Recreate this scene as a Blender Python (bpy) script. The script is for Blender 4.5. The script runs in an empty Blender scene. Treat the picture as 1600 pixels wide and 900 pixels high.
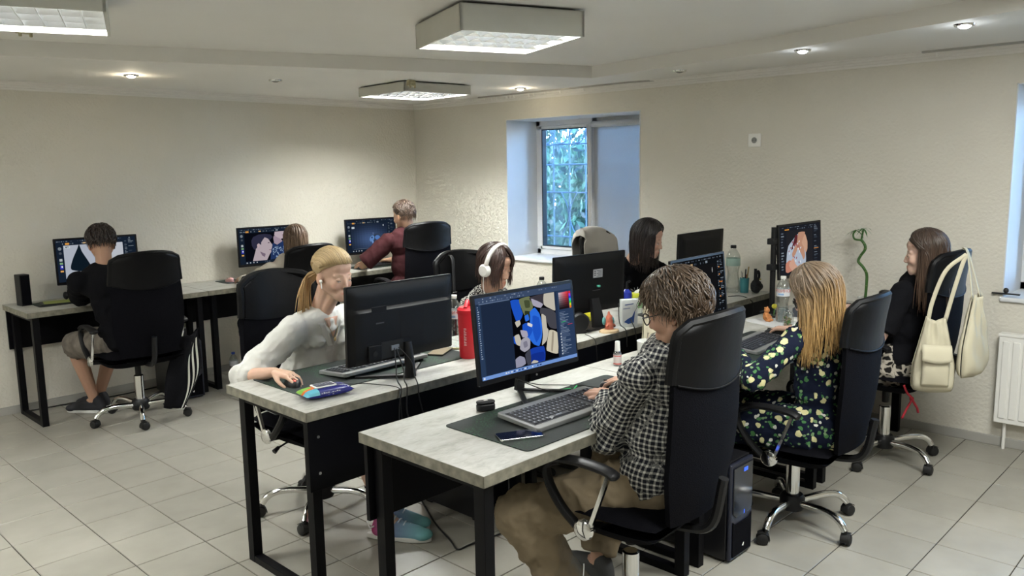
import bpy, bmesh, math, random
import numpy as np
from mathutils import Vector, Matrix, Euler, noise

S = bpy.context.scene
COL = S.collection
R = math.radians
PI = math.pi

# ------------------------------------------------------------------ camera
EXPOSURE = 0.92
def setup_camera():
    cd = bpy.data.cameras.new('camera')
    cam = bpy.data.objects.new('camera', cd)
    COL.objects.link(cam)
    yaw, pitch, roll = 0.8038, 0.147, -0.0162
    fwd0 = Vector((math.sin(yaw), math.cos(yaw), 0))
    right0 = Vector((math.cos(yaw), -math.sin(yaw), 0))
    fwd = fwd0 * math.cos(pitch) - Vector((0, 0, 1)) * math.sin(pitch)
    up0 = fwd0 * math.sin(pitch) + Vector((0, 0, 1)) * math.cos(pitch)
    cr, sr = math.cos(roll), math.sin(roll)
    r = right0 * cr + up0 * sr
    u = up0 * cr - right0 * sr
    m = Matrix((r, u, -fwd)).transposed().to_4x4()
    m.translation = Vector((0, 0, 1.63))
    cam.matrix_world = m
    cd.sensor_width = 36.0
    cd.lens = 1270.14 / 1600 * 36.0
    cd.clip_start = 0.05
    S.camera = cam
setup_camera()

# ------------------------------------------------------------------ view, world
S.view_settings.view_transform = 'Standard'
S.view_settings.look = 'None'
S.view_settings.gamma = 1.0
S.view_settings.exposure = EXPOSURE
w = bpy.data.worlds.new('world'); S.world = w; w.use_nodes = True
nt = w.node_tree; nt.nodes.clear()
sky = nt.nodes.new('ShaderNodeTexSky'); sky.sky_type = 'HOSEK_WILKIE'
sky.turbidity = 4.0; sky.ground_albedo = 0.3; sky.sun_direction = Vector((-0.4, 0.3, 0.8)).normalized()
bg = nt.nodes.new('ShaderNodeBackground'); bg.inputs[1].default_value = 80.0
ow = nt.nodes.new('ShaderNodeOutputWorld')
nt.links.new(sky.outputs[0], bg.inputs[0]); nt.links.new(bg.outputs[0], ow.inputs[0])

def area_lamp(name, loc, size, power, col=(1, 1, 1), rot=(0, 0, 0), sy=None):
    d = bpy.data.lights.new(name, 'AREA'); d.energy = power; d.color = col
    d.shape = 'RECTANGLE'; d.size = size; d.size_y = sy or size
    o = bpy.data.objects.new(name, d); o.location = loc; o.rotation_euler = rot
    COL.objects.link(o); return o
TUBE_COL = (0.985, 1.0, 0.96)
# the fluorescent ceiling fittings of the room: three in view, the others behind and beside the camera
FIXTURES = [((2.81, 2.78), -21.5, 2.21, 2.33), ((1.02, 3.54), -21.5, 2.21, 2.33), ((4.02, 4.86), -4.0, 2.175, 2.25),
            ((1.9, 0.2), -21.5, 2.21, 2.33), ((-0.6, 1.6), -21.5, 2.21, 2.33), ((3.2, 0.35), -21.5, 2.21, 2.33),
            ((-1.2, 4.4), -21.5, 2.21, 2.33), ((-0.9, -0.9), -21.5, 2.21, 2.33)]
FIXTURE_W = [32, 23, 70, 26, 11, 29, 42, 15]
for i, ((fx, fy), fr, fz, fc) in enumerate(FIXTURES):
    area_lamp('fixture_light', (fx, fy, fz + (0.075 if fc - fz > .1 else .05)), 0.54, FIXTURE_W[i], TUBE_COL, (0, 0, R(fr)))

# ------------------------------------------------------------------ materials
MATS = {}
def nodes_of(name):
    m = bpy.data.materials.new(name); m.use_nodes = True
    n = m.node_tree.nodes; b = n['Principled BSDF']
    return m, m.node_tree, b
def pm(name, col, rough=0.5, metal=0.0, spec=0.5, bump=0.0, bscale=60.0, var=0.0, vscale=8.0, alpha=None, trans=None, sheen=0, emis=None, estr=1.0, coat=0.0, ior=1.45, detail=4.0):
    """principled material with optional noise colour variation and noise bump (object coordinates)"""
    if name in MATS: return MATS[name]
    m, t, b = nodes_of(name)
    b.inputs['Base Color'].default_value = (*col, 1)
    b.inputs['Roughness'].default_value = rough
    b.inputs['Metallic'].default_value = metal
    b.inputs['Specular IOR Level'].default_value = spec
    b.inputs['IOR'].default_value = ior
    if coat: b.inputs['Coat Weight'].default_value = coat
    if sheen: b.inputs['Sheen Weight'].default_value = sheen
    if trans is not None: b.inputs['Transmission Weight'].default_value = trans
    if alpha is not None: b.inputs['Alpha'].default_value = alpha
    if emis is not None:
        b.inputs['Emission Color'].default_value = (*emis, 1); b.inputs['Emission Strength'].default_value = estr
    if var or bump:
        tc = t.nodes.new('ShaderNodeTexCoord')
    if var:
        nz = t.nodes.new('ShaderNodeTexNoise'); nz.inputs['Scale'].default_value = vscale; nz.inputs['Detail'].default_value = detail
        t.links.new(tc.outputs['Object'], nz.inputs['Vector'])
        mr = t.nodes.new('ShaderNodeMapRange')
        mr.inputs['From Min'].default_value = 0.3; mr.inputs['From Max'].default_value = 0.7
        mr.inputs['To Min'].default_value = 1 - var; mr.inputs['To Max'].default_value = 1 + var
        t.links.new(nz.outputs['Fac'], mr.inputs['Value'])
        mx = t.nodes.new('ShaderNodeVectorMath'); mx.operation = 'SCALE'
        mx.inputs[0].default_value = col; t.links.new(mr.outputs[0], mx.inputs['Scale'])
        t.links.new(mx.outputs[0], b.inputs['Base Color'])
    if bump:
        nb = t.nodes.new('ShaderNodeTexNoise'); nb.inputs['Scale'].default_value = bscale; nb.inputs['Detail'].default_value = 3
        t.links.new(tc.outputs['Object'], nb.inputs['Vector'])
        bp = t.nodes.new('ShaderNodeBump'); bp.inputs['Strength'].default_value = 1.0; bp.inputs['Distance'].default_value = bump
        t.links.new(nb.outputs['Fac'], bp.inputs['Height']); t.links.new(bp.outputs[0], b.inputs['Normal'])
    MATS[name] = m
    return m
def ramp(t, stops, interp='LINEAR'):
    r = t.nodes.new('ShaderNodeValToRGB'); r.color_ramp.interpolation = interp
    e = r.color_ramp.elements
    while len(e) > 1: e.remove(e[-1])
    e[0].position = stops[0][0]; e[0].color = (*stops[0][1], 1)
    for p, c in stops[1:]:
        k = e.new(p); k.color = (*c, 1)
    return r
def vcol_mat(name, rough=0.6, gain=None, bump=0.0, bscale=80, spec=0.3, attr='tint', sub=0.0, sheen=0):
    """colour comes from the mesh's own colour attribute"""
    if name in MATS: return MATS[name]
    m, t, b = nodes_of(name)
    a = t.nodes.new('ShaderNodeAttribute'); a.attribute_name = attr
    b.inputs['Roughness'].default_value = rough; b.inputs['Specular IOR Level'].default_value = spec
    if sub:
        b.inputs['Subsurface Weight'].default_value = sub; b.inputs['Subsurface Radius'].default_value = (0.01, 0.004, 0.002)
        b.inputs['Subsurface Scale'].default_value = 0.6
    if sheen: b.inputs['Sheen Weight'].default_value = sheen
    if gain is not None:
        b.inputs['Base Color'].default_value = (0, 0, 0, 1); b.inputs['Specular IOR Level'].default_value = 0.0
        t.links.new(a.outputs['Color'], b.inputs['Emission Color']); b.inputs['Emission Strength'].default_value = gain
        b.inputs['Roughness'].default_value = 0.6
    else:
        t.links.new(a.outputs['Color'], b.inputs['Base Color'])
    if bump:
        tc = t.nodes.new('ShaderNodeTexCoord')
        nb = t.nodes.new('ShaderNodeTexNoise'); nb.inputs['Scale'].default_value = bscale
        t.links.new(tc.outputs['Object'], nb.inputs['Vector'])
        bp = t.nodes.new('ShaderNodeBump'); bp.inputs['Distance'].default_value = bump
        t.links.new(nb.outputs['Fac'], bp.inputs['Height']); t.links.new(bp.outputs[0], b.inputs['Normal'])
    MATS[name] = m
    return m

# ------------------------------------------------------------------ mesh helpers
class MB:
    """collects vertices and faces of one part"""
    def __init__(s): s.v = []; s.f = []; s.c = []; s.smooth = False; s.M = Matrix.Identity(4)
    def add(s, vs, fs, col=None):
        n = len(s.v)
        s.v += [tuple(s.M @ Vector(p)) for p in vs]
        s.f += [tuple(i + n for i in q) for q in fs]
        s.c += [col] * len(fs)
        return s
    def box(s, c, d, rot=None, col=None):
        x, y, z = d[0] / 2, d[1] / 2, d[2] / 2
        vs = [Vector(p) for p in ((-x, -y, -z), (x, -y, -z), (x, y, -z), (-x, y, -z), (-x, -y, z), (x, -y, z), (x, y, z), (-x, y, z))]
        if rot is not None:
            m = rot if isinstance(rot, Matrix) else Euler(rot).to_matrix()
            vs = [m @ p for p in vs]
        c = Vector(c)
        return s.add([p + c for p in vs], [(0, 3, 2, 1), (4, 5, 6, 7), (0, 1, 5, 4), (1, 2, 6, 5), (2, 3, 7, 6), (3, 0, 4, 7)], col)
    def b2(s, a, b, col=None):
        return s.box([(a[i] + b[i]) / 2 for i in range(3)], [abs(b[i] - a[i]) for i in range(3)], col=col)
    def tube(s, pts, r, n=8, caps=True, flat=1.0, col=None, upv=None, closed=False):
        pts = [Vector(p) for p in pts]; k = len(pts)
        rs = r if isinstance(r, (list, tuple)) else [r] * k
        vs = []; fs = []
        prev = None
        for i, p in enumerate(pts):
            if closed: t = (pts[(i + 1) % k] - pts[i - 1])
            else: t = (pts[min(i + 1, k - 1)] - pts[max(i - 1, 0)])
            if t.length < 1e-9: t = Vector((0, 0, 1))
            t.normalize()
            if prev is None:
                a = Vector(upv) if upv else (Vector((0, 0, 1)) if abs(t.z) < 0.9 else Vector((1, 0, 0)))
            else: a = prev
            a = (a - t * a.dot(t))
            if a.length < 1e-6: a = t.orthogonal()
            a.normalize(); b = t.cross(a); prev = a
            for j in range(n):
                th = 2 * PI * j / n + (PI / n if n == 4 else 0)
                vs.append(p + (a * math.cos(th) * flat + b * math.sin(th)) * rs[i])
        m = k if closed else k - 1
        for i in range(m):
            for j in range(n):
                a0 = i * n + j; a1 = i * n + (j + 1) % n; i2 = (i + 1) % k
                fs.append((a0, a1, i2 * n + (j + 1) % n, i2 * n + j))
        if caps and not closed:
            fs.append(tuple(range(n))[::-1]); fs.append(tuple((k - 1) * n + j for j in range(n)))
        return s.add(vs, fs, col)
    def lathe(s, prof, n=20, c=(0, 0, 0), col=None, cap=True, sx=1.0, sy=1.0):
        vs = []; fs = []
        for r, z in prof:
            for j in range(n):
                th = 2 * PI * j / n
                vs.append((c[0] + r * math.cos(th) * sx, c[1] + r * math.sin(th) * sy, c[2] + z))
        for i in range(len(prof) - 1):
            for j in range(n):
                fs.append((i * n + j, i * n + (j + 1) % n, (i + 1) * n + (j + 1) % n, (i + 1) * n + j))
        if cap:
            if prof[0][0] > 1e-5: fs.append(tuple(range(n))[::-1])
            if prof[-1][0] > 1e-5: fs.append(tuple((len(prof) - 1) * n + j for j in range(n)))
        return s.add(vs, fs, col)
    def prism(s, poly, z0, z1, col=None):
        n = len(poly)
        vs = [(x, y, z0) for x, y in poly] + [(x, y, z1) for x, y in poly]
        fs = [tuple(range(n))[::-1], tuple(range(n, 2 * n))] + [(i, (i + 1) % n, n + (i + 1) % n, n + i) for i in range(n)]
        return s.add(vs, fs, col)
    def sphere(s, c, r, n=12, m=8, col=None, rot=None):
        if not isinstance(r, (tuple, list)): r = (r, r, r)
        vs = []; fs = []
        mt = rot if rot is not None else Matrix.Identity(3)
        c = Vector(c)
        for i in range(m + 1):
            ph = PI * i / m
            for j in range(n):
                th = 2 * PI * j / n
                vs.append(c + mt @ Vector((r[0] * math.sin(ph) * math.cos(th), r[1] * math.sin(ph) * math.sin(th), -r[2] * math.cos(ph))))
        for i in range(m):
            for j in range(n):
                fs.append((i * n + j, i * n + (j + 1) % n, (i + 1) * n + (j + 1) % n, (i + 1) * n + j))
        return s.add(vs, fs, col)
    def grid(s, fn, nu, nv, thick=0.0, col=None):
        """surface fn(u,v) with u,v in 0..1; a second skin when thick"""
        P = [[Vector(fn(i / nu, j / nv)) for j in range(nv + 1)] for i in range(nu + 1)]
        idx = lambda i, j: i * (nv + 1) + j
        vs = [p for row in P for p in row]
        fs = [(idx(i, j), idx(i + 1, j), idx(i + 1, j + 1), idx(i, j + 1)) for i in range(nu) for j in range(nv)]
        if thick:
            N = []
            for i in range(nu + 1):
                for j in range(nv + 1):
                    du = P[min(i + 1, nu)][j] - P[max(i - 1, 0)][j]; dv = P[i][min(j + 1, nv)] - P[i][max(j - 1, 0)]
                    k = du.cross(dv); N.append(k.normalized() if k.length > 1e-12 else Vector((0, 0, 1)))
            n0 = len(vs)
            th = thick if callable(thick) else (lambda u, v: thick)
            q = 0
            for i in range(nu + 1):
                for j in range(nv + 1):
                    vs.append(vs[q] - N[q] * th(i / nu, j / nv)); q += 1
            fs += [tuple(n0 + a for a in f[::-1]) for f in fs[:nu * nv]]
            for i in range(nu):
                fs.append((idx(i, 0), n0 + idx(i, 0), n0 + idx(i + 1, 0), idx(i + 1, 0)))
                fs.append((idx(i, nv), idx(i + 1, nv), n0 + idx(i + 1, nv), n0 + idx(i, nv)))
            for j in range(nv):
                fs.append((idx(0, j), idx(0, j + 1), n0 + idx(0, j + 1), n0 + idx(0, j)))
                fs.append((idx(nu, j), n0 + idx(nu, j), n0 + idx(nu, j + 1), idx(nu, j + 1)))
        return s.add(vs, fs, col)
    def mesh(s, name, mat=None, smooth=False, fix=True):
        me = bpy.data.meshes.new(name)
        me.from_pydata(s.v, [], s.f)
        if any(c is not None for c in s.c):
            a = me.color_attributes.new('tint', 'FLOAT_COLOR', 'CORNER')
            buf = []
            for f, c in zip(s.f, s.c): buf += list((*(c or (0.5, 0.5, 0.5)), 1.0)) * len(f)
            a.data.foreach_set('color', buf)
        if fix:
            bm = bmesh.new(); bm.from_mesh(me); bmesh.ops.recalc_face_normals(bm, faces=bm.faces); bm.to_mesh(me); bm.free()
        if smooth:
            me.polygons.foreach_set('use_smooth', [True] * len(me.polygons))
        if mat: me.materials.append(mat)
        return me
    def build(s, name, mat, parent=None, smooth=False, bevel=0.0, loc=None, rot=None, seg=2, auto=True, sub=0, fix=True):
        me = s.mesh(name, mat, smooth or bevel > 0, fix)
        o = bpy.data.objects.new(name, me); COL.objects.link(o)
        if parent is not None: o.parent = parent
        if loc is not None: o.location = loc
        if rot is not None: o.rotation_euler = rot
        if bevel:
            b = o.modifiers.new('bevel', 'BEVEL'); b.width = bevel; b.segments = seg; b.limit_method = 'ANGLE'; b.angle_limit = R(40)
            b.harden_normals = False
            wn = o.modifiers.new('wn', 'WEIGHTED_NORMAL'); wn.keep_sharp = True
        elif smooth and auto:
            sharp_by_angle(me, 38)
        if sub:
            m = o.modifiers.new('sub', 'SUBSURF'); m.levels = sub; m.render_levels = sub
        return o
def sharp_by_angle(me, deg):
    bm = bmesh.new(); bm.from_mesh(me)
    lim = R(deg)
    for e in bm.edges:
        if len(e.link_faces) == 2 and e.calc_face_angle(0) > lim: e.smooth = False
    bm.to_mesh(me); bm.free()
def empty(name, loc=(0, 0, 0), rz=0.0, label=None, cat=None, group=None, scale=1.0):
    o = bpy.data.objects.new(name, None); COL.objects.link(o)
    o.location = loc; o.rotation_euler = (0, 0, rz); o.scale = (scale,) * 3
    o.empty_display_size = 0.1
    return tag(o, label, cat, group)
def tag(o, label=None, cat=None, group=None, kind=None):
    if label: o['label'] = label
    if cat: o['category'] = cat
    if group: o['group'] = group
    if kind: o['kind'] = kind
    return o
def struct(o): o['kind'] = 'structure'; return o
def copy_tree(o, parent=None, loc=None, rz=None, label=None, group=None):
    c = o.copy(); COL.objects.link(c)
    if parent is not None: c.parent = parent
    if loc is not None: c.location = loc
    if rz is not None: c.rotation_euler = (0, 0, rz)
    if label: c['label'] = label
    if group: c['group'] = group
    for ch in [k for k in CHILD.get(o.name, [])]:
        d = copy_tree(ch, c)
        CHILD.setdefault(c.name, []).append(d)
    return c
CHILD = {}
def snapshot(root):
    """remember the children of a finished thing so it can be copied"""
    for o in list(COL.objects):
        if o.parent is not None:
            l = CHILD.setdefault(o.parent.name, [])
            if o not in l: l.append(o)
def lerp(a, b, t): return a + (b - a) * t
def rrect(w, h, r, n=4, cx=0, cy=0):
    """rounded rectangle outline"""
    out = []
    for (sx, sy, a0) in ((1, 1, 0), (-1, 1, 90), (-1, -1, 180), (1, -1, 270)):
        for k in range(n + 1):
            a = R(a0 + 90 * k / n)
            out.append((cx + sx * (w / 2 - r) + r * math.cos(a), cy + sy * (h / 2 - r) + r * math.sin(a)))
    return out
def bez(p0, p1, p2, p3, n=10):
    p0, p1, p2, p3 = map(Vector, (p0, p1, p2, p3)); o = []
    for i in range(n + 1):
        t = i / n; o.append(p0 * (1 - t) ** 3 + p1 * 3 * t * (1 - t) ** 2 + p2 * 3 * t * t * (1 - t) + p3 * t ** 3)
    return o
def spline(pts, n=6):
    """Catmull-Rom through the points"""
    P = [Vector(p) for p in pts]; P = [P[0] * 2 - P[1]] + P + [P[-1] * 2 - P[-2]]
    o = []
    for i in range(1, len(P) - 2):
        for k in range(n):
            t = k / n; a, b, c, d = P[i - 1], P[i], P[i + 1], P[i + 2]
            o.append(0.5 * ((2 * b) + (c - a) * t + (2 * a - 5 * b + 4 * c - d) * t * t + (-a + 3 * b - 3 * c + d) * t ** 3))
    o.append(P[-2]); return o
# ================================================================== the room
XW, YW = 5.18, 6.28          # right wall plane, left (far) wall plane
XB, YB = -3.0, -2.6          # walls behind the camera
ZC = 2.25                    # lower ceiling
def wall_mat():
    m, t, b = nodes_of('wall_plaster')
    tc = t.nodes.new('ShaderNodeTexCoord')
    n1 = t.nodes.new('ShaderNodeTexNoise'); n1.inputs['Scale'].default_value = 1.3; n1.inputs['Detail'].default_value = 3
    n2 = t.nodes.new('ShaderNodeTexNoise'); n2.inputs['Scale'].default_value = 55; n2.inputs['Detail'].default_value = 4
    n3 = t.nodes.new('ShaderNodeTexVoronoi'); n3.inputs['Scale'].default_value = 48
    for n in (n1, n2, n3): t.links.new(tc.outputs['Object'], n.inputs['Vector'])
    r = ramp(t, [(0.3, (0.65, 0.62, 0.54)), (0.7, (0.69, 0.66, 0.585))])
    t.links.new(n1.outputs['Fac'], r.inputs[0]); t.links.new(r.outputs[0], b.inputs['Base Color'])
    mx = t.nodes.new('ShaderNodeMath'); mx.operation = 'MULTIPLY_ADD'; mx.inputs[1].default_value = 0.5
    t.links.new(n3.outputs['Distance'], mx.inputs[0]); t.links.new(n2.outputs['Fac'], mx.inputs[2])
    bp = t.nodes.new('ShaderNodeBump'); bp.inputs['Distance'].default_value = 0.004; bp.inputs['Strength'].default_value = 0.9
    t.links.new(mx.outputs[0], bp.inputs['Height']); t.links.new(bp.outputs[0], b.inputs['Normal'])
    b.inputs['Roughness'].default_value = 0.75; b.inputs['Specular IOR Level'].default_value = 0.25
    return m
M_WALL = wall_mat()
M_CEIL = pm('ceiling_paint', (0.78, 0.765, 0.73), 0.7, spec=0.3, var=0.02, vscale=1.5)
M_WHITE = pm('white_paint', (0.72, 0.73, 0.72), 0.5, var=0.015, vscale=3)
M_CORN = pm('cornice_white', (0.76, 0.74, 0.70), 0.6)
M_GROUT = pm('grout', (0.022, 0.018, 0.013), 0.9)
def tile_mat():
    m, t, b = nodes_of('floor_tile')
    tc = t.nodes.new('ShaderNodeTexCoord'); oi = t.nodes.new('ShaderNodeObjectInfo')
    ad = t.nodes.new('ShaderNodeVectorMath'); ad.operation = 'ADD'
    t.links.new(tc.outputs['Object'], ad.inputs[0]); t.links.new(oi.outputs['Location'], ad.inputs[1])
    n1 = t.nodes.new('ShaderNodeTexNoise'); n1.inputs['Scale'].default_value = 5; n1.inputs['Detail'].default_value = 5
    t.links.new(ad.outputs[0], n1.inputs['Vector'])
    r = ramp(t, [(0.3, (0.292, 0.278, 0.235)), (0.7, (0.345, 0.328, 0.282))])
    t.links.new(n1.outputs['Fac'], r.inputs[0])
    mr = t.nodes.new('ShaderNodeMapRange'); mr.inputs['To Min'].default_value = 0.94; mr.inputs['To Max'].default_value = 1.04
    t.links.new(oi.outputs['Random'], mr.inputs['Value'])
    sc = t.nodes.new('ShaderNodeVectorMath'); sc.operation = 'SCALE'
    t.links.new(r.outputs[0], sc.inputs[0]); t.links.new(mr.outputs[0], sc.inputs['Scale'])
    t.links.new(sc.outputs[0], b.inputs['Base Color'])
    b.inputs['Roughness'].default_value = 0.34; b.inputs['Specular IOR Level'].default_value = 0.45
    n2 = t.nodes.new('ShaderNodeTexNoise'); n2.inputs['Scale'].default_value = 9
    t.links.new(ad.outputs[0], n2.inputs['Vector'])
    r2 = t.nodes.new('ShaderNodeMapRange'); r2.inputs['To Min'].default_value = 0.26; r2.inputs['To Max'].default_value = 0.44
    t.links.new(n2.outputs['Fac'], r2.inputs['Value']); t.links.new(r2.outputs[0], b.inputs['Roughness'])
    return m
M_TILE = tile_mat()

def build_floor():
    f = MB().b2((XB - .3, YB - .3, -0.12), (XW + .4, YW + .3, -0.004)).build('floor', M_GROUT); struct(f)
    a, g = TILE_A, TILE_B                                   # pitch of the tiles along X and Y
    # piece with softened rim, shared by every tile
    def tile_mesh(x0=-a / 2, x1=a / 2, y0=-g / 2, y1=g / 2):
        m = MB(); j = 0.0023
        x0 += j; x1 -= j; y0 += j; y1 -= j; e = 0.0015
        vs = [(x0, y0, -.004), (x1, y0, -.004), (x1, y1, -.004), (x0, y1, -.004), (x0, y0, -e), (x1, y0, -e), (x1, y1, -e), (x0, y1, -e),
              (x0 + e, y0 + e, 0), (x1 - e, y0 + e, 0), (x1 - e, y1 - e, 0), (x0 + e, y1 - e, 0)]
        fs = [(8, 9, 10, 11)]
        for k in range(4):
            n = (k + 1) % 4; fs += [(k, n, 4 + n, 4 + k), (4 + k, 4 + n, 8 + n, 8 + k)]
        return m.add(vs, fs)
    me = tile_mesh().mesh('floor_tile', M_TILE)
    cam = S.camera; mi = cam.matrix_world.inverted()
    near = []; rest = MB()
    i0 = int((XB - TILE_OX) / a) - 1; i1 = int((XW - TILE_OX) / a) + 2
    j0 = int((YB - TILE_OY) / g) - 1; j1 = int((YW - TILE_OY) / g) + 2
    for i in range(i0, i1):
        for j in range(j0, j1):
            x0 = TILE_OX + i * a; y0 = TILE_OY + j * g; x1 = x0 + a; y1 = y0 + g
            cx0, cx1, cy0, cy1 = max(x0, XB), min(x1, XW), max(y0, YB), min(y1, YW)
            if cx1 - cx0 < 0.01 or cy1 - cy0 < 0.01: continue
            whole = cx1 - cx0 > a - 1e-6 and cy1 - cy0 > g - 1e-6
            cx, cy = (cx0 + cx1) / 2, (cy0 + cy1) / 2
            p = mi @ Vector((cx, cy, 0)); d = -p.z
            u = p.x / d * 1270; v = p.y / d * 1270
            vis = d > 0.3 and abs(u) < 830 and abs(v) < 490
            near.append((d if vis else 99, whole, cx0, cx1, cy0, cy1))
    near.sort(key=lambda q: q[0]); n = 0
    for d, whole, x0, x1, y0, y1 in near:
        if d < 50 and n < 296:
            n += 1
            mm = me if whole else tile_mesh(x0 - (x0 + x1) / 2, x1 - (x0 + x1) / 2, y0 - (y0 + y1) / 2, y1 - (y0 + y1) / 2).mesh('floor_tile', M_TILE)
            o = bpy.data.objects.new('floor_tile', mm); o.location = ((x0 + x1) / 2, (y0 + y1) / 2, 0)
            COL.objects.link(o); o.parent = f
        else:
            rest.b2((x0 + .0023, y0 + .0023, -.004), (x1 - .0023, y1 - .0023, 0))
    r = rest.build('floor_tiles_beyond', M_TILE, f); r['kind'] = 'stuff'
TILE_A, TILE_B, TILE_OX, TILE_OY = 0.30237, 0.29943, 0.9027, 5.1769   # grid read off the photograph's joints
build_floor()
ZT = 2.42    # wall tops (above the ceiling boards)
T = 0.46
W1 = (3.62, 5.03, 0.84, 2.042)      # window 1 opening: y0, y1, z0, z1
W2 = (-0.35, 1.15, 0.86, 2.04)
struct(MB().b2((XB - .2, YW, -.12), (XW + T, YW + .2, ZT)).build('wall_left', M_WALL))
struct(MB().b2((XB - .2, YB - .2, -.12), (XB, YW, ZT)).build('wall_back', M_WALL))
struct(MB().b2((XB, YB - .2, -.12), (XW + T, YB, ZT)).build('wall_front', M_WALL))
m = MB()
X2 = XW + T
m.b2((XW, YB, -.12), (X2, W2[0], ZT)).b2((XW, W2[0], -.12), (X2, W2[1], W2[2])).b2((XW, W2[0], W2[3]), (X2, W2[1], ZT))
m.b2((XW, W2[1], -.12), (X2, W1[0], ZT)).b2((XW, W1[0], -.12), (X2, W1[1], W1[2])).b2((XW, W1[0], W1[3]), (X2, W1[1], ZT))
m.b2((XW, W1[1], -.12), (X2, YW, ZT))
struct(m.build('wall_right', M_WALL))
# baseboards: a grey strip along the foot of the walls
M_BASE = pm('baseboard_grey', (0.36, 0.35, 0.32), 0.45, var=0.06, vscale=6)
struct(MB().b2((XB, YW - .012, 0), (XW, YW, .055)).build('baseboard_left', M_BASE, bevel=.003))
struct(MB().b2((XW - .012, YB, 0), (XW, YW - .012, .055)).build('baseboard_right', M_BASE, bevel=.003))
# ceiling: lower border with a raised field cut into it
A = (4.68, 3.69); B = (1.89, 4.74); Cc = (-1.2, 5.75); D = (-2.4, -0.6); E_ = (3.3, -1.6); F = (4.43, 2.23)
inner = [A, B, Cc, D, E_, F]
def ceil_border():
    bm = bmesh.new()
    outer = [(XW + T, YW + .2), (XB - .2, YW + .2), (XB - .2, YB - .2), (XW + T, YB - .2)]
    # quads between the outer corners and the inner outline
    zs = {}
    def V(p, z):
        k = (round(p[0], 4), round(p[1], 4), z)
        if k not in zs: zs[k] = bm.verts.new((p[0], p[1], z))
        return zs[k]
    O = outer
    polys = [[O[0], O[1], Cc, B, A], [O[1], O[2], D, Cc], [O[2], O[3], E_, D], [O[3], O[0], A, F, E_]]
    for p in polys:
        bm.faces.new([V(q, ZC) for q in p]); bm.faces.new([V(q, ZC + .3) for q in p][::-1])
    n = len(inner)
    for i in range(n):
        p, q = inner[i], inner[(i + 1) % n]
        bm.faces.new([V(p, ZC), V(q, ZC), V(q, ZC + .3), V(p, ZC + .3)])
    for i in range(4):
        p, q = O[i], O[(i + 1) % 4]
        bm.faces.new([V(p, ZC), V(q, ZC), V(q, ZC + .3), V(p, ZC + .3)])
    bmesh.ops.recalc_face_normals(bm, faces=bm.faces)
    me = bpy.data.meshes.new('ceiling'); bm.to_mesh(me); bm.free(); me.materials.append(M_CEIL)
    o = bpy.data.objects.new('ceiling', me); COL.objects.link(o); return struct(o)
CEIL = ceil_border()
struct(MB().b2((XB - .2, YB - .2, ZC + .083), (XW + T, YW + .2, ZC + .2)).build('raised_field', M_CEIL, CEIL))
# cornice along two visible walls (stepped profile)
def cornice(name, p0, p1, nx, ny):
    prof = [(0, -.052), (.012, -.052), (.014, -.04), (.022, -.036), (.024, -.026), (.036, -.020), (.040, -.008), (.052, -.006), (.054, 0), (0, 0)]
    m = MB(); vs = []; k = len(prof)
    for p in (p0, p1):
        for a, z in prof: vs.append((p[0] + nx * a, p[1] + ny * a, ZC + z))
    fs = [(i, (i + 1) % k, k + (i + 1) % k, k + i) for i in range(k)] + [tuple(range(k))[::-1], tuple(range(k, 2 * k))]
    return struct(m.add(vs, fs).build(name, M_CORN))
cornice('trim_1', (XB, YW), (XW, YW), 0, -1)
cornice('trim_2', (XW, YB), (XW, YW), -1, 0)
cornice('trim_3', (XB, YB), (XB, YW), 1, 0)
cornice('trim_4', (XB, YB), (XW, YB), 0, 1)

# ------------------------------------------------------------------ window 1 and 2
M_REVEAL = pm('reveal_white', (0.70, 0.72, 0.74), 0.55, var=0.01)
M_PVC = pm('pvc_white', (0.74, 0.75, 0.76), 0.3)
M_GLASS = None
def glass_mat():
    m = bpy.data.materials.new('window_glass'); m.use_nodes = True; t = m.node_tree; t.nodes.clear()
    o = t.nodes.new('ShaderNodeOutputMaterial'); mx = t.nodes.new('ShaderNodeMixShader')
    tr = t.nodes.new('ShaderNodeBsdfTransparent'); tr.inputs[0].default_value = (0.80, 0.90, 0.98, 1)
    gl = t.nodes.new('ShaderNodeBsdfGlossy'); gl.inputs['Roughness'].default_value = 0.02; fr = t.nodes.new('ShaderNodeFresnel')
    t.links.new(fr.outputs[0], mx.inputs[0]); t.links.new(tr.outputs[0], mx.inputs[1]); t.links.new(gl.outputs[0], mx.inputs[2]); t.links.new(mx.outputs[0], o.inputs[0])
    return m
M_GLASS = glass_mat()
def fabric_blind():
    m, t, b = nodes_of('blind_fabric')
    b.inputs['Base Color'].default_value = (0.30, 0.31, 0.34, 1); b.inputs['Roughness'].default_value = 0.85
    tc = t.nodes.new('ShaderNodeTexCoord'); w1 = t.nodes.new('ShaderNodeTexNoise'); w1.inputs['Scale'].default_value = 220
    t.links.new(tc.outputs['Object'], w1.inputs['Vector'])
    r = ramp(t, [(0.3, (0.42, 0.425, 0.43)), (0.7, (0.50, 0.505, 0.51))]); t.links.new(w1.outputs['Fac'], r.inputs[0]); t.links.new(r.outputs[0], b.inputs['Base Color'])
    tl = t.nodes.new('ShaderNodeBsdfTranslucent'); tl.inputs[0].default_value = (0.55, 0.55, 0.55, 1)
    mx = t.nodes.new('ShaderNodeMixShader'); mx.inputs[0].default_value = 0.45
    o = t.nodes['Material Output']; t.links.new(b.outputs[0], mx.inputs[1]); t.links.new(tl.outputs[0], mx.inputs[2]); t.links.new(mx.outputs[0], o.inputs[0])
    return m
M_BLIND = fabric_blind()
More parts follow.
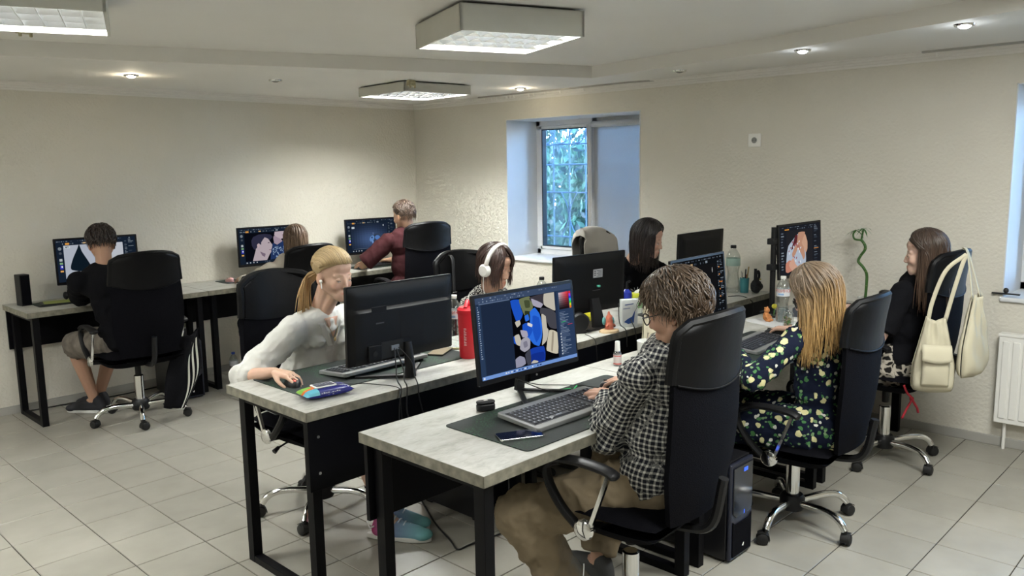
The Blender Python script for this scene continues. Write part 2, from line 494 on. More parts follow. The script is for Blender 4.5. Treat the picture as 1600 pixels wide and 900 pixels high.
def window(name, W, leaf_split, label=None):
    y0, y1, z0, z1 = W
    root = empty(name, (XW + T - .03, (y0 + y1) / 2, z0)); struct(root)
    ox, oy, oz = root.location
    def P3(x, y, z): return (x - ox, y - oy, z - oz)
    m = MB(); th = .006
    m.b2(P3(XW - .004, y0, z0 + .0), P3(XW + T - .02, y0 + th, z1)).b2(P3(XW - .004, y1 - th, z0), P3(XW + T - .02, y1, z1)).b2(P3(XW - .004, y0, z1 - th), P3(XW + T - .02, y1, z1))
    m.build('window_reveal', M_REVEAL, root)
    MB().b2(P3(XW - .02, y0 - .01, z0 - .022), P3(XW + T - .02, y1 + .01, z0 + .006)).build('window_sill', M_REVEAL, root, bevel=.008)
    xf0, xf1 = XW + T - .075, XW + T - .01
    m = MB(); w = .05
    m.b2(P3(xf0, y0, z0), P3(xf1, y0 + w, z1)).b2(P3(xf0, y1 - w, z0), P3(xf1, y1, z1)).b2(P3(xf0, y0, z0), P3(xf1, y1, z0 + w)).b2(P3(xf0, y0, z1 - w), P3(xf1, y1, z1))
    m.b2(P3(xf0, leaf_split - .03, z0), P3(xf1, leaf_split + .03, z1))
    m.build('window_frame', M_PVC, root, bevel=.004)
    for a, b in ((y0 + w, leaf_split - .03), (leaf_split + .03, y1 - w)):
        s = .028; m = MB(); xs0 = xf0 - .012
        m.b2(P3(xs0, a, z0 + w), P3(xf1 - .01, a + s, z1 - w)).b2(P3(xs0, b - s, z0 + w), P3(xf1 - .01, b, z1 - w)).b2(P3(xs0, a, z0 + w), P3(xf1 - .01, b, z0 + w + s)).b2(P3(xs0, a, z1 - w - s), P3(xf1 - .01, b, z1 - w))
        sa = m.build('window_sash', M_PVC, root, bevel=.004)
        MB().b2(P3(xf1 - .034, a + s, z0 + w + s), P3(xf1 - .03, b - s, z1 - w - s)).build('pane', M_GLASS, sa)
        g = MB(); gk = pm('gasket_dark', (.02, .03, .045), .5); q = .012
        a2, b2_, c2, d2 = a + s, b - s, z0 + w + s, z1 - w - s
        g.b2(P3(xs0 - .002, a2, c2), P3(xf1 - .028, a2 + q, d2)).b2(P3(xs0 - .002, b2_ - q, c2), P3(xf1 - .028, b2_, d2)).b2(P3(xs0 - .002, a2, c2), P3(xf1 - .028, b2_, c2 + q * .6)).b2(P3(xs0 - .002, a2, d2 - q * .6), P3(xf1 - .028, b2_, d2))
        g.build('gasket', gk, sa)
    hd = MB().box(P3(xf0 - .02, leaf_split + .035, (z0 + z1) / 2 + .0), (.02, .022, .06)).tube([P3(xf0 - .035, leaf_split + .035, (z0 + z1) / 2), P3(xf0 - .045, leaf_split + .037, (z0 + z1) / 2 + .12)], .009, 8)
    hd.build('window_handle', M_PVC, root, bevel=.002)
    return root
w1 = window('window_1', W1, 4.36)
w2 = window('window_2', W2, 0.4)
# roller blind over the near leaf of window 1
def roller_blind():
    r = empty('roller_blind', (XW + T - .12, 4.0, 1.98), label='grey roller blind pulled down over right half of the window', cat='blind')
    MB().tube([(0, -.38, 0), (0, .35, 0)], .026, 14).build('cassette', pm('blind_cassette', (.5, .51, .52), .4), r, smooth=True)
    m = MB(); m.grid(lambda u, v: (.012 + .004 * math.sin(u * 5 + v * 3), lerp(-.37, .335 - .045 * (1 - abs(1 - v * 1.2)) * 0, u) - (.0), -.02 - 1.09 * v), 12, 14, .0012)
    m.build('blind_fabric', M_BLIND, r, smooth=True)
    MB().box((.012, -.015, -1.115), (.014, .71, .022)).build('bottom_bar', M_PVC, r, bevel=.003)
    MB().tube([(-.03, .352, 0), (-.032, .353, -.6)], .0018, 5).build('chain', M_PVC, r)
roller_blind()
# white gauze strip hanging between blind and open pane
m = MB(); m.grid(lambda u, v: (XW + .33 + .008 * math.sin(u * 14 + v * 3), lerp(4.36, 4.41 - .02 * v, u) - .015 * v, 1.98 - 1.10 * v), 8, 14, .0015)
tag(m.build('curtain_strip', pm('gauze', (.66, .66, .66), .9), smooth=True), 'narrow white cloth strip hanging at left edge of grey blind', 'curtain')
# iron grille outside window 1
M_IRON = pm('painted_iron', (.22, .30, .40), .6)
def grille():
    r = empty('window_grille', (XW + T + .03, 4.55, 1.4), label='wrought iron security grille with rings outside the window', cat='grille')
    x = 0.0; y0, y1, z0, z1 = -.95, .55, -.56, .62
    for i in range(9):
        y = lerp(y0, y1, i / 8); MB().tube([(x, y, z0), (x, y, z1)], .007, 6).build('bar', M_IRON, r, smooth=True)
    for z in (-.40, -.05 + .05, .25, .43, .60, -.54):
        MB().tube([(x, y0, z), (x, y1, z)], .007, 6).build('bar', M_IRON, r, smooth=True)
    for i in range(8):
        yc = lerp(y0, y1, (i + .5) / 8)
        MB().tube([(x - .008, yc + .078 * math.cos(t * PI / 8), .515 + .078 * math.sin(t * PI / 8)) for t in range(16)], .006, 6, closed=True).build('ring', M_IRON, r, smooth=True)
        MB().tube([(x - .008, yc + .09 * math.sin(t * PI / 10) * (1 if i % 2 else -1), lerp(-.40, .0, t / 10)) for t in range(11)], .006, 6).build('scroll', M_IRON, r, smooth=True)
grille()
# greenery outside
def greenery():
    rnd = random.Random(5)
    ml = []
    for k, c in enumerate([(.045, .10, .085), (.055, .13, .10), (.08, .17, .14), (.035, .07, .08)]):
        mm, t, b = nodes_of('leaf_%d' % k); b.inputs['Base Color'].default_value = (*c, 1); b.inputs['Roughness'].default_value = .5
        tl = t.nodes.new('ShaderNodeBsdfTranslucent'); tl.inputs[0].default_value = (c[0] * 1.6, c[1] * 1.5, c[2] * 1.3, 1)
        mx = t.nodes.new('ShaderNodeMixShader'); mx.inputs[0].default_value = .45; o = t.nodes['Material Output']
        t.links.new(b.outputs[0], mx.inputs[1]); t.links.new(tl.outputs[0], mx.inputs[2]); t.links.new(mx.outputs[0], o.inputs[0]); ml.append(mm)
    for ti, (cx, cy, hh, lab) in enumerate([(8.9, 8.6, 3.6, 'leafy green tree seen through left part of window'), (7.6, 5.2, 1.6, 'green bush seen low through the window behind the grille'), (7.6, 1.3, 2.2, 'green bush outside the right edge window')]):
        r = empty('garden_tree' if ti == 0 else 'garden_bush', (cx, cy, -.1), label=lab, cat='tree' if ti == 0 else 'bush')
        MB().tube([(0, 0, 0), (.05, .1, 1.2), (-.1, -.1, 2.4), (.1, .1, hh)], [.09, .07, .05, .02], 8).build('trunk', pm('bark', (.10, .08, .06), .9, bump=.01, bscale=20), r, smooth=True)
        for k in range(4):
            m = MB()
            for q in range(3600):
                th = rnd.uniform(0, 2 * PI); z = rnd.uniform(.15, hh + .4); rad = rnd.uniform(.1, 1.5) ** .8 * (1.1 if ti == 0 else .8)
                p = Vector((rad * math.cos(th) * .8, rad * math.sin(th) * 1.3, z)); s = rnd.uniform(.04, .085)
                e = Euler((rnd.uniform(0, 6), rnd.uniform(0, 6), rnd.uniform(0, 6))).to_matrix()
                m.add([p + e @ Vector(v) for v in ((-s, 0, 0), (0, -s * .45, .004), (s, 0, 0), (0, s * .45, .004))], [(0, 1, 2, 3)])
            tag(m.build('foliage', ml[k], r, fix=False), kind='stuff')
    struct(MB().b2((XW + T + .1, -4, -.4), (16, 14, -.1)).build('ground', pm('soil', (.10, .13, .07), .9)))
greenery()

# ------------------------------------------------------------------ fittings on walls and ceiling
M_PLAST = pm('plastic_white', (.82, .81, .77), .35)
def socket():
    r = empty('wall_socket', (XW, 2.682, 1.787), label='white square power socket high on the right wall', cat='socket')
    m = MB(); m.M = Matrix.Rotation(-PI / 2, 4, 'Y')
    o = MB().box((-.007, 0, 0), (.014, .09, .09)).build('cover_plate', M_PLAST, r, bevel=.005)
    n = MB(); n.M = Matrix.Translation((-.014, 0, 0)) @ Matrix.Rotation(-PI / 2, 4, 'Y')
    n.lathe([(.021, .001), (.025, .003), (.027, .0), (.027, -.001)], 24).build('socket_rim', M_PLAST, r, smooth=True)
    n = MB(); n.M = Matrix.Translation((-.0145, 0, 0)) @ Matrix.Rotation(-PI / 2, 4, 'Y'); n.lathe([(0, .0008), (.020, .0008), (.020, 0)], 24)
    n.build('socket_well', pm('socket_grey', (.22, .22, .21), .5), r)
    n = MB()
    for s in (-1, 1): n.box((-.0158, s * .009, 0), (.001, .005, .005))
    n.build('pin_hole', pm('black_hole', (.005, .005, .005), .8), r)
socket()
M_CHROME = pm('chrome', (.78, .78, .77), .12, 1.0)
def spotlight(x, y, lit, warm, label):
    r = empty('ceiling_spot', (x, y, ZC), label=label, cat='spotlight', group='recessed ceiling spots')
    MB().lathe([(.030, -.002), (.032, -.010), (.043, -.008), (.046, 0), (.03, .0)], 24, cap=False).build('rim', M_CHROME, r, smooth=True)
    if lit:
        c = (1.0, .86, .62) if warm else (.86, .93, 1.0)
        MB().sphere((0, 0, -.004), (.029, .029, .017), 16, 8).build('bulb', pm('bulb_warm' if warm else 'bulb_cool', (0, 0, 0), emis=c, estr=14), r, smooth=True)
        d = bpy.data.lights.new('spot_beam', 'POINT'); d.energy = .75 if warm else .22; d.color = c; d.shadow_soft_size = .03
        o = bpy.data.objects.new('spot_beam', d); o.parent = r; o.location = (0, 0, -.05); COL.objects.link(o)
    else:
        MB().sphere((0, 0, -.004), (.028, .028, .014), 16, 8).build('bulb', pm('bulb_off', (.35, .34, .32), .2, .5), r, smooth=True)
spotlight(2.156, 5.40, True, True, 'lit warm ceiling spot at far left above the first wall desk')
spotlight(3.01, 5.12, False, True, 'unlit recessed ceiling spot between the warm spot and the far fixture')
spotlight(4.80, 4.50, True, True, 'lit warm ceiling spot above the window')
spotlight(4.78, 3.03, False, False, 'unlit recessed ceiling spot right of the window near the cornice')
spotlight(4.48, 2.05, True, False, 'lit cool ceiling spot above the wall socket')
spotlight(4.25, 1.175, True, False, 'lit cool ceiling spot nearest the right edge of the ceiling')
M_FIX = pm('fixture_enamel', (.55, .545, .49), .45, var=.02)
M_ALU = pm('louvre_aluminium', (.78, .80, .82), .16, .965)
M_TUBE = pm('tube_glow', (0, 0, 0), emis=(.94, 1.0, .97), estr=3.2)
def fixture(i, label):
    (x, y), rz, z0, z1 = FIXTURES[i]
    r = empty('ceiling_fixture', (x, y, z0), R(rz), label, 'ceiling light', 'square louvred ceiling fixtures')
    h = z1 - z0; s = .30
    m = MB(); t = .012
    hh = h - .008
    m.b2((-s, -s, 0), (s, -s + t, hh)).b2((-s, s - t, 0), (s, s, hh)).b2((-s, -s, 0), (-s + t, s, hh)).b2((s - t, -s, 0), (s, s, hh)).b2((-s, -s, hh - .004), (s, s, hh))
    m.build('housing', M_FIX, r)
    m = MB().b2((-s + .03, -s + .03, hh), (s - .03, s - .03, h)); m.build('spacer', pm('dark_gap', (.01, .01, .01), .9), r)
    n = 8; d = .050 if h > .1 else .034; g = .006
    for k in range(1, 4):
        p = lerp(-s + t, s - t, k / 4)
        m = MB(); m.add([(-s + t, p - .001, .002), (-s + t, p + .001, .002), (s - t, p + .001, .002), (s - t, p - .001, .002), (-s + t, p - .012, d), (-s + t, p + .012, d), (s - t, p + .012, d), (s - t, p - .012, d)],
              [(0, 1, 2, 3), (4, 7, 6, 5), (0, 4, 5, 1), (1, 5, 6, 2), (2, 6, 7, 3), (3, 7, 4, 0)])
        m.build('louvre_blade', M_ALU, r)
    for k in range(1, n):
        p = lerp(-s + t, s - t, k / n)
        m = MB(); m.add([(p - .001, -s + t, .002), (p + .001, -s + t, .002), (p + .001, s - t, .002), (p - .001, s - t, .002), (p - .009, -s + t, d), (p + .009, -s + t, d), (p + .009, s - t, d), (p - .009, s - t, d)],
              [(0, 1, 2, 3), (4, 7, 6, 5), (0, 4, 5, 1), (1, 5, 6, 2), (2, 6, 7, 3), (3, 7, 4, 0)])
        m.build('louvre_blade', M_ALU, r)
    for k in range(4):
        p = lerp(-s + t, s - t, (k + .5) / 4)
        MB().tube([(-.275, p, .092 if h > .1 else .056), (.275, p, .092 if h > .1 else .056)], .009, 8).build('tube_lamp', M_TUBE, r, smooth=True)
    m = MB().b2((-s + t, -s + t, hh - .006), (s - t, s - t, hh - .0045)); m.build('reflector', pm('reflector_white', (.8, .8, .8), .5), r)
fixture(0, 'square louvred ceiling light in the middle of the ceiling')
fixture(1, 'square louvred ceiling light cut by the upper left corner')
fixture(2, 'square louvred ceiling light near the far corner, beside the window')
# brackets on the two left fixtures
for (bx, by, bz, lab) in ((3.72, 4.53, 2.225, 'small beige clip on rim of the far ceiling light'), (1.13, 3.89, 2.235, 'small beige clip on rim of the upper left ceiling light')):
    m = MB(); m.box((0, 0, 0), (.06, .03, .04)); m.box((-.02, -.015, -.02), (.012, .012, .03)); m.box((.02, -.015, -.02), (.012, .012, .03))
    tag(m.build('bracket_clip', pm('beige_plastic', (.42, .38, .24), .5), bevel=.003, loc=(bx, by, bz)), lab, 'clip')
# curtain rails near the cornice
def rail(y0, y1, label, rings, bend):
    r = empty('curtain_rail', (XW - .085, (y0 + y1) / 2, ZC - .004), label=label, cat='curtain rail', group='ceiling curtain rails')
    L = (y1 - y0) / 2
    pts = [(0, -L, 0), (0, L, 0)]
    if bend: pts = [(.06, -L - .05, 0), (.03, -L + .02, 0), (0, -L + .15, 0), (0, L, 0)]
    MB().tube(pts, .017, 4, flat=.6).build('track', pm('rail_grey', (.40, .39, .36), .35, .2), r)
    rnd = random.Random(3)
    for k in range(rings):
        y = L - .08 - k * rnd.uniform(.05, .11)
        MB().box((-.0, y, -.022), (.006, .012, .022)).build('glider', M_PLAST, r)
rail(3.52, 5.28, 'grey curtain rail with white gliders above the window', 12, True)
rail(.2, 1.62, 'grey curtain rail at the right end of the cornice', 1, False)
# radiator under window 2 (panel with vertical grooves)
def radiator():
    r = empty('radiator', (XW - .045, .42, .16), label='white panel radiator with vertical ribs under the right window', cat='radiator')
    x0, x1, y0, y1, h = -.05, .02, -.72, .71, .50
    nr = 28
    for k in range(nr):
        ya = lerp(y0 + .015, y1 - .015, k / nr); yb = lerp(y0 + .015, y1 - .015, (k + 1) / nr)
        MB().b2((x0 - .006, ya + .007, .03), (x0 + .004, yb - .007, h - .03)).build('rib', M_PLAST, r, bevel=.004)
    m = MB().b2((x0, y0, 0), (x1, y1, h)); m.build('panel', M_PLAST, r, bevel=.006)
    MB().b2((x0 - .004, y0 - .003, h - .004), (x1, y1 + .003, h + .012)).build('top_grille', M_PLAST, r, bevel=.003)
    MB().tube([(-.01, y1 - .05, .0), (-.01, y1 - .05, -.158)], .009, 8).build('pipe', M_PLAST, r, smooth=True)
radiator()
# catch on the sill of window 2
r = empty('latch', (XW - .012, 1.10, .885), label='small dark metal latch on the right window sill', cat='latch')
MB().box((0, .03, 0), (.02, .14, .008)).build('plate', pm('dark_metal', (.05, .05, .05), .4, .6), r, bevel=.002)
MB().sphere((0, .03, .018), (.012, .014, .016), 10, 8).build('knob', MATS['dark_metal'], r, smooth=True)
# ================================================================== desks
ZD = 0.765
def concrete_mat():
    m, t, b = nodes_of('desk_concrete_laminate')
    tc = t.nodes.new('ShaderNodeTexCoord'); oi = t.nodes.new('ShaderNodeObjectInfo')
    ad = t.nodes.new('ShaderNodeVectorMath'); ad.operation = 'ADD'
    t.links.new(tc.outputs['Object'], ad.inputs[0]); t.links.new(oi.outputs['Location'], ad.inputs[1])
    n1 = t.nodes.new('ShaderNodeTexNoise'); n1.inputs['Scale'].default_value = 6; n1.inputs['Detail'].default_value = 8; n1.inputs['Roughness'].default_value = .62; n1.inputs['Distortion'].default_value = .7
    n2 = t.nodes.new('ShaderNodeTexNoise'); n2.inputs['Scale'].default_value = 24; n2.inputs['Detail'].default_value = 6; n2.inputs['Distortion'].default_value = 1.2
    mp = t.nodes.new('ShaderNodeMapping'); mp.inputs['Scale'].default_value = (1, 2.2, 1)
    t.links.new(ad.outputs[0], mp.inputs[0]); t.links.new(mp.outputs[0], n1.inputs[0]); t.links.new(mp.outputs[0], n2.inputs[0])
    r = ramp(t, [(0.32, (.255, .25, .22)), (0.47, (.39, .385, .35)), (0.56, (.43, .43, .40)), (0.72, (.50, .505, .475))])
    mx = t.nodes.new('ShaderNodeMix'); mx.inputs['Factor'].default_value = .35
    t.links.new(n1.outputs['Fac'], mx.inputs['A']); t.links.new(n2.outputs['Fac'], mx.inputs['B'])
    t.links.new(mx.outputs['Result'], r.inputs[0]); t.links.new(r.outputs[0], b.inputs['Base Color'])
    b.inputs['Roughness'].default_value = .42
    bp = t.nodes.new('ShaderNodeBump'); bp.inputs['Distance'].default_value = .0006
    t.links.new(n2.outputs['Fac'], bp.inputs['Height']); t.links.new(bp.outputs[0], b.inputs['Normal'])
    return m
M_DESK = concrete_mat()
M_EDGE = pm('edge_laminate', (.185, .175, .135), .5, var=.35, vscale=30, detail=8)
M_STEEL = pm('black_steel', (.002, .002, .003), .5, .0, spec=.16, bump=.0002, bscale=300)
M_PANEL = pm('black_panel', (.0018, .0018, .003), .5, spec=.14)
M_BOLT = pm('bolt_zinc', (.6, .6, .58), .3, 1.0)
def desk(x0, y0, L, Dp, panel_far, label, group):
    """x0,y0 near-left corner; panel on the far side (+Y) or the near side"""
    r = empty('desk', (x0, y0, 0), label=label, cat='desk', group=group)
    g = .0015
    MB().b2((g + .0012, .0012, ZD - .036), (L - g - .0012, Dp - .0012, ZD)).build('tabletop', M_DESK, r, bevel=.0008)
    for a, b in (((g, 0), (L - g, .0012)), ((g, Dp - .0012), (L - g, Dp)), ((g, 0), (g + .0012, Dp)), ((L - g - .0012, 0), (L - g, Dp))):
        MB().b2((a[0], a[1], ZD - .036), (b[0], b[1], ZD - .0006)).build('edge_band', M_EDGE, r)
    zt = ZD - .037
    for i, x in enumerate((.035, L - .035 - .04)):
        fr = bpy.data.objects.new('leg_frame', None); COL.objects.link(fr); fr.parent = r; fr.location = (x, 0, 0)
        a, b, w, d = .035, Dp - .035, .04, .06
        MB().b2((0, a, 0), (w, a + d * .75, zt)).build('leg', M_STEEL, fr, bevel=.002)
        MB().b2((0, b - d * .75, 0), (w, b, zt)).build('leg', M_STEEL, fr, bevel=.002)
        MB().b2((.001, a + .045, .0), (w - .001, b - .045, .03)).build('runner', M_STEEL, fr, bevel=.002)
        MB().b2((.001, a + .045, zt - .03), (w - .001, b - .045, zt)).build('crossbar', M_STEEL, fr, bevel=.002)
    py = Dp - .03 if panel_far else .012
    # privacy panel hanging between the frames
    pn = MB().b2((.012, py, .455), (L - .012, py + .018, zt)).build('modesty_panel', M_PANEL, r, bevel=.001)
    for x in (.055, L - .055):
        for z in (.52, .66):
            mm = MB(); mm.M = Matrix.Translation((x, py - .001, z)) @ Matrix.Rotation(PI / 2, 4, 'X'); mm.lathe([(0, .003), (.005, .0025), (.006, 0)], 10)
            mm.build('bolt', M_BOLT, pn, smooth=True)
    return r
DX = 1.52
ord3 = ['left', 'middle', 'right']
for k in range(3):
    desk(DX + 1.2 * k, 5.735, 1.2, .54, True, ['concrete look desk against far wall, leftmost of the wall row', 'concrete look desk against far wall, second of the wall row', 'concrete look desk in the far corner beside the window wall'][k], 'desks along the far wall')
    desk(DX + 1.2 * k, 2.51, 1.2 if k < 2 else 1.245, .60, False, ['concrete look desk under the large monitor seen from behind, in front of blonde woman', 'concrete look desk in front of headphone wearer, middle of the second row', 'concrete look desk ending at the right wall, where black haired person leans'][k], 'desks of the middle row')
    desk(DX + 1.2 * k, 1.59, 1.2, .60, True, ['nearest concrete look desk, with black desk mat under silver keyboard', 'concrete look desk with white mug and bottles beyond the plaid shirt person', 'concrete look desk holding curly bamboo and upright mounted screen'][k], 'desks of the front row')

# ================================================================== office chair
M_LEATHER = pm('black_leatherette', (.003, .003, .0035), .48, spec=.18, bump=.0008, bscale=28)
def mesh_fabric():
    m, t, b = nodes_of('black_mesh_fabric')
    b.inputs['Base Color'].default_value = (.0035, .0035, .005, 1); b.inputs['Roughness'].default_value = .95; b.inputs['Specular IOR Level'].default_value = .06
    tc = t.nodes.new('ShaderNodeTexCoord'); v = t.nodes.new('ShaderNodeTexVoronoi'); v.inputs['Scale'].default_value = 260; v.distance = 'CHEBYCHEV'
    t.links.new(tc.outputs['Object'], v.inputs['Vector']); bp = t.nodes.new('ShaderNodeBump'); bp.inputs['Distance'].default_value = .001
    t.links.new(v.outputs['Distance'], bp.inputs['Height']); t.links.new(bp.outputs[0], b.inputs['Normal'])
    return m
M_MESH = mesh_fabric()
M_BLKPL = pm('black_plastic', (.006, .006, .007), .45, spec=.35)
M_RUB = pm('black_rubber', (.008, .008, .008), .6)
def back_curve(u, v):
    """outline of the high back: u across -1..1, v 0 bottom .. 1 top; returns x, y, z"""
    hw = .206 + .018 * math.sin(PI * min(v * 1.15, 1)) - .03 * max(0, (.25 - v) / .25)
    if v > .93: hw -= .035 * ((v - .93) / .07) ** 2
    x = u * hw
    y = -.262 - .03 * math.sin(PI * v) * 1.0 - .075 * v ** 1.5 - .02 * (1 - v)
    y += .05 * abs(u) ** 2.2 * (.55 + .75 * v)            # wings come forward
    if v > .72: y -= .030 * ((v - .72) / .28) ** 1.4       # head roll bends back
    z = .03 + .66 * v - .02 * (u * u) * (v > .9) * ((v - .9) / .1 if v > .9 else 0)
    return x, y, z
def make_chair():
    r = empty('office_chair', (0, 0, 0))
    base = bpy.data.objects.new('star_base', None); COL.objects.link(base); base.parent = r
    # chrome gas column with black sleeve
    MB().lathe([(.03, .10), (.03, .30), (.024, .305)], 20).build('gas_column', M_CHROME, base, smooth=True)
    MB().lathe([(.019, .28), (.019, .40), (.045, .405), (.045, .42)], 16).build('column_rod', M_BLKPL, base, smooth=True)
    MB().lathe([(.0, .065), (.05, .07), (.056, .085), (.056, .125), (.045, .14), (.032, .142)], 20).build('hub', M_BLKPL, base, smooth=True)
    for k in range(5):
        a = R(90 + 72 * k + 18)
        c, s = math.cos(a), math.sin(a)
        pts = [(c * q, s * q, z) for q, z in ((.04, .105), (.10, .112), (.17, .118), (.225, .112), (.262, .092), (.285, .065))]
        MB().tube(spline(pts, 4), [.0155] * 21, 10, flat=1.05).build('star_leg', M_CHROME, base, smooth=True)
        ca = a + [.5, -1.1, 2.0, .2, -2.2][k]
        cc, ss = math.cos(ca), math.sin(ca)
        q = bpy.data.objects.new('caster', None); 
        m = MB(); m.M = Matrix.Translation((c * .285 + cc * .012, s * .285 + ss * .012, .027)) @ Matrix.Rotation(ca + PI / 2, 4, 'Z') @ Matrix.Rotation(PI / 2, 4, 'Y')
        for o in (-1, 1):
            m.lathe([(0, o * .022), (.016, o * .0225), (.024, o * .019), (.027, o * .013), (.027, o * .004), (.02, o * .003)], 16, cap=False)
        m.M = Matrix.Translation((c * .285 + cc * .012, s * .285 + ss * .012, .027)) @ Matrix.Rotation(ca + PI / 2, 4, 'Z')
        # hood over the wheels
        m.grid(lambda u, v: (lerp(-.018, .018, u), .029 * math.cos(lerp(-.3, PI * .75, v)), .029 * math.sin(lerp(-.3, PI * .75, v))), 3, 8, .002)
        m.M = Matrix.Identity(4); m.tube([(c * .285, s * .285, .045), (c * .285, s * .285, .075)], .007, 8)
        m.build('caster', M_RUB, base, smooth=True)
    # seat: padded, waterfall front
    def seat_fn(u, v, top):
        x = lerp(-.25, .25, u); y = lerp(-.23, .26, v)
        e = max(abs(u * 2 - 1), abs(v * 2 - 1)); k = (1 - abs(u * 2 - 1) ** 5) * (1 - abs(v * 2 - 1) ** 5)
        f = 1 - .10 * (abs(v * 2 - 1) ** 4)
        z = (.455 + .035 * k ** .5 + .01 * (abs(u * 2 - 1) ** 2)) if top else (.435 - .055 * k ** .6)
        z -= .03 * max(0, (v - .75) / .25) ** 2
        return x * f, y, z
    m = MB(); m.grid(lambda u, v: seat_fn(u, v, True), 16, 16); m.grid(lambda u, v: seat_fn(u, 1 - v, False), 16, 16)
    m.build('seat', M_MESH, r, smooth=True)
    MB().box((0, 0, .408), (.16, .20, .03)).build('seat_mechanism', M_BLKPL, r, bevel=.006)
    MB().tube([(.06, .02, .405), (.20, .04, .40), (.265, .045, .385)], [.005, .005, .005], 6).tube([(.262, .045, .388), (.29, .05, .375)], [.008, .012], 8).build('lift_lever', M_BLKPL, r, smooth=True)
    # back: mesh lower field, leatherette head panel, frame roll
    vb = .655
    def low(u, v):
        U = u * 2 - 1; top = vb + .055 * (U * U) ; V = top * v
        x, y, z = back_curve(U, V); return x, y, z + .44
    def head(u, v):
        U = u * 2 - 1; bot = vb + .055 * (U * U); V = lerp(bot, 1.0, v)
        x, y, z = back_curve(U, V); return x, y - .004, z + .44
    MB().grid(low, 18, 22, .022).build('mesh_back', M_MESH, r, smooth=True)
    MB().grid(head, 18, 14, .034).build('head_panel', M_LEATHER, r, smooth=True, bevel=.007, seg=3)
    # padded roll around the head panel
    rim = []
    for v in np.linspace(vb + .055, .95, 8): rim.append(back_curve(-1, v))
    for u in np.linspace(-.92, .92, 13): rim.append(back_curve(u, 1.0))
    for v in np.linspace(.95, vb + .055, 8): rim.append(back_curve(1, v))
    MB().tube([(x, y + .012, z + .44) for x, y, z in rim], .0175, 8).build('piping', M_LEATHER, r, smooth=True)
    seam = [back_curve(u, vb + .055 * u * u) for u in np.linspace(-.97, .97, 17)]
    MB().tube([(x, y - .006, z + .44) for x, y, z in seam], .003, 6).build('seam', M_LEATHER, r, smooth=True)
    MB().tube(spline([(0, -.08, .405), (0, -.21, .40), (0, -.305, .44), (0, -.342, .60)], 6), .017, 8, flat=1.0).build('back_bracket', M_BLKPL, r, smooth=True)
    # armrests: padded top, plastic loop at the front, chrome rod at the back, round chrome disc at the seat
    for s in (-1, 1):
        ar = bpy.data.objects.new('armrest', None); COL.objects.link(ar); ar.parent = r
        x = s * .285
        pad = spline([(x, -.13, .635), (x, -.09, .650), (x, .0, .657), (x, .09, .650), (x, .125, .632)], 5)
        MB().tube(pad, [.016] + [.027] * (len(pad) - 2) + [.02], 10, flat=.5).build('arm_pad', M_BLKPL, ar, smooth=True)
        MB().tube(spline([(x, .09, .643), (x, .142, .615), (x, .135, .56), (x, .085, .49), (x * .97, .02, .43)], 6), [.016] * 8 + [.018] * 17, 8, flat=.8).build('arm_loop', M_BLKPL, ar, smooth=True)
        MB().tube([(x, -.10, .64), (x, -.03, .45)], .0095, 4, flat=1.0).build('arm_rod', M_CHROME, ar)
        m = MB(); m.M = Matrix.Translation((x * .98, -.005, .435)) @ Matrix.Rotation(s * PI / 2, 4, 'Y')
        m.lathe([(0, .022), (.028, .021), (.034, .016), (.036, .004), (.030, 0)], 24).build('arm_disc', M_CHROME, ar, smooth=True)
        MB().tube([(0, .0, .40), (x * .97, .0, .425)], .016, 8).build('arm_mount', M_BLKPL, ar, smooth=True)
    return r
CHAIR = make_chair()
snapshot(CHAIR)
CH = [  # x, y, lift, turn, label
    (2.20, 1.565, .05, R(3), 'black high back office chair of plaid shirt person, nearest the camera'),
    (3.42, 1.54, -.045, R(3), 'black office chair under person in floral dress'),
    (4.53, 1.53, .045, R(-4), 'black office chair holding cream tote bags, near right wall'),
    (2.06, 3.28, .01, PI + R(4), 'black office chair behind blonde woman in white shirt'),
    (3.27, 3.29, .0, PI + R(-3), 'black office chair with shoulder strap, behind headphone wearer'),
    (2.07, 5.47, .01, R(-2), 'black office chair with striped jacket over it, at the far left desk'),
    (3.20, 5.40, -.03, R(4), 'black office chair behind long haired woman at far wall'),
    (4.42, 5.45, .06, R(-10), 'black office chair of short haired man in far corner'),
    (4.78, 3.42, .02, PI + R(6), 'office chair with pale cloth over its back, by the window'),
]
CHAIRS = []
for i, (x, y, lift, rz, lab) in enumerate(CH):
    c = CHAIR if i == 0 else copy_tree(CHAIR)
    c.location = (x, y, 0); c.rotation_euler = (0, 0, rz)
    tag(c, lab, 'chair', 'black high back office chairs'); CHAIRS.append(c)
def lift_chair(c, dz):
    for k in c.children:
        if k.name.startswith('star_base'):
            for q in k.children:
                if q.name.startswith('column_rod'): q.location.z += dz
        else: k.location.z += dz
for c, h in zip(CHAIRS, CH): lift_chair(c, h[2])
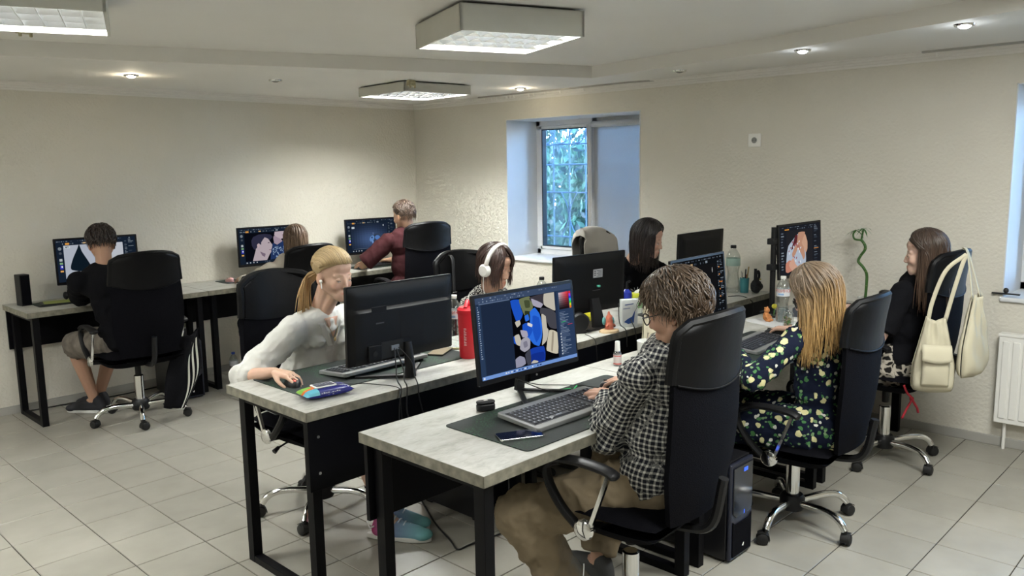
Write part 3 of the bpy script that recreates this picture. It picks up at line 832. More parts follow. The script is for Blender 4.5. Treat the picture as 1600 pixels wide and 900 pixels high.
# ================================================================== monitors
GAIN = 0.92 / 2 ** EXPOSURE
M_SCREEN = vcol_mat('screen_picture', gain=GAIN)
M_BEZEL = pm('bezel_black', (.004, .004, .005), .4, spec=.25)
M_MBACK = pm('monitor_back_black', (.0035, .0035, .004), .55, spec=.22, bump=.0003, bscale=400)
def srgb(h):
    """hex or 0-255 triple to linear"""
    if isinstance(h, str): h = tuple(int(h[i:i + 2], 16) for i in (0, 2, 4))
    return tuple(((c / 255 + .055) / 1.055) ** 2.4 if c > 10 else c / 255 / 12.92 for c in h)
class Pic:
    """flat picture made of coloured shapes in 0..1 screen units (x right, y down)"""
    def __init__(s, w, h): s.w, s.h = w, h; s.m = MB(); s.k = 0
    def poly(s, pts, c):
        s.k += 1; y = -.0000 - .00004 * s.k
        if isinstance(c, (str, tuple)): c = srgb(c)
        n = len(pts)
        # fan from centroid keeps concave outlines usable
        bm = bmesh.new(); vs = [bm.verts.new(((p[0] - .5) * s.w, y, (.5 - p[1]) * s.h)) for p in pts]
        f = bm.faces.new(vs); r = bmesh.ops.triangulate(bm, faces=[f]); bm.verts.index_update()
        vv = [tuple(v.co) for v in bm.verts]; ff = [tuple(v.index for v in q.verts) for q in bm.faces]; bm.free()
        ff2 = []
        for q in ff:
            a, b, d = [Vector(vv[i]) for i in q]
            ff2.append(q if (b - a).cross(d - a).y < 0 else q[::-1])
        s.m.add(vv, ff2, c)
    def rect(s, x0, y0, x1, y1, c): s.poly([(x0, y0), (x1, y0), (x1, y1), (x0, y1)], c)
    def ell(s, cx, cy, rx, ry, c, n=14, rot=0):
        s.poly([(cx + rx * math.cos(2 * PI * i / n) * math.cos(rot) - ry * math.sin(2 * PI * i / n) * math.sin(rot), cy + rx * math.cos(2 * PI * i / n) * math.sin(rot) * 1.7 + ry * math.sin(2 * PI * i / n) * math.cos(rot)) for i in range(n)], c)
    def grad(s, x0, y0, x1, y1, fn, nx=8, ny=8):
        s.k += 1; y = -.00004 * s.k
        for i in range(nx):
            for j in range(ny):
                a, b, c, d = lerp(x0, x1, i / nx), lerp(x0, x1, (i + 1) / nx), lerp(y0, y1, j / ny), lerp(y0, y1, (j + 1) / ny)
                q = [(a, d), (b, d), (b, c), (a, c)]
                s.m.add([((p[0] - .5) * s.w, y, (.5 - p[1]) * s.h) for p in q], [(0, 1, 2, 3)], srgb(fn((i + .5) / nx, (j + .5) / ny)))
    def build(s, parent, loc):
        return s.m.build('screen', M_SCREEN, parent, loc=loc, fix=False)
def smooth_loop(q, n=4):
    out = []; k = len(q)
    for i in range(k):
        a, b, c, d = [Vector((*q[(i + j) % k], 0)) for j in (-1, 0, 1, 2)]
        for t in [j / n for j in range(n)]:
            v = 0.5 * ((2 * b) + (c - a) * t * .8 + (2 * a - 5 * b + 4 * c - d) * t * t * .8 + (-a + 3 * b - 3 * c + d) * t ** 3 * .8) + (c - b) * .2 * t * 0
            v = b.lerp(c, t) * .35 + v * .65; out.append((v.x, v.y))
    return out
def ticks(p, x0, x1, y, h, n, seed, cols=((120, 130, 140), (90, 100, 112), (60, 68, 80)), fill=.6):
    r = random.Random(seed); x = x0; st = (x1 - x0) / n
    for k in range(n):
        if r.random() < fill: p.rect(x + st * .1, y, x + st * r.uniform(.45, .9), y + h, r.choice(cols))
        x += st
def vticks(p, x, w, y0, y1, n, seed, cols=((120, 130, 140), (90, 100, 112), (60, 68, 80)), fill=.7):
    r = random.Random(seed); st = (y1 - y0) / n
    for k in range(n):
        if r.random() < fill: p.rect(x, y0 + st * (k + .2), x + w * r.uniform(.4, 1), y0 + st * (k + .65), r.choice(cols))
def sculpt_ui(p, seed, canvas, nav=(22, 32, 46)):
    p.rect(0, 0, 1, 1, nav)
    p.rect(.09, .13, .83, .92, canvas)
    ticks(p, .01, .97, .025, .018, 34, seed); ticks(p, .02, .6, .075, .03, 20, seed + 1)
    p.rect(.115, .07, .165, .115, (214, 150, 70)); p.rect(.33, .075, .37, .105, (190, 160, 120)); p.rect(.62, .065, .66, .105, (130, 140, 150))
    p.ell(.045, .20, .022, .04, (120, 128, 136)); p.ell(.048, .31, .018, .03, (70, 78, 88))
    p.rect(.03, .44, .065, .50, (170, 176, 180)); p.rect(.03, .53, .068, .58, (120, 160, 120)); p.rect(.03, .59, .068, .69, (60, 60, 170)); p.rect(.045, .61, .062, .65, (230, 235, 240)); p.rect(.03, .72, .068, .76, (214, 160, 90))
    vticks(p, .855, .035, .1, .9, 26, seed + 2); vticks(p, .905, .07, .05, .93, 30, seed + 3, fill=.55)
    p.rect(.90, .47, .94, .49, (200, 120, 60))
    for k in range(4): p.rect(.1 + .055 * k, .945, .118 + .055 * k, .975, (185, 190, 196))
    ticks(p, .4, .95, .95, .02, 16, seed + 5)
def pic1(p):
    sculpt_ui(p, 1, (172, 178, 190))
    p.poly(smooth_loop([(.275, .135), (.25, .25), (.20, .42), (.165, .58), (.155, .66), (.165, .72), (.25, .765), (.36, .775), (.41, .74), (.405, .65), (.36, .48), (.31, .30), (.285, .135)]), (14, 26, 36))
    p.poly(smooth_loop([(.50, .36), (.53, .5), (.53, .66), (.50, .60)]), (20, 30, 44)); p.rect(.10, .15, .17, .20, (196, 206, 210)); p.rect(.115, .155, .13, .19, (20, 24, 30)); p.rect(.14, .155, .15, .18, (20, 24, 30))
    p.rect(.57, .14, .83, .92, (186, 190, 198))
def pic2(p):
    sculpt_ui(p, 7, (10, 12, 20))
    hair = (46, 46, 66); skin = (178, 164, 170); sh = (120, 104, 120)
    # second head (upper right), printed shirt
    p.poly([(.60, .13), (.80, .13), (.80, .26), (.77, .32), (.70, .35), (.62, .30), (.59, .22)], (186, 170, 178)); p.rect(.725, .23, .775, .245, (120, 70, 90))
    p.poly([(.585, .24), (.70, .35), (.73, .42), (.72, .50), (.66, .54), (.58, .46), (.57, .3)], (160, 142, 156))
    p.poly([(.56, .44), (.62, .52), (.68, .55), (.73, .50), (.76, .38), (.84, .42), (.84, .86), (.50, .92), (.53, .55)], (34, 52, 92))
    r = random.Random(4)
    for k in range(90):
        x = r.uniform(.545, .83); y = r.uniform(.56, .87)
        p.ell(x, y, .009, .012, (150, 172, 200), 5)
    # near head in profile facing right
    p.poly([(.20, .92), (.24, .80), (.28, .66), (.27, .50), (.31, .36), (.42, .26), (.48, .32), (.515, .42), (.545, .50), (.525, .53), (.53, .60), (.515, .64), (.52, .70), (.49, .76), (.42, .74), (.405, .83), (.44, .92)], skin)
    p.poly([(.405, .83), (.42, .74), (.33, .66), (.36, .78)], sh)
    p.poly([(.235, .60), (.20, .48), (.195, .34), (.23, .24), (.32, .18), (.42, .17), (.52, .20), (.56, .27), (.50, .37), (.47, .30), (.42, .27), (.36, .40), (.355, .48), (.31, .42), (.275, .46), (.28, .56)], hair)
    p.ell(.305, .49, .02, .05, (190, 168, 172), 10); p.rect(.47, .42, .50, .44, (50, 40, 56)); p.poly([(.478, .62), (.52, .625), (.50, .65)], (120, 74, 92))
def pic3(p):
    sculpt_ui(p, 13, (34, 44, 64))
    p.grad(.09, .13, .83, .92, lambda u, v: tuple(int(c * (.55 + 1.0 * math.exp(-((u - .5) ** 2 + (v - .6) ** 2) * 5))) for c in (44, 58, 84)), 14, 12)
    n = 20; p.poly([(.60 + .12 * math.cos(2 * PI * i / n), .64 + .19 * math.sin(2 * PI * i / n)) for i in range(n)], (62, 72, 92))
    p.poly([(.60 + .112 * math.cos(2 * PI * i / n), .64 + .178 * math.sin(2 * PI * i / n)) for i in range(n)], (50, 62, 84))
    p.ell(.50, .60, .045, .10, (96, 134, 190), 12, .3); p.ell(.615, .58, .05, .07, (84, 122, 184), 10, -.5); p.poly([(.485, .66), (.53, .68), (.53, .78), (.50, .75)], (110, 146, 200)); p.ell(.50, .57, .016, .03, (40, 52, 80), 8); p.ell(.53, .45, .012, .05, (86, 104, 140), 8)
    p.rect(.10, .20, .155, .26, (196, 206, 214)); p.ell(.75, .2, .012, .03, (170, 180, 190), 8); p.rect(.44, .865, .54, .895, (196, 130, 100)); p.rect(.12, .89, .9, .90, (90, 100, 116))
def pic8(p):
    sculpt_ui(p, 23, (20, 20, 22), (17, 19, 22)); p.ell(.74, .24, .010, .05, (150, 150, 150), 6)
    for k in range(5): p.rect(.87, .2 + .13 * k, .89, .225 + .13 * k, (200, 130, 70))
def pic9(p):
    # upright photograph of an arm and hand over a patterned cloth
    p.rect(0, 0, 1, 1, (30, 32, 38)); p.rect(.16, .10, .80, .90, (36, 36, 40))
    ticks(p, .05, .9, .03, .012, 14, 3); p.rect(.12, .065, .22, .085, (220, 150, 60)); ticks(p, .3, .8, .068, .018, 9, 6)
    vticks(p, .84, .10, .06, .95, 34, 9); p.rect(.83, .53, .95, .545, (200, 130, 60)); vticks(p, .03, .07, .12, .9, 14, 11)
    skin = (186, 140, 116)
    p.poly(smooth_loop([(.30, .30), (.40, .20), (.50, .17), (.60, .20), (.62, .34), (.62, .60), (.60, .86), (.20, .93), (.14, .80), (.16, .55), (.20, .40)]), (176, 186, 200))
    p.poly(smooth_loop([(.44, .16), (.60, .16), (.58, .30), (.54, .40), (.58, .52), (.60, .66), (.56, .74), (.50, .60), (.42, .50), (.36, .60), (.30, .66), (.28, .58), (.34, .46), (.40, .36)]), skin)
    p.poly(smooth_loop([(.60, .20), (.66, .36), (.66, .52), (.62, .60), (.56, .46), (.52, .38)]), (200, 158, 132))
    p.poly(smooth_loop([(.36, .22), (.42, .20), (.40, .36), (.32, .46), (.26, .50), (.30, .38)]), (90, 40, 44))
    p.poly(smooth_loop([(.13, .76), (.22, .70), (.32, .76), (.38, .88), (.20, .95), (.13, .93)]), (196, 132, 112))
    r = random.Random(6)
    for k in range(26): p.ell(r.uniform(.2, .56), r.uniform(.34, .86), .018, .012, (150, 80, 92) if k % 2 else (222, 226, 232), 6, r.uniform(0, 3))
    p.poly(smooth_loop([(.20, .80), (.30, .66), (.36, .80), (.44, .90), (.28, .93)]), (206, 160, 138))
def pic5(p):
    nav = (34, 48, 70); p.rect(0, 0, 1, 1, nav)
    p.rect(0, 0, 1, .075, (60, 76, 104)); ticks(p, .02, .97, .014, .012, 40, 2, ((150, 160, 176), (110, 122, 142)), .5)
    ticks(p, .03, .5, .045, .016, 26, 3, ((130, 146, 170), (96, 112, 140)), .7); p.rect(.03, .075, .33, .083, (110, 128, 158))
    p.rect(0, .09, .045, .955, (42, 60, 88)); vticks(p, .012, .018, .1, .75, 24, 4, ((150, 166, 190),), .9)
    p.rect(.05, .095, .345, .945, (30, 42, 64))
    p.rect(.335, .08, .80, .945, (8, 8, 12))
    blue = (30, 84, 196); blue2 = (44, 110, 224); bk = (12, 12, 16); cream = (196, 190, 176); lil = (170, 166, 184)
    def P(c, *q): p.poly([(lerp(.335, .80, min(max(x, 0), 1)), lerp(.08, .945, min(max(y, 0), 1))) for x, y in smooth_loop(q)], c)
    P(blue, (.0, .02), (.19, .02), (.22, .16), (.25, .24), (.19, .32), (.10, .34), (.04, .20))
    P((110, 118, 84), (.19, .02), (.42, .0), (.50, .10), (.46, .24), (.38, .32), (.28, .26), (.22, .14)); P((70, 78, 52), (.30, .05), (.42, .06), (.42, .16), (.32, .16)); P((46, 54, 34), (.30, .20), (.46, .24), (.40, .34), (.30, .28))
    P((60, 56, 64), (.42, .02), (.76, .0), (.76, .14), (.62, .17), (.48, .10)); P(lil, (.46, .04), (.60, .09), (.72, .15), (.66, .20), (.50, .15)); P(cream, (.76, .0), (1.0, .0), (1.0, .28), (.84, .22), (.74, .16))
    P((70, 70, 78), (.66, .20), (.86, .24), (1.0, .32), (1.0, .56), (.84, .52), (.74, .36), (.64, .28))
    P(blue2, (.40, .24), (.52, .18), (.62, .28), (.66, .44), (.64, .62), (.56, .76), (.44, .72), (.34, .62), (.26, .60), (.30, .42), (.42, .40)); P(blue, (.46, .30), (.60, .34), (.62, .58), (.50, .70), (.44, .54))
    P(blue, (.22, .40), (.34, .38), (.44, .50), (.34, .60), (.22, .52)); P(blue2, (.28, .28), (.36, .26), (.38, .34), (.30, .36))
    P(cream, (.06, .34), (.16, .32), (.18, .38), (.10, .42)); P((222, 220, 222), (.34, .38), (.44, .42), (.42, .46), (.33, .42))
    P(lil, (.16, .47), (.30, .50), (.32, .58), (.20, .58)); P(blue, (-.02, .54), (.06, .56), (.05, .66), (-.02, .62)); P(cream, (.02, .54), (.12, .52), (.16, .62), (.14, .70), (.05, .66))
    P((166, 164, 176), (.16, .62), (.28, .58), (.36, .64), (.34, .76), (.22, .80), (.12, .74)); P((128, 126, 142), (.20, .66), (.28, .64), (.30, .72), (.22, .74))
    P(cream, (.66, .30), (.76, .34), (.74, .48), (.80, .56), (.74, .70), (.62, .76), (.66, .60)); P((206, 198, 176), (.82, .56), (1.0, .62), (.98, .94), (.72, .86), (.74, .74)); P((160, 150, 132), (.88, .60), (.92, .61), (.86, .88), (.82, .87))
    P((24, 62, 168), (.34, .78), (.66, .78), (.66, 1.0), (.30, 1.0)); P((20, 48, 140), (.36, .86), (.64, .86), (.64, .98), (.34, .98)); P((66, 68, 80), (.22, .84), (.34, .78), (.34, 1.0), (.26, 1.0))
    P((150, 150, 170), (.0, .88), (.10, .84), (.20, .88), (.22, .97), (.12, 1.0), (.0, 1.0)); P(cream, (.34, .99), (.40, .95), (.50, .98), (.48, 1.0))
    # colour panel
    p.rect(.80, .08, 1, .955, (44, 62, 92)); p.rect(.80, .08, .825, .955, (36, 50, 76))
    p.grad(.845, .10, .955, .325, lambda u, v: (int(lerp(190, 214, u) * (1 - v) + 20), int(lerp(190, 26, u) * (1 - v) + 16), int(lerp(198, 34, u) * (1 - v) + 20)), 8, 8)
    for k, c in enumerate([(220, 40, 60), (170, 60, 220), (50, 60, 230), (40, 190, 220), (50, 210, 70), (220, 210, 50), (230, 120, 40)]): p.rect(.962, .10 + .032 * k, .982, .132 + .032 * k, c)
    r = random.Random(9)
    for k in range(30):
        y = .36 + .019 * k
        p.rect(.84, y, .84 + r.uniform(.03, .11), y + .007, r.choice([(130, 146, 170), (96, 112, 140)]))
        if k > 14 and k % 2: p.ell(.838, y, .008, .012, (190, 198, 210), 6)
    p.rect(.85, .49, .90, .497, (60, 190, 110)); p.rect(.92, .535, .975, .542, (190, 60, 80))
    p.rect(0, .955, 1, 1, (116, 152, 214)); ticks(p, .22, .6, .968, .018, 14, 12, ((40, 60, 110), (220, 226, 240)), .8); p.rect(.01, .968, .025, .99, (230, 236, 250))
def monitor(X, Y, Z, yaw, tilt, w, h, pic, label, stand='vee', back=None, thick=.028, bez=.012, group='black computer monitors', drop=True):
    r = empty('monitor', (X, Y, ZD if stand != 'arm' else ZD), yaw, label, 'monitor', group)
    zc = Z - ZD
    tilt_e = bpy.data.objects.new('display', None); COL.objects.link(tilt_e); tilt_e.parent = r; tilt_e.location = (0, 0, zc); tilt_e.rotation_euler = (-tilt, 0, 0)
    MB().prism(rrect(w, h, .006, 2), 0, thick * .45)
    m = MB(); m.M = Matrix.Rotation(-PI / 2, 4, 'X'); m.prism(rrect(w, h, .005, 2), 0, thick * .45)
    m.build('bezel', M_BEZEL, tilt_e)
    p = Pic(w - 2 * bez, h - 2 * bez - .008)
    if pic: pic(p)
    else: p.rect(0, 0, 1, 1, (40, 46, 56)); p.rect(.1, .1, .8, .9, (60, 66, 78))
    p.build(tilt_e, (0, -.0003, .004))
    bk = MB(); bw, bh = w * .5, h * .5
    def shell(u, v):
        x = lerp(-w / 2 + .004, w / 2 - .004, u); z = lerp(-h / 2 + .004, h / 2 - .004, v)
        e = min(1, min(u, 1 - u) * w / .05, min(v, 1 - v) * h / .05)
        d = thick * .42 + (thick * .55) * (1 - (1 - e) ** 2)
        if back == 'ridge' and v < .70 and .0 < u < 1: d += .016 * min(1, (.70 - v) / .02)
        return x, d, z
    bk.grid(shell, 28, 28); bk.build('rear_cover', M_MBACK, tilt_e, smooth=True)
    if back == 'ridge':
        y = thick + .014
        for (a, b, c, d, dep, nm) in ((-.035, -.075, .085, .055, .0015, 'mount_plate'), (-.205, .055, -.13, .09, .0012, 'badge_plate')):
            MB().b2((-a if False else -c, y, b) if nm == 'mount_plate' else (.10, y, .045), (-a - .10 if nm != 'mount_plate' else .035, y + dep, d) if nm == 'mount_plate' else (.175, y + dep, .075)).build(nm, M_BEZEL, tilt_e, bevel=.001)
        MB().b2((.02, y - .002, -.145), (.13, y + .002, -.075)).build('port_recess', pm('recess_black', (.004, .004, .004), .8), tilt_e)
        MB().b2((.045, y, -.115), (.085, y + .008, -.095)).build('plug', pm('plug_grey', (.12, .13, .15), .5), tilt_e, bevel=.001)
        MB().b2((.135, y - .004, -.15), (.20, y + .012, -.08)).build('speaker_box', M_MBACK, tilt_e, bevel=.004)
        mm = MB(); mm.M = Matrix.Translation((.168, y + .0125, -.115)) @ Matrix.Rotation(-PI / 2, 4, 'X'); mm.lathe([(0, .001), (.011, .001), (.011, 0)], 16); mm.build('round_port', MATS['recess_black'], tilt_e)
        MB().b2((.115, y + .001, .004), (.155, y + .002, .009)).build('small_badge', pm('badge_grey', (.05, .05, .055), .4), tilt_e)
    if back == 'sticker':
        y = thick
        MB().b2((-.075, y - .001, .03), (-.005, y + .0015, .075)).build('label_sticker', pm('sticker', (.33, .34, .36), .5), tilt_e)
        st = MB()
        for k in range(5): st.b2((-.07, y + .0016, .066 - k * .008), (-.03 - (k % 2) * .01, y + .002, .069 - k * .008))
        for k in range(3): st.b2((-.022, y + .0016, .062 - k * .011), (-.012, y + .002, .068 - k * .011))
        st.build('printed_lines', pm('ink_grey', (.06, .06, .07), .6), tilt_e)
        MB().b2((-.05, y, -.022), (-.035, y + .012, -.012)).build('green_plug', pm('green_plug', (.10, .45, .32), .5), tilt_e)
        MB().b2((-.06, y + .0, -.04), (.0, y + .002, -.038)).build('slot', MATS.get('badge_grey') or pm('badge_grey', (.05, .05, .055), .4), tilt_e)
    zb = zc - h / 2
    if stand == 'vee':
        MB().tube([(0, .055, .012), (0, .035, zb + .09)], [.030, .026], 4, flat=.35, upv=(0, 1, 0)).build('stand_neck', M_BLKPL, r)
        MB().box((0, .036, zb + .10), (.07, .03, .07)).build('stand_mount', M_BLKPL, r, bevel=.004)
        for s in (-1, 1):
            MB().tube([(0, .055, .010), (s * .13, -.115, .008)], [.014, .013], 4, flat=.45).build('stand_foot', M_BLKPL, r)
    elif stand == 'plate':
        MB().tube([(0, .075, .012), (0, .04, zb + .08)], [.055, .04], 4, flat=.35, upv=(0, 1, 0)).build('stand_neck', M_BLKPL, r)
        MB().prism([(x, y + .02) for x, y in rrect(.22, .17, .015, 3)], 0, .012).build('stand_base', M_BLKPL, r, bevel=.003)
    elif stand == 'tube':
        MB().tube([(0, .055, .01), (0, .058, .05), (0, .045, zb + .07)], [.026, .022, .018], 14).build('stand_neck', M_BLKPL, r, smooth=True)
        for s in (-1, 1):
            MB().tube([(0, .055, .010), (s * .17, -.10, .008)], [.016, .013], 4, flat=.5).build('stand_foot', M_BLKPL, r)
    return r
A_ = .54
monitor(2.082, 6.05, 1.039, -.083, .03, .54, .32, pic1, 'monitor on far wall desk showing black teardrop shape on grey', 'plate')
monitor(3.432, 6.08, 1.027, -.066, .01, .54, .32, pic2, 'monitor on far wall desk showing two sculpted heads', 'plate')
monitor(4.46, 6.07, 1.035, -.065, .05, .54, .32, pic3, 'monitor on far wall desk showing small blue form on dark blue', 'plate')
monitor(2.09, 2.67, 1.012, -.019 + PI, .03, .548, .325, None, 'large black monitor seen from behind in front of blonde woman', 'tube', 'ridge', .03)
monitor(2.227, 2.063, 1.016, -.029, .10, .54, .33, pic5, 'monitor showing blue clothing picture in an editing program, nearest the camera', 'vee')
monitor(3.42, 2.72, 1.007, -.109 + PI, .03, .54, .32, None, 'black monitor seen from behind with pale sticker on its back', 'plate', 'sticker')
monitor(4.35, 2.60, 1.070, .03 + PI, .03, .54, .32, None, 'black monitor seen from behind beside green water bottle at the wall', 'plate', 'plain')
monitor(3.482, 2.071, 1.029, .051, .09, .54, .32, pic8, 'monitor with dark nearly empty screen behind plaid shirt persons head', 'vee')
rm = monitor(4.70, 2.12, 1.118, -.03, .05, .54 * 1.0, .32, pic9, 'screen showing tattooed arm photo, held on upright black pole', 'arm')
mp = empty('monitor_pole', (4.43, 2.16, ZD), 0, 'upright black pole with two clamps left of tattooed arm screen', 'monitor mount')
MB().tube([(0, 0, 0), (0, 0, .50)], .016, 14).build('pole', M_BLKPL, mp, smooth=True)
MB().box((0, 0, .006), (.10, .10, .012)).build('clamp_base', M_BLKPL, mp, bevel=.003)
for z in (.27, .42): MB().box((-.012, -.0, z), (.06, .045, .035)).build('clamp', M_BLKPL, mp, bevel=.005)
MB().tube([(0, 0, .35), (.14, .02, .35), (.27, -.015, .352)], .016, 8).build('support_arm', M_BLKPL, mp, smooth=True)
# ================================================================== people
def V3(*a): return Vector(a)
def frame_z(d):
    d = Vector(d).normalized(); return d.to_track_quat('Z', 'Y').to_matrix()
class Blob(MB):
    """closed overlapping shapes that a voxel remesh grows into one skin"""
    def cone(s, p0, r0, p1, r1, n=12, fl=1.0, up=None):
        p0 = Vector(p0); p1 = Vector(p1); ax = p1 - p0; L = ax.length
        if L < 1e-5: return s.sphere(p0, r0, n, n // 2)
        pts = []; rs = []; d = ax / L
        for k in range(4): a = PI / 2 * (1 - k / 4) ; pts.append(p0 - d * r0 * math.sin(a)); rs.append(max(1e-4, r0 * math.cos(a)))
        pts.append(p0); rs.append(r0); pts.append(p1); rs.append(r1)
        for k in range(1, 5): a = PI / 2 * k / 4; pts.append(p1 + d * r1 * math.sin(a)); rs.append(max(1e-4, r1 * math.cos(a)))
        return s.tube(pts, rs, n, flat=fl, upv=up)
    def chain(s, pts, rs, **k):
        for i in range(len(pts) - 1): s.cone(pts[i], rs[i], pts[i + 1], rs[i + 1], **k)
        return s
TEX = {}
def cloud(size, depth=2):
    k = (size, depth)
    if k not in TEX:
        t = bpy.data.textures.new('wrinkle', 'CLOUDS'); t.noise_scale = size; t.noise_depth = depth; TEX[k] = t
    return TEX[k]
def skin_mesh(blob, name, voxel, smooth=3, disp=0.0, dsize=.06, fac=.5, disp2=0.0, d2size=.02):
    me = bpy.data.meshes.new(name + '_raw'); me.from_pydata(blob.v, [], blob.f)
    o = bpy.data.objects.new(name + '_raw', me); COL.objects.link(o)
    m = o.modifiers.new('r', 'REMESH'); m.mode = 'VOXEL'; m.voxel_size = voxel; m.adaptivity = 0; m.use_smooth_shade = True
    if smooth:
        m = o.modifiers.new('s', 'SMOOTH'); m.iterations = smooth; m.factor = fac
    if disp:
        m = o.modifiers.new('d', 'DISPLACE'); m.texture = cloud(dsize); m.strength = disp; m.mid_level = .5; m.texture_coords = 'LOCAL'
    if disp2:
        m = o.modifiers.new('e', 'DISPLACE'); m.texture = cloud(d2size, 1); m.strength = disp2; m.mid_level = .5; m.texture_coords = 'LOCAL'
    dg = bpy.context.evaluated_depsgraph_get(); dg.update()
    out = bpy.data.meshes.new_from_object(o.evaluated_get(dg)); out.name = name
    bpy.data.objects.remove(o); bpy.data.meshes.remove(me)
    out.polygons.foreach_set('use_smooth', [True] * len(out.polygons))
    return out
def coords(me):
    a = np.empty(len(me.vertices) * 3, dtype=np.float32); me.vertices.foreach_get('co', a); return a.reshape(-1, 3)
def set_tint(me, cols):
    a = me.color_attributes.new('tint', 'FLOAT_COLOR', 'POINT')
    c = np.ones((len(cols), 4), dtype=np.float32); c[:, :3] = cols; a.data.foreach_set('color', c.ravel())
def fabric_coords(me, bones, phase=0.0):
    """length along and distance around the nearest limb, in metres, for woven patterns"""
    P = coords(me); best = np.full(len(P), 1e9); uv = np.zeros((len(P), 3), dtype=np.float32)
    off = 0.0
    for (a, b, r, ref) in bones:
        a = np.array(a); b = np.array(b); d = b - a; L = np.linalg.norm(d); d = d / L
        t = np.clip((P - a) @ d, 0, L); q = a + t[:, None] * d; w = P - q; dist = np.linalg.norm(w, axis=1) / r
        e1 = np.array(ref, float); e1 = e1 - d * (e1 @ d); e1 /= np.linalg.norm(e1); e2 = np.cross(d, e1)
        th = np.arctan2(w @ e2, w @ e1)
        k = dist < best; best[k] = dist[k]
        full = (P - a) @ d
        uv[k, 0] = full[k] + off; uv[k, 1] = (th * r)[k]; uv[k, 2] = 0
    at = me.attributes.new('fab', 'FLOAT_VECTOR', 'POINT'); at.data.foreach_set('vector', uv.ravel())
def torso_planar(me, p):
    # the body of a shirt is woven straight: rows by height, columns across; only sleeves follow the arm
    P = coords(me); n = np.empty(len(P) * 3, dtype=np.float32); me.vertex_normals.foreach_get('vector', n); n = n.reshape(-1, 3)
    rt = np.array(p.rt); up = np.array(p.up); fw = np.cross(up, rt)
    at = me.attributes['fab']; uv = np.empty(len(P) * 3, dtype=np.float32); at.data.foreach_get('vector', uv); uv = uv.reshape(-1, 3)
    w = P - np.array(p.pelvis); x, y, z = w @ rt, w @ fw, w @ up; nx, ny, nz = np.abs(n @ rt), np.abs(n @ fw), np.abs(n @ up)
    U = np.where(nz > np.maximum(nx, ny) * 1.15, y + .4, z); V = np.where((nx > ny) & (nz < nx * 1.15), y, x)
    arm = np.zeros(len(P), bool)
    for i in range(2):
        a = np.array(p.sh[i]); b = np.array(p.el[i]); d = (b - a) / np.linalg.norm(b - a); t = (P - a) @ d
        dist = np.linalg.norm(P - a - np.outer(np.clip(t, 0, .3), d), axis=1); arm |= (t > .03) & (dist < .095)
        a2 = b; b2 = np.array(p.wr[i]); d2 = (b2 - a2) / np.linalg.norm(b2 - a2); t2 = (P - a2) @ d2
        dist2 = np.linalg.norm(P - a2 - np.outer(np.clip(t2, 0, .3), d2), axis=1); arm |= (dist2 < .085)
    k = ~arm; uv[k, 0] = U[k]; uv[k, 1] = V[k]; at.data.foreach_set('vector', uv.ravel())
def folds(me, bones, amp=.006, freq=70, seed=0, along=1.0):
    # cloth folds: ridges that run across the limb and fade in and out
    P = coords(me).astype(np.float64); n = np.empty(len(P) * 3, dtype=np.float32); me.vertex_normals.foreach_get('vector', n); n = n.reshape(-1, 3)
    best = np.full(len(P), 1e9); u = np.zeros(len(P)); v = np.zeros(len(P)); L_ = np.zeros(len(P))
    for (a, b, r, ref) in bones:
        a = np.array(a); b = np.array(b); d = b - a; L = np.linalg.norm(d); d = d / L
        t = np.clip((P - a) @ d, 0, L); w = P - a - t[:, None] * d; dist = np.linalg.norm(w, axis=1) / r
        e1 = np.array(ref, float); e1 -= d * (e1 @ d); e1 /= np.linalg.norm(e1); e2 = np.cross(d, e1); k = dist < best; best[k] = dist[k]
        u[k] = ((P - a) @ d)[k]; v[k] = np.arctan2(w @ e2, w @ e1)[k]; L_[k] = L
    s = seed * 1.7
    warp = 1.6 * np.sin(v * 2 + s) + .8 * np.sin(v * 3 + u * 22 + s * 2) + .9 * np.sin(P[:, 0] * 21 + P[:, 2] * 17 + s)
    ph = u * freq * along + warp
    rid = (1 - np.abs(np.sin(ph * .5))) ** 1.6
    mod = np.clip(.5 + .5 * np.sin(v * 1.0 + u * 9 + s * 3) + .35 * np.sin(P @ np.array([13., 9., 15.]) + s), 0, 1.3)
    disp = amp * (rid * mod - .25)
    P += n * disp[:, None]; me.vertices.foreach_set('co', P.astype(np.float32).ravel()); me.update()
def link(me, name, mat, parent):
    if mat: me.materials.clear(); me.materials.append(mat)
    o = bpy.data.objects.new(name, me); COL.objects.link(o); o.parent = parent
    return o
M_SKIN = vcol_mat('skin', rough=.55, spec=.3, sub=.12)
M_HAIR = vcol_mat('hair', rough=.42, spec=.45)
M_EYE = vcol_mat('eye', rough=.15, spec=.6)
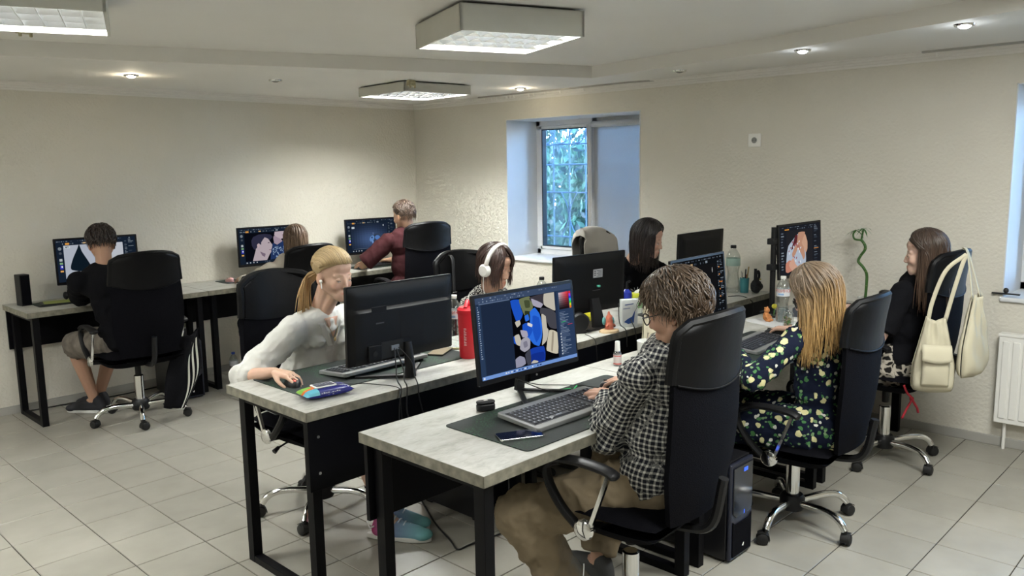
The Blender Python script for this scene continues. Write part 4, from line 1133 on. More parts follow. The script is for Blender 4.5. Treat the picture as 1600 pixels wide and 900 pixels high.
def hand_parts(B, w, d, n, side, curl=(.35, .5, .35), sc=1.0, spread=.10, thumb=.5, lift=0.0):
    """w wrist, d pointing along the hand, n out of the palm, side +1 if thumb lies along +t"""
    d = Vector(d).normalized(); n = Vector(n); n = (n - d * n.dot(d)).normalized(); t = d.cross(n) * side; w = Vector(w)
    offs = (.031, .011, -.009, -.028); plen = (.083, .086, .081, .074); fl = (.92, 1.02, .95, .76)
    for k in range(4):
        kn = w + d * plen[k] * sc + t * offs[k] * sc - n * (.004 if k in (1, 2) else 0)
        B.cone(w + t * offs[k] * .62 * sc + d * .012, .0150 * sc, kn, .0112 * sc, n=8)
        dirk = (d + t * (1.5 - k) * spread * .6).normalized(); p = kn; ang = 0
        for j, (L, r) in enumerate(((.043, .0088), (.026, .0080), (.021, .0070))):
            ang += curl[j] * (1 + .08 * k)
            dd = dirk * math.cos(ang) + n * math.sin(ang)
            q = p + dd * L * fl[k] * sc
            B.cone(p, r * sc * 1.0, q, (r - .0007) * sc, n=8); p = q
    B.cone(w, .021 * sc, w + d * .05 * sc, .017 * sc, n=8); B.cone(w + d * .03 * sc + t * .012, .013 * sc, w + d * .06 * sc - t * .014 * sc, .013 * sc, n=8)
    a = w + t * .020 * sc + d * .018 * sc + n * .006
    b = a + (d * .72 + t * .62 + n * thumb * .5).normalized() * .042 * sc
    c = b + (d * .90 + t * .28 + n * thumb * .8).normalized() * .031 * sc
    e = c + (d * .96 + t * .02 + n * thumb * .9).normalized() * .024 * sc
    B.cone(a, .0145 * sc, b, .0112 * sc, n=8).cone(b, .0105 * sc, c, .0092 * sc, n=8).cone(c, .0092 * sc, e, .0076 * sc, n=8)
def ik(a, c, l1, l2, pole):
    a = Vector(a); c = Vector(c); d = c - a; L = min(d.length, (l1 + l2) * .999); d.normalize(); c = a + d * L
    x = (l1 * l1 - l2 * l2 + L * L) / (2 * L); h = math.sqrt(max(l1 * l1 - x * x, 0))
    p = Vector(pole); p = (p - d * p.dot(d)).normalized()
    return a + d * x + p * h, c
class Person:
    def __init__(s, label, loc, yaw, group=None, skin=(.46, .29, .21), scale=1.0, voxel=.005):
        s.root = empty('person', (loc[0], loc[1], 0), 0, label, 'person')
        s.o = Vector((loc[0], loc[1], 0)); s.yaw = yaw; s.skin = skin; s.k = scale; s.voxel = voxel
        s.R = Matrix.Rotation(yaw, 3, 'Z')
    def W(s, *p):                 # body-local to root-local
        return s.R @ (Vector(p) * s.k)
    def P(s, *p):                 # world to root-local
        return Vector(p) - s.o
    def pose(s, seat=.50, lean=.15, fem=False, twist=0, neckf=.03, headdir=(0, 1, -.2), headup=None, lw=None, rw=None, lpole=(-.6, -.2, -1), rpole=(.6, -.2, -1), feet=None, head=None, hipy=-.08, side=0.0, tor=.49, knees=None):
        k = s.k; W = s.W; s.fem = fem
        s.pelvis = W(0, hipy, seat / k + .085)
        sl = Vector((math.sin(side), math.sin(lean) * math.cos(side), math.cos(lean) * math.cos(side)))
        up = s.R @ sl
        s.up = up
        s.waist = s.pelvis + up * .17 * k; s.chest = s.pelvis + up * .33 * k + s.R @ V3(0, -.01, 0)
        s.neck = s.pelvis + up * tor * k + s.R @ V3(0, .01, 0)
        sw = (.155 if fem else .180) * k
        rt = (s.R @ Matrix.Rotation(twist, 3, 'Z')) @ V3(1, 0, 0); s.rt = rt
        s.sh = [s.neck - up * .045 * k - rt * sw, s.neck - up * .045 * k + rt * sw]
        if head is not None: s.head = s.P(*head)
        else: s.head = s.neck + s.R @ V3(0, neckf, 0) + up * .10 * k + V3(0, 0, .055 * k)
        f = Vector(headdir).normalized() if len(headdir) == 3 else None
        s.hf = f; u = Vector(headup or (0, 0, 1)); u = (u - f * u.dot(f)).normalized(); r = f.cross(u)
        s.HM = Matrix((r, f, u)).transposed()
        ua, fa = .29 * k, .255 * k
        s.el = [None, None]; s.wr = [None, None]
        for i, (w, pole) in enumerate(((lw, lpole), (rw, rpole))):
            if w is None: w = s.o + s.pelvis + W((-.16, .16)[i], .30, .05)
            w = s.P(*w)
            pl = s.R @ Vector(pole)
            s.el[i], s.wr[i] = ik(s.sh[i], w, ua, fa, pl)
        s.hip = [s.pelvis + rt * (-.09 * k) , s.pelvis + rt * (.09 * k)]
        s.kn = [None, None]; s.an = [None, None]; s.toe = [None, None]
        ft = feet or (((-.11, .42), (-.12, 1)), ((.11, .42), (.12, 1)))
        for i in range(2):
            (fx, fy), fd = ft[i][0], ft[i][1]
            an = W(fx, fy, .085)
            kp = (s.R @ Vector(knees[i])) if knees else s.R @ V3((-.15, .15)[i], .35, 1)
            s.kn[i], s.an[i] = ik(s.hip[i] + s.R @ V3(0, .03, 0), an, .43 * k, .42 * k, kp)
            q = s.R @ Vector((fd[0], fd[1], 0)).normalized(); s.toe[i] = s.an[i] + q * .13 * k; s.toe[i].z = .035
    def headshape(s, B):
        H = s.HM; c = s.head; k = s.k * .97
        def q(x, y, z): return c + H @ (V3(x, y, z) * k)
        B.sphere(q(0, -.012, .032), (.074 * k, .092 * k, .084 * k), 20, 14, rot=H)
        B.sphere(q(0, .022, -.018), (.060 * k, .066 * k, .078 * k), 16, 12, rot=H)
        for i in (-1, 1):
            B.cone(q(i * .050, -.002, -.048), .018 * k, q(i * .012, .060, -.092), .018 * k, n=10)
            B.sphere(q(i * .032, .056, -.028), (.028 * k, .026 * k, .028 * k), 10, 8)
            B.cone(q(i * .012, .076, .016), .0100 * k, q(i * .044, .064, .016), .0095 * k, n=8)
            B.sphere(q(i * .074, -.010, -.012), (.010 * k, .020 * k, .031 * k), 8, 8, rot=H)
            B.sphere(q(i * .0095, .093, -.037), (.0080 * k,) * 3, 8, 6)
            B.sphere(q(i * .031, .074, -.002), (.0145 * k, .008 * k, .0085 * k), 8, 6, rot=H)
        B.sphere(q(0, .068, -.098), (.022 * k, .018 * k, .016 * k), 10, 8, rot=H)
        B.cone(q(0, .078, .008), .008 * k, q(0, .0985, -.032), .0095 * k, n=8)
        B.sphere(q(0, .082, -.0615), (.021 * k, .011 * k, .006 * k), 10, 6, rot=H); B.sphere(q(0, .081, -.070), (.017 * k, .011 * k, .006 * k), 10, 6, rot=H)
        B.sphere(q(0, .070, -.075), (.030 * k, .022 * k, .030 * k), 10, 8, rot=H)
        B.sphere(q(0, .04, .05), (.06 * k, .045 * k, .04 * k), 12, 8, rot=H)
        nb = c + H @ (V3(0, -.028, -.06) * k)
        B.cone(nb, .050 * k, s.neck + s.R @ V3(0, -.01, 0) + V3(0, 0, .0), (.048 if s.fem else .056) * k, n=14)
        B.cone(q(0, .02, -.09), .030 * k, s.neck + s.R @ V3(0, .012, 0), .034 * k, n=10)
    def body(s, hands=None, legs=True, bare_legs=False):
        k = s.k; B = Blob(); s.headshape(B)
        f = .90 if s.fem else 1.0
        B.cone(s.neck - s.up * .02, .05 * k, s.sh[0], .043 * k * f).cone(s.neck - s.up * .02, .05 * k, s.sh[1], .043 * k * f)
        B.chain([s.neck - s.up * .06 * k, s.chest, s.waist, s.pelvis], [.07 * k, .095 * k, .085 * k, .10 * k], fl=1.0)
        B.cone(s.sh[0], .045 * k, s.chest - s.rt * .05, .07 * k).cone(s.sh[1], .045 * k, s.chest + s.rt * .05, .07 * k)
        for i in range(2):
            B.cone(s.sh[i], .046 * k * f, s.el[i], .034 * k * f); mid = s.el[i].lerp(s.wr[i], .3)
            B.cone(s.el[i], .034 * k * f, mid, .037 * k * f).cone(mid, .037 * k * f, s.wr[i], .0225 * k * f)
            hd = (hands or {}).get(i)
            d = (s.wr[i] - s.el[i]).normalized()
            if hd is None: hd = dict()
            dv = Vector(hd['d']) if 'd' in hd else d; nv = Vector(hd.get('n', (0, 0, -1)))
            hand_parts(B, s.wr[i], dv, nv, (1 if i == 0 else -1) * hd.get('flip', 1), hd.get('curl', (.3, .45, .3)), k * (.93 if s.fem else 1.02), hd.get('spread', .12), hd.get('thumb', .5))
            if legs:
                hp = s.hip[i]; kn = s.kn[i]; an = s.an[i]
                B.cone(hp, .078 * k, kn, .052 * k); c1 = kn.lerp(an, .3) - s.R @ V3(0, .012, 0)
                B.cone(kn, .050 * k, c1, .052 * k * f).cone(c1, .052 * k * f, an + V3(0, 0, .02), .034 * k * f)
                B.cone(an, .034 * k, s.toe[i] - V3(0, 0, .005), .024 * k).cone(an - (s.toe[i] - an) * .25 - V3(0, 0, .03), .03 * k, s.toe[i], .024 * k)
        me = skin_mesh(B, 'body', s.voxel, smooth=2, fac=.45)
        P = coords(me).astype(np.float64); L0 = (P - np.array(s.head)) @ np.array(s.HM) / k
        hm = (np.linalg.norm(L0 * (1, 1, .8), axis=1) < .15) & (np.abs(L0[:, 0]) < .068)
        e = np.empty(len(me.edges) * 2, dtype=np.int32); me.edges.foreach_get('vertices', e); e = e.reshape(-1, 2); e = e[hm[e[:, 0]] | hm[e[:, 1]]]
        cnt = np.bincount(e.ravel(), minlength=len(P)).astype(float)[:, None]
        for it in range(5):
            acc = np.zeros_like(P)
            for c in range(3): acc[:, c] = np.bincount(e[:, 0], P[e[:, 1], c], len(P)) + np.bincount(e[:, 1], P[e[:, 0], c], len(P))
            q_ = acc[hm] / cnt[hm]; P[hm] = P[hm] * .5 + q_ * .5
        me.vertices.foreach_set('co', P.astype(np.float32).ravel()); me.update()
        P = coords(me); H = np.array(s.HM); L = (P - np.array(s.head)) @ H / (k * .97)
        x, y, z = L[:, 0], L[:, 1], L[:, 2]
        col = np.tile(np.array(s.skin, dtype=np.float32), (len(P), 1))
        near = np.abs(x) + np.abs(y) + np.abs(z) < .4
        def spot(cx, cy, cz, rx, ry, rz, c, a=1.0, soft=.5):
            d = np.sqrt(((x - cx) / rx) ** 2 + ((y - cy) / ry) ** 2 + ((z - cz) / rz) ** 2); w = np.clip((1 - d) / soft, 0, 1) * a * near
            col[:] = col * (1 - w[:, None]) + np.array(c) * w[:, None]
        sk = np.array(s.skin)
        spot(0, .092, -.066, .024, .03, .0095, sk * (1.0, .62, .60), .7)
        for i in (-1, 1):
            spot(i * .036, .07, -.03, .028, .04, .025, sk * (1.08, .82, .80), .5, 1.)
            spot(i * .030, .09, .020, .021, .03, .0055, getattr(s, 'brow', (.05, .03, .02)), .75, .6)
            spot(i * .075, -.01, -.01, .02, .03, .04, sk * (1.05, .75, .7), .5, 1.)
        spot(0, .11, -.036, .012, .02, .014, sk * (1.08, .8, .78), .5, 1.)
        set_tint(me, col); s.body_o = link(me, 'body', M_SKIN, s.root)
        # eyes
        for i in (-1, 1):
            m = MB(); c = s.head + s.HM @ (V3(i * .031, .0715, -.003) * k * .97); r = .0112 * k
            m.sphere(c, r, 14, 10, col=(.62, .60, .56), rot=s.HM @ Matrix.Rotation(-PI / 2, 3, 'X'))
            m.sphere(c + s.HM @ V3(0, r * .42, 0), r * .62, 12, 8, col=(.08, .06, .04), rot=s.HM @ Matrix.Rotation(-PI / 2, 3, 'X'))
            m.build('eye', M_EYE, s.root, smooth=True, auto=False)
            ld = MB(); ld.grid(lambda u, v: c + s.HM @ (V3(math.cos(R(180 * u)) * math.cos(R(lerp(-8, 90, v))), math.sin(R(180 * u)) * math.cos(R(lerp(-8, 90, v))), math.sin(R(lerp(-8, 90, v)))) * r * 1.10), 12, 8, .0008, col=tuple(q * .86 for q in s.skin))
            ld.build('eyelid', M_SKIN, s.root, smooth=True, auto=False)
            lid = Blob(); a = []
            for t in range(7):
                u = -1 + t / 3; a.append(c + s.HM @ (V3(u * .0125, .0122 - .006 * u * u, -.0016 - .0012 * u * u) * k))
            lid.tube(a, [.0006, .0009, .0011, .0011, .0011, .0009, .0006], 6, col=(.03, .02, .015)).build('eyelash', M_EYE, s.root, smooth=True, auto=False)
    # ---------------------------------------------------------- clothing
    def torso(s, B, ease=1.0, hem=-.06, hips=True, neck_r=.070, chestw=None, bust=0):
        k = s.k; f = .92 if s.fem else 1.04; f *= ease
        up = s.up; rt = s.rt; q = (.74, )
        fw = rt.cross(up) * -1
        fw = Vector((-rt.y, rt.x, 0)).normalized()
        M = Matrix((rt, fw, up)).transposed()
        top = s.neck - up * .045 * k
        B.cone(s.sh[0] + rt * .02, .052 * k * f, s.sh[1] - rt * .02, .052 * k * f, n=14)
        B.cone(s.sh[0] + rt * .03 + up * .005, .045 * k, s.neck - up * .02 * k - rt * .025, .050 * k).cone(s.sh[1] - rt * .03 + up * .005, .045 * k, s.neck - up * .02 * k + rt * .025, .050 * k)
        B.chain([s.neck - up * .06 * k, s.chest, s.waist, s.pelvis], [.082 * k, .110 * k, .102 * k, .114 * k], n=16)
        for i in (-1, 1): B.cone(s.sh[(i + 1) // 2], .054 * k * f, s.chest + rt * i * .05, .082 * k)
        B.sphere(s.chest.lerp(s.waist, .5), (.145 * k * f, .106 * k * f, .12 * k), 18, 12, rot=M)
        B.sphere(s.chest + up * .05 * k, (.165 * k * f, .108 * k * f, .155 * k), 20, 14, rot=M)
        B.sphere(s.waist + up * .02, (.150 * k * f, .108 * k * f, .16 * k), 20, 14, rot=M)
        B.sphere(s.pelvis + up * .04, (.170 * k * f, .125 * k * f, .125 * k), 20, 14, rot=M)
        if bust:
            for i in (-1, 1): B.sphere(s.chest + up * .02 * k + rt * i * .065 * k + fw * .085 * k, (bust, bust, bust), 12, 8)
    def sleeve(s, B, i, t_end, r0=.062, r1=.056, flare=0.0, mid=None):
        """t 0..1 upper arm, 1..2 forearm"""
        k = s.k; sh, el, wr = s.sh[i], s.el[i], s.wr[i]
        if t_end <= 1:
            e = sh.lerp(el, t_end); B.sphere(sh, r0 * k, 14, 10).cone(sh, r0 * k * .98, sh.lerp(el, t_end * .8), (r0 + r1) * .49 * k, n=14); B.tube([sh - (el - sh).normalized() * .03, sh, e], [r0 * .8 * k, r0 * k, (r1 + flare) * k], 16)
        else:
            e = el.lerp(wr, t_end - 1); m = mid or r1
            B.cone(sh, r0 * k, el, m * k, n=16); B.tube([el, el.lerp(e, .5), e], [m * k, lerp(m, r1, .4) * k, (r1 + flare) * k], 16); B.sphere(el, m * k, 14, 10)
    def all_bones(s):
        y = s.R @ V3(0, 1, 0); b = [(s.pelvis - s.up * .12, s.neck, .155, y)] + s.arm_bones()
        for i in range(2): b += [(s.hip[i], s.kn[i], .085, y + V3(0, 0, .5)), (s.kn[i], s.an[i], .07, y)]
        return b
    def garment(s, B, name, mat, voxel=.008, smooth=4, disp=.012, dsize=.07, disp2=.0, bones=None, fac=.5, fold=.006, ffreq=75):
        me = skin_mesh(B, name, voxel, smooth, disp, dsize, fac, disp2)
        if bones: fabric_coords(me, bones); torso_planar(me, s)
        if fold: folds(me, s.all_bones(), fold, ffreq, len(name) + int(s.o.x * 10))
        return link(me, name, mat, s.root)
    def arm_bones(s):
        b = []
        for i in range(2):
            ref = s.R @ V3((1, -1)[i], .2, 0)
            b.append((s.sh[i], s.el[i], .055, ref)); b.append((s.el[i], s.wr[i], .05, ref))
        return b
    def trousers(s, mat, r=(.098, .072, .062, .055), end=1.0, disp=.010, voxel=.009, name='trousers', bones=None, fold=.007):
        B = Blob(); k = s.k
        B.sphere(s.pelvis + V3(0, 0, .0), (.165 * k, .14 * k, .11 * k), 18, 12, rot=s.R)
        for i in range(2):
            hp, kn, an = s.hip[i], s.kn[i], s.an[i]; B.cone(hp, r[0] * k, kn, r[1] * k, n=16)
            if end > 1:
                e = kn.lerp(an + V3(0, 0, .03), end - 1); B.sphere(kn, r[1] * k, 14, 10); B.tube([kn, kn.lerp(e, .5), e], [r[1] * k, r[2] * k, r[3] * k], 16)
            else:
                pass
        if end <= 1:
            B = Blob(); B.sphere(s.pelvis, (.165 * k, .14 * k, .11 * k), 18, 12, rot=s.R)
            for i in range(2): e = s.hip[i].lerp(s.kn[i], end); B.tube([s.hip[i], e], [r[0] * k, r[1] * k], 16)
        return s.garment(B, name, mat, voxel, 4, disp, .06, bones=bones, fold=fold, ffreq=60)
    def shoe(s, i, mats, name='shoe', low=True):
        """sole and upper as one part with a sub-part sole"""
        k = s.k; an = s.an[i]; d = (s.toe[i] - an); d.z = 0; d.normalize(); sd = Vector((-d.y, d.x, 0)); base = Vector((an.x, an.y, 0)) - d * .055 * k
        M = Matrix((sd * -1, d, V3(0, 0, 1))).transposed()
        def q(x, y, z): return base + M @ (V3(x, y, z) * k)
        B = Blob()
        B.sphere(q(0, .02, .045), (.036 * k, .045 * k, .04 * k), 14, 10, rot=M).cone(q(0, .02, .045), .037 * k, q(0, .19, .035), .036 * k).cone(q(0, .06, .075), .034 * k, q(0, .20, .038), .032 * k)
        B.cone(q(0, .015, .06), .036 * k, q(0, .03, .088), .037 * k); B.sphere(q(.0, .215, .032), (.043 * k, .05 * k, .026 * k), 14, 10, rot=M)
        me = skin_mesh(B, name, .005, 3)
        P = coords(me); L = (P - np.array(base)) @ np.array(M) / k
        t = np.clip((L[:, 1] + .02) / .26, 0, 1)[:, None]; a, b, c = [np.array(m_) for m_ in mats[:3]]
        col = np.where(t < .45, a * (1 - t / .45) + b * (t / .45), b * (1 - (t - .45) / .55) + c * ((t - .45) / .55)); set_tint(me, col)
        so = link(me, name, vcol_mat('shoe_cloth', rough=.7), s.root)
        m = MB(); pts = []
        for t in range(24):
            a = 2 * PI * t / 24; y = .105 + .155 * math.sin(a); w = .036 + .012 * max(0, math.sin(a)) - .004 * (y > .08) * (y < .12)
            pts.append((w * math.cos(a), y))
        m.v = []; m.M = Matrix.Translation(base) @ (M * k).to_4x4(); m.prism(pts, .002, .024)
        m.build('sole', pm('sole_' + str(mats[3]), mats[3], .6), so, bevel=.005)
        return so, q
# ------------------------------------------------------------------ hair
def hair(p, strands, root_col, tip_col, cap=True, r=(.086, .106, .098), c0=(0, -.014, .034), seed=1, n=260, rad=.0058, style=None, capz=None, name='hair', wave=.006):
    """strands(rnd) -> (azimuth from the front in degrees, polar end, fall length, offset, curl); grown from the crown over the skull"""
    rnd = random.Random(seed); m = Blob(); H = p.HM; k = p.k * .97
    c0 = Vector(c0)
    for q in range(n):
        st = strands(rnd, q / n)
        if st is None: continue
        az, th0, th1, fall, off, drift = st
        pts = []; rr = []
        a = R(az); N = 9
        for j in range(N):
            th = R(lerp(th0, th1, j / (N - 1))); o = 1 + off
            aa = a + drift[3] * (j / (N - 1)) if len(drift) > 3 else a
            v = V3(r[0] * o * math.sin(th) * math.sin(aa), r[1] * o * math.sin(th) * math.cos(aa), r[2] * o * math.cos(th)) + c0
            pts.append(v)
        if fall > 0:
            d = (pts[-1] - pts[-2]).normalized(); cur = pts[-1]; gl = H.transposed() @ V3(0, 0, -1); K = max(3, int(fall / .03))
            dv = Vector(drift[:3])
            for j in range(K):
                d = (d * .45 + gl * .55 + dv * .35).normalized(); cur = cur + d * fall / K / k
                pts.append(cur)
        wa, wb, wc = rnd.uniform(0, 6.3), rnd.uniform(0, 6.3), rnd.uniform(.5, 1.0) * wave
        for j in range(len(pts)):
            t = j / len(pts); pts[j] = pts[j] + V3(math.sin(wa + t * 9) * wc * t, math.cos(wb + t * 8) * wc * t, 0)
        L = len(pts); rr = [rad * (0.55 + .6 * math.sin(PI * min(1, .25 + .75 * j / (L - 1)))) * (1 - .75 * (j / (L - 1)) ** 3) for j in range(L)]
        jit = rnd.uniform(.75, 1.2)
        pts = [p.head + H @ (x * k) for x in pts]
        # per strand colour
        n0 = len(m.f); m.tube(pts, rr, 4, flat=.7)
        seg = len(pts) - 1; cols = []
        for f in range(len(m.f) - n0):
            t = min(1, (f // 4) / max(1, seg)); t2 = max(0, min(1, (t - .35) / .5)) if tip_col else 0
            c = tuple(lerp(root_col[z], (tip_col or root_col)[z], t2) * jit for z in range(3)); cols.append(c)
        m.c[n0:] = cols
    o = m.build(name, M_HAIR, p.root, smooth=True, auto=False, fix=False)
    if cap:
        cm = MB()
        def capf(u, v):
            aa = 2 * PI * u; front = math.cos(aa)
            tm = R(lerp(118, cap if isinstance(cap, (int, float)) and cap > 1 else 62, max(0, front) ** .8)) if not capz else R(capz(math.degrees((aa + PI) % (2 * PI) - PI)))
            th = tm * v
            v3 = V3(r[0] * .985 * math.sin(th) * math.sin(aa), r[1] * .985 * math.sin(th) * math.cos(aa), r[2] * .985 * math.cos(th)) + c0
            return p.head + H @ (v3 * k)
        cm.grid(capf, 36, 14, .006, col=tuple(c * .8 for c in root_col)); cm.build('hair_cap', M_HAIR, p.root, smooth=True, auto=False)
    return o
# ================================================================== fabrics
def plaid_mat():
    m, t, b = nodes_of('gingham_cotton')
    a = t.nodes.new('ShaderNodeAttribute'); a.attribute_name = 'fab'
    sp = t.nodes.new('ShaderNodeSeparateXYZ'); t.links.new(a.outputs['Vector'], sp.inputs[0])
    outs = []
    for ax in ('X', 'Y'):
        mu = t.nodes.new('ShaderNodeMath'); mu.operation = 'MULTIPLY'; mu.inputs[1].default_value = 1 / .0175; t.links.new(sp.outputs[ax], mu.inputs[0])
        fr = t.nodes.new('ShaderNodeMath'); fr.operation = 'FRACT'; t.links.new(mu.outputs[0], fr.inputs[0])
        r = ramp(t, [(0.0, (0, 0, 0)), (.57, (0, 0, 0)), (.63, (1, 1, 1)), (.94, (1, 1, 1)), (1.0, (0, 0, 0))]); t.links.new(fr.outputs[0], r.inputs[0]); outs.append(r)
    ad = t.nodes.new('ShaderNodeMath'); ad.operation = 'ADD'; t.links.new(outs[0].outputs[0], ad.inputs[0]); t.links.new(outs[1].outputs[0], ad.inputs[1])
    ha = t.nodes.new('ShaderNodeMath'); ha.operation = 'MULTIPLY'; ha.inputs[1].default_value = .5; t.links.new(ad.outputs[0], ha.inputs[0])
    r = ramp(t, [(0, (.012, .013, .020)), (.5, (.20, .20, .19)), (1, (.62, .61, .56))]); t.links.new(ha.outputs[0], r.inputs[0]); t.links.new(r.outputs[0], b.inputs['Base Color'])
    b.inputs['Roughness'].default_value = .9; b.inputs['Specular IOR Level'].default_value = .15
    return m
def floral_mat():
    m, t, b = nodes_of('floral_fabric')
    tc = t.nodes.new('ShaderNodeTexCoord')
    nz = t.nodes.new('ShaderNodeTexNoise'); nz.inputs['Scale'].default_value = 30; t.links.new(tc.outputs['Object'], nz.inputs['Vector'])
    def dist(sc):
        d = t.nodes.new('ShaderNodeVectorMath'); d.operation = 'SCALE'; d.inputs['Scale'].default_value = sc; t.links.new(nz.outputs['Color'], d.inputs[0])
        a = t.nodes.new('ShaderNodeVectorMath'); a.operation = 'ADD'; t.links.new(tc.outputs['Object'], a.inputs[0]); t.links.new(d.outputs[0], a.inputs[1]); return a
    def vor(scale, dd, off):
        mp = t.nodes.new('ShaderNodeMapping'); mp.inputs['Location'].default_value = (off, off * .7, off * 1.3); t.links.new(dist(dd).outputs[0], mp.inputs[0])
        v = t.nodes.new('ShaderNodeTexVoronoi'); v.inputs['Scale'].default_value = scale; t.links.new(mp.outputs[0], v.inputs['Vector']); return v
    def mask(v, lo, hi, keep=None):
        r = ramp(t, [(lo, (1, 1, 1)), (hi, (0, 0, 0))]); t.links.new(v.outputs['Distance'], r.inputs[0])
        if keep is None: return r.outputs[0]
        sp = t.nodes.new('ShaderNodeSeparateXYZ'); t.links.new(v.outputs['Color'], sp.inputs[0])
        g = t.nodes.new('ShaderNodeMath'); g.operation = 'LESS_THAN'; g.inputs[1].default_value = keep; t.links.new(sp.outputs[0], g.inputs[0])
        mu = t.nodes.new('ShaderNodeMath'); mu.operation = 'MULTIPLY'; t.links.new(r.outputs[0], mu.inputs[0]); t.links.new(g.outputs[0], mu.inputs[1]); return mu.outputs[0]
    col = None
    layers = [(mask(vor(34, .03, 3), .30, .34, .72), (.06, .17, .06)), (mask(vor(40, .02, 8), .26, .30, .5), (.16, .26, .13)), (mask(vor(22, .028, 5), .30, .33, .62), (.60, .56, .30)), (mask(vor(30, .02, 11), .22, .26, .35), (.62, .62, .56))]
    prev = None
    for mk, c in layers:
        mx = t.nodes.new('ShaderNodeMix'); mx.data_type = 'RGBA'
        t.links.new(mk, mx.inputs[0])
        if prev is None: mx.inputs[6].default_value = (.005, .008, .022, 1)
        else: t.links.new(prev, mx.inputs[6])
        mx.inputs[7].default_value = (*c, 1); prev = mx.outputs[2]
    t.links.new(prev, b.inputs['Base Color']); b.inputs['Roughness'].default_value = .85; b.inputs['Specular IOR Level'].default_value = .15
    return m
def speckle_mat(name, a, bcol, scale, th=.5, soft=.04, rough=.9):
    m, t, b = nodes_of(name); tc = t.nodes.new('ShaderNodeTexCoord')
    v = t.nodes.new('ShaderNodeTexVoronoi'); v.inputs['Scale'].default_value = scale; v.feature = 'DISTANCE_TO_EDGE' if 'animal' in name else 'F1'
    nz = t.nodes.new('ShaderNodeTexNoise'); nz.inputs['Scale'].default_value = scale * .8; t.links.new(tc.outputs['Object'], nz.inputs['Vector'])
    sc = t.nodes.new('ShaderNodeVectorMath'); sc.operation = 'SCALE'; sc.inputs['Scale'].default_value = .9 / scale; t.links.new(nz.outputs['Color'], sc.inputs[0])
    ad = t.nodes.new('ShaderNodeVectorMath'); ad.operation = 'ADD'; t.links.new(tc.outputs['Object'], ad.inputs[0]); t.links.new(sc.outputs[0], ad.inputs[1])
    t.links.new(ad.outputs[0], v.inputs['Vector'])
    r = ramp(t, [(th - soft, a), (th + soft, bcol)]); t.links.new(v.outputs['Distance'], r.inputs[0]); t.links.new(r.outputs[0], b.inputs['Base Color'])
    b.inputs['Roughness'].default_value = rough; b.inputs['Specular IOR Level'].default_value = .15
    return m
M_PLAID = plaid_mat(); M_FLORAL = floral_mat()
M_KHAKI = pm('khaki_cotton', (.190, .150, .098), .9, spec=.15, bump=.0012, bscale=45, var=.08, vscale=14)
M_TEE = pm('black_tee', (.005, .005, .0065), .92, spec=.12, bump=.001, bscale=60)
M_MAROON = pm('maroon_tee', (.040, .012, .014), .9, spec=.12, bump=.001, bscale=60)
M_SHIRT = pm('white_cotton', (.60, .595, .56), .9, spec=.12, bump=.0006, bscale=300, var=.03, vscale=9)
M_CREAM = pm('cream_knit', (.50, .46, .40), .9, spec=.12, bump=.002, bscale=50)
M_DENIM = pm('dark_trousers', (.016, .018, .024), .9, spec=.12)
M_SPECK = speckle_mat('speckled_blouse', (.52, .50, .47), (.03, .028, .028), 130, .42)
M_ANIMAL = speckle_mat('animal_print', (.40, .36, .30), (.012, .011, .010), 26, .13, .03)
M_CAMO = pm('grey_brown_shorts', (.14, .12, .10), .9, var=.3, vscale=18)

# ================================================================== the nine people
def short_hair(front=46, side=76, back=116, ln=24, fall=0.0, off=(.02, .10), wild=.0, back_only=1.0):
    def f(rnd, q):
        az = rnd.uniform(-180, 180); a = abs(az)
        lim = lerp(front, side, min(1, max(0, (a - 30) / 50))) if a < 80 else lerp(side, back, min(1, (a - 80) / 50))
        th0 = rnd.uniform(0, 1) ** .7 * (lim - 4); th1 = min(lim + rnd.uniform(-4, 6), th0 + ln * rnd.uniform(.7, 1.3))
        return az, th0, th1, (fall * rnd.uniform(.4, 1.3) * (1 if a > 100 else back_only) if th1 > lim - 12 else 0), rnd.uniform(*off), (rnd.uniform(-1, 1) * wild, rnd.uniform(-1, 1) * wild, rnd.uniform(-1, 1) * wild * .5, rnd.uniform(-.35, .35))
    return f
def long_hair(gap=38, ln=(.26, .34), part=0, off=(.02, .14), spread=.12, topgap=60):
    def f(rnd, q):
        s = 1 if rnd.random() < .5 else -1
        az = s * rnd.uniform(gap, 180); th0 = rnd.uniform(1, 40) if rnd.random() < .7 else rnd.uniform(30, 80)
        if abs(az) < 75: th0 = rnd.uniform(12, 46)
        if rnd.random() < .30:
            a0 = s * rnd.uniform(8, gap); return a0, rnd.uniform(3, 30), rnd.uniform(94, 106), rnd.uniform(*ln), rnd.uniform(off[0] + .01, off[1]), (s * rnd.uniform(0, spread) * .5, 0, 0, R(s * (gap + rnd.uniform(4, 22)) - a0))
        return az, th0, rnd.uniform(92, 108), rnd.uniform(*ln), rnd.uniform(*off), (s * rnd.uniform(0, spread) * .5, rnd.uniform(-.1, .05), 0, rnd.uniform(-.12, .12) - (s * .10 if abs(az) < 80 else 0))
    return f
def glasses(p, col=(.01, .01, .012)):
    r = p; k = p.k * .97; H = p.HM; g = MB()
    q = lambda x, y, z: p.head + H @ (V3(x, y, z) * k)
    for i in (-1, 1):
        g.tube([q(i * .033 + .024 * math.cos(a * PI / 8), .096 - .004 * abs(math.cos(a * PI / 8)), -.004 + .019 * math.sin(a * PI / 8)) for a in range(16)], .0022, 6, closed=True)
        g.tube([q(i * .057, .094, .004), q(i * .076, .06, .004), q(i * .080, -.01, .002), q(i * .078, -.03, -.012)], .0020, 6)
    g.tube([q(-.010, .099, .0), q(0, .103, .003), q(.010, .099, .0)], .0020, 6)
    o = g.build('glasses', pm('spectacle_black', col, .3), None, smooth=True, auto=False)
    o.location = p.o
    return tag(o, None, 'glasses')
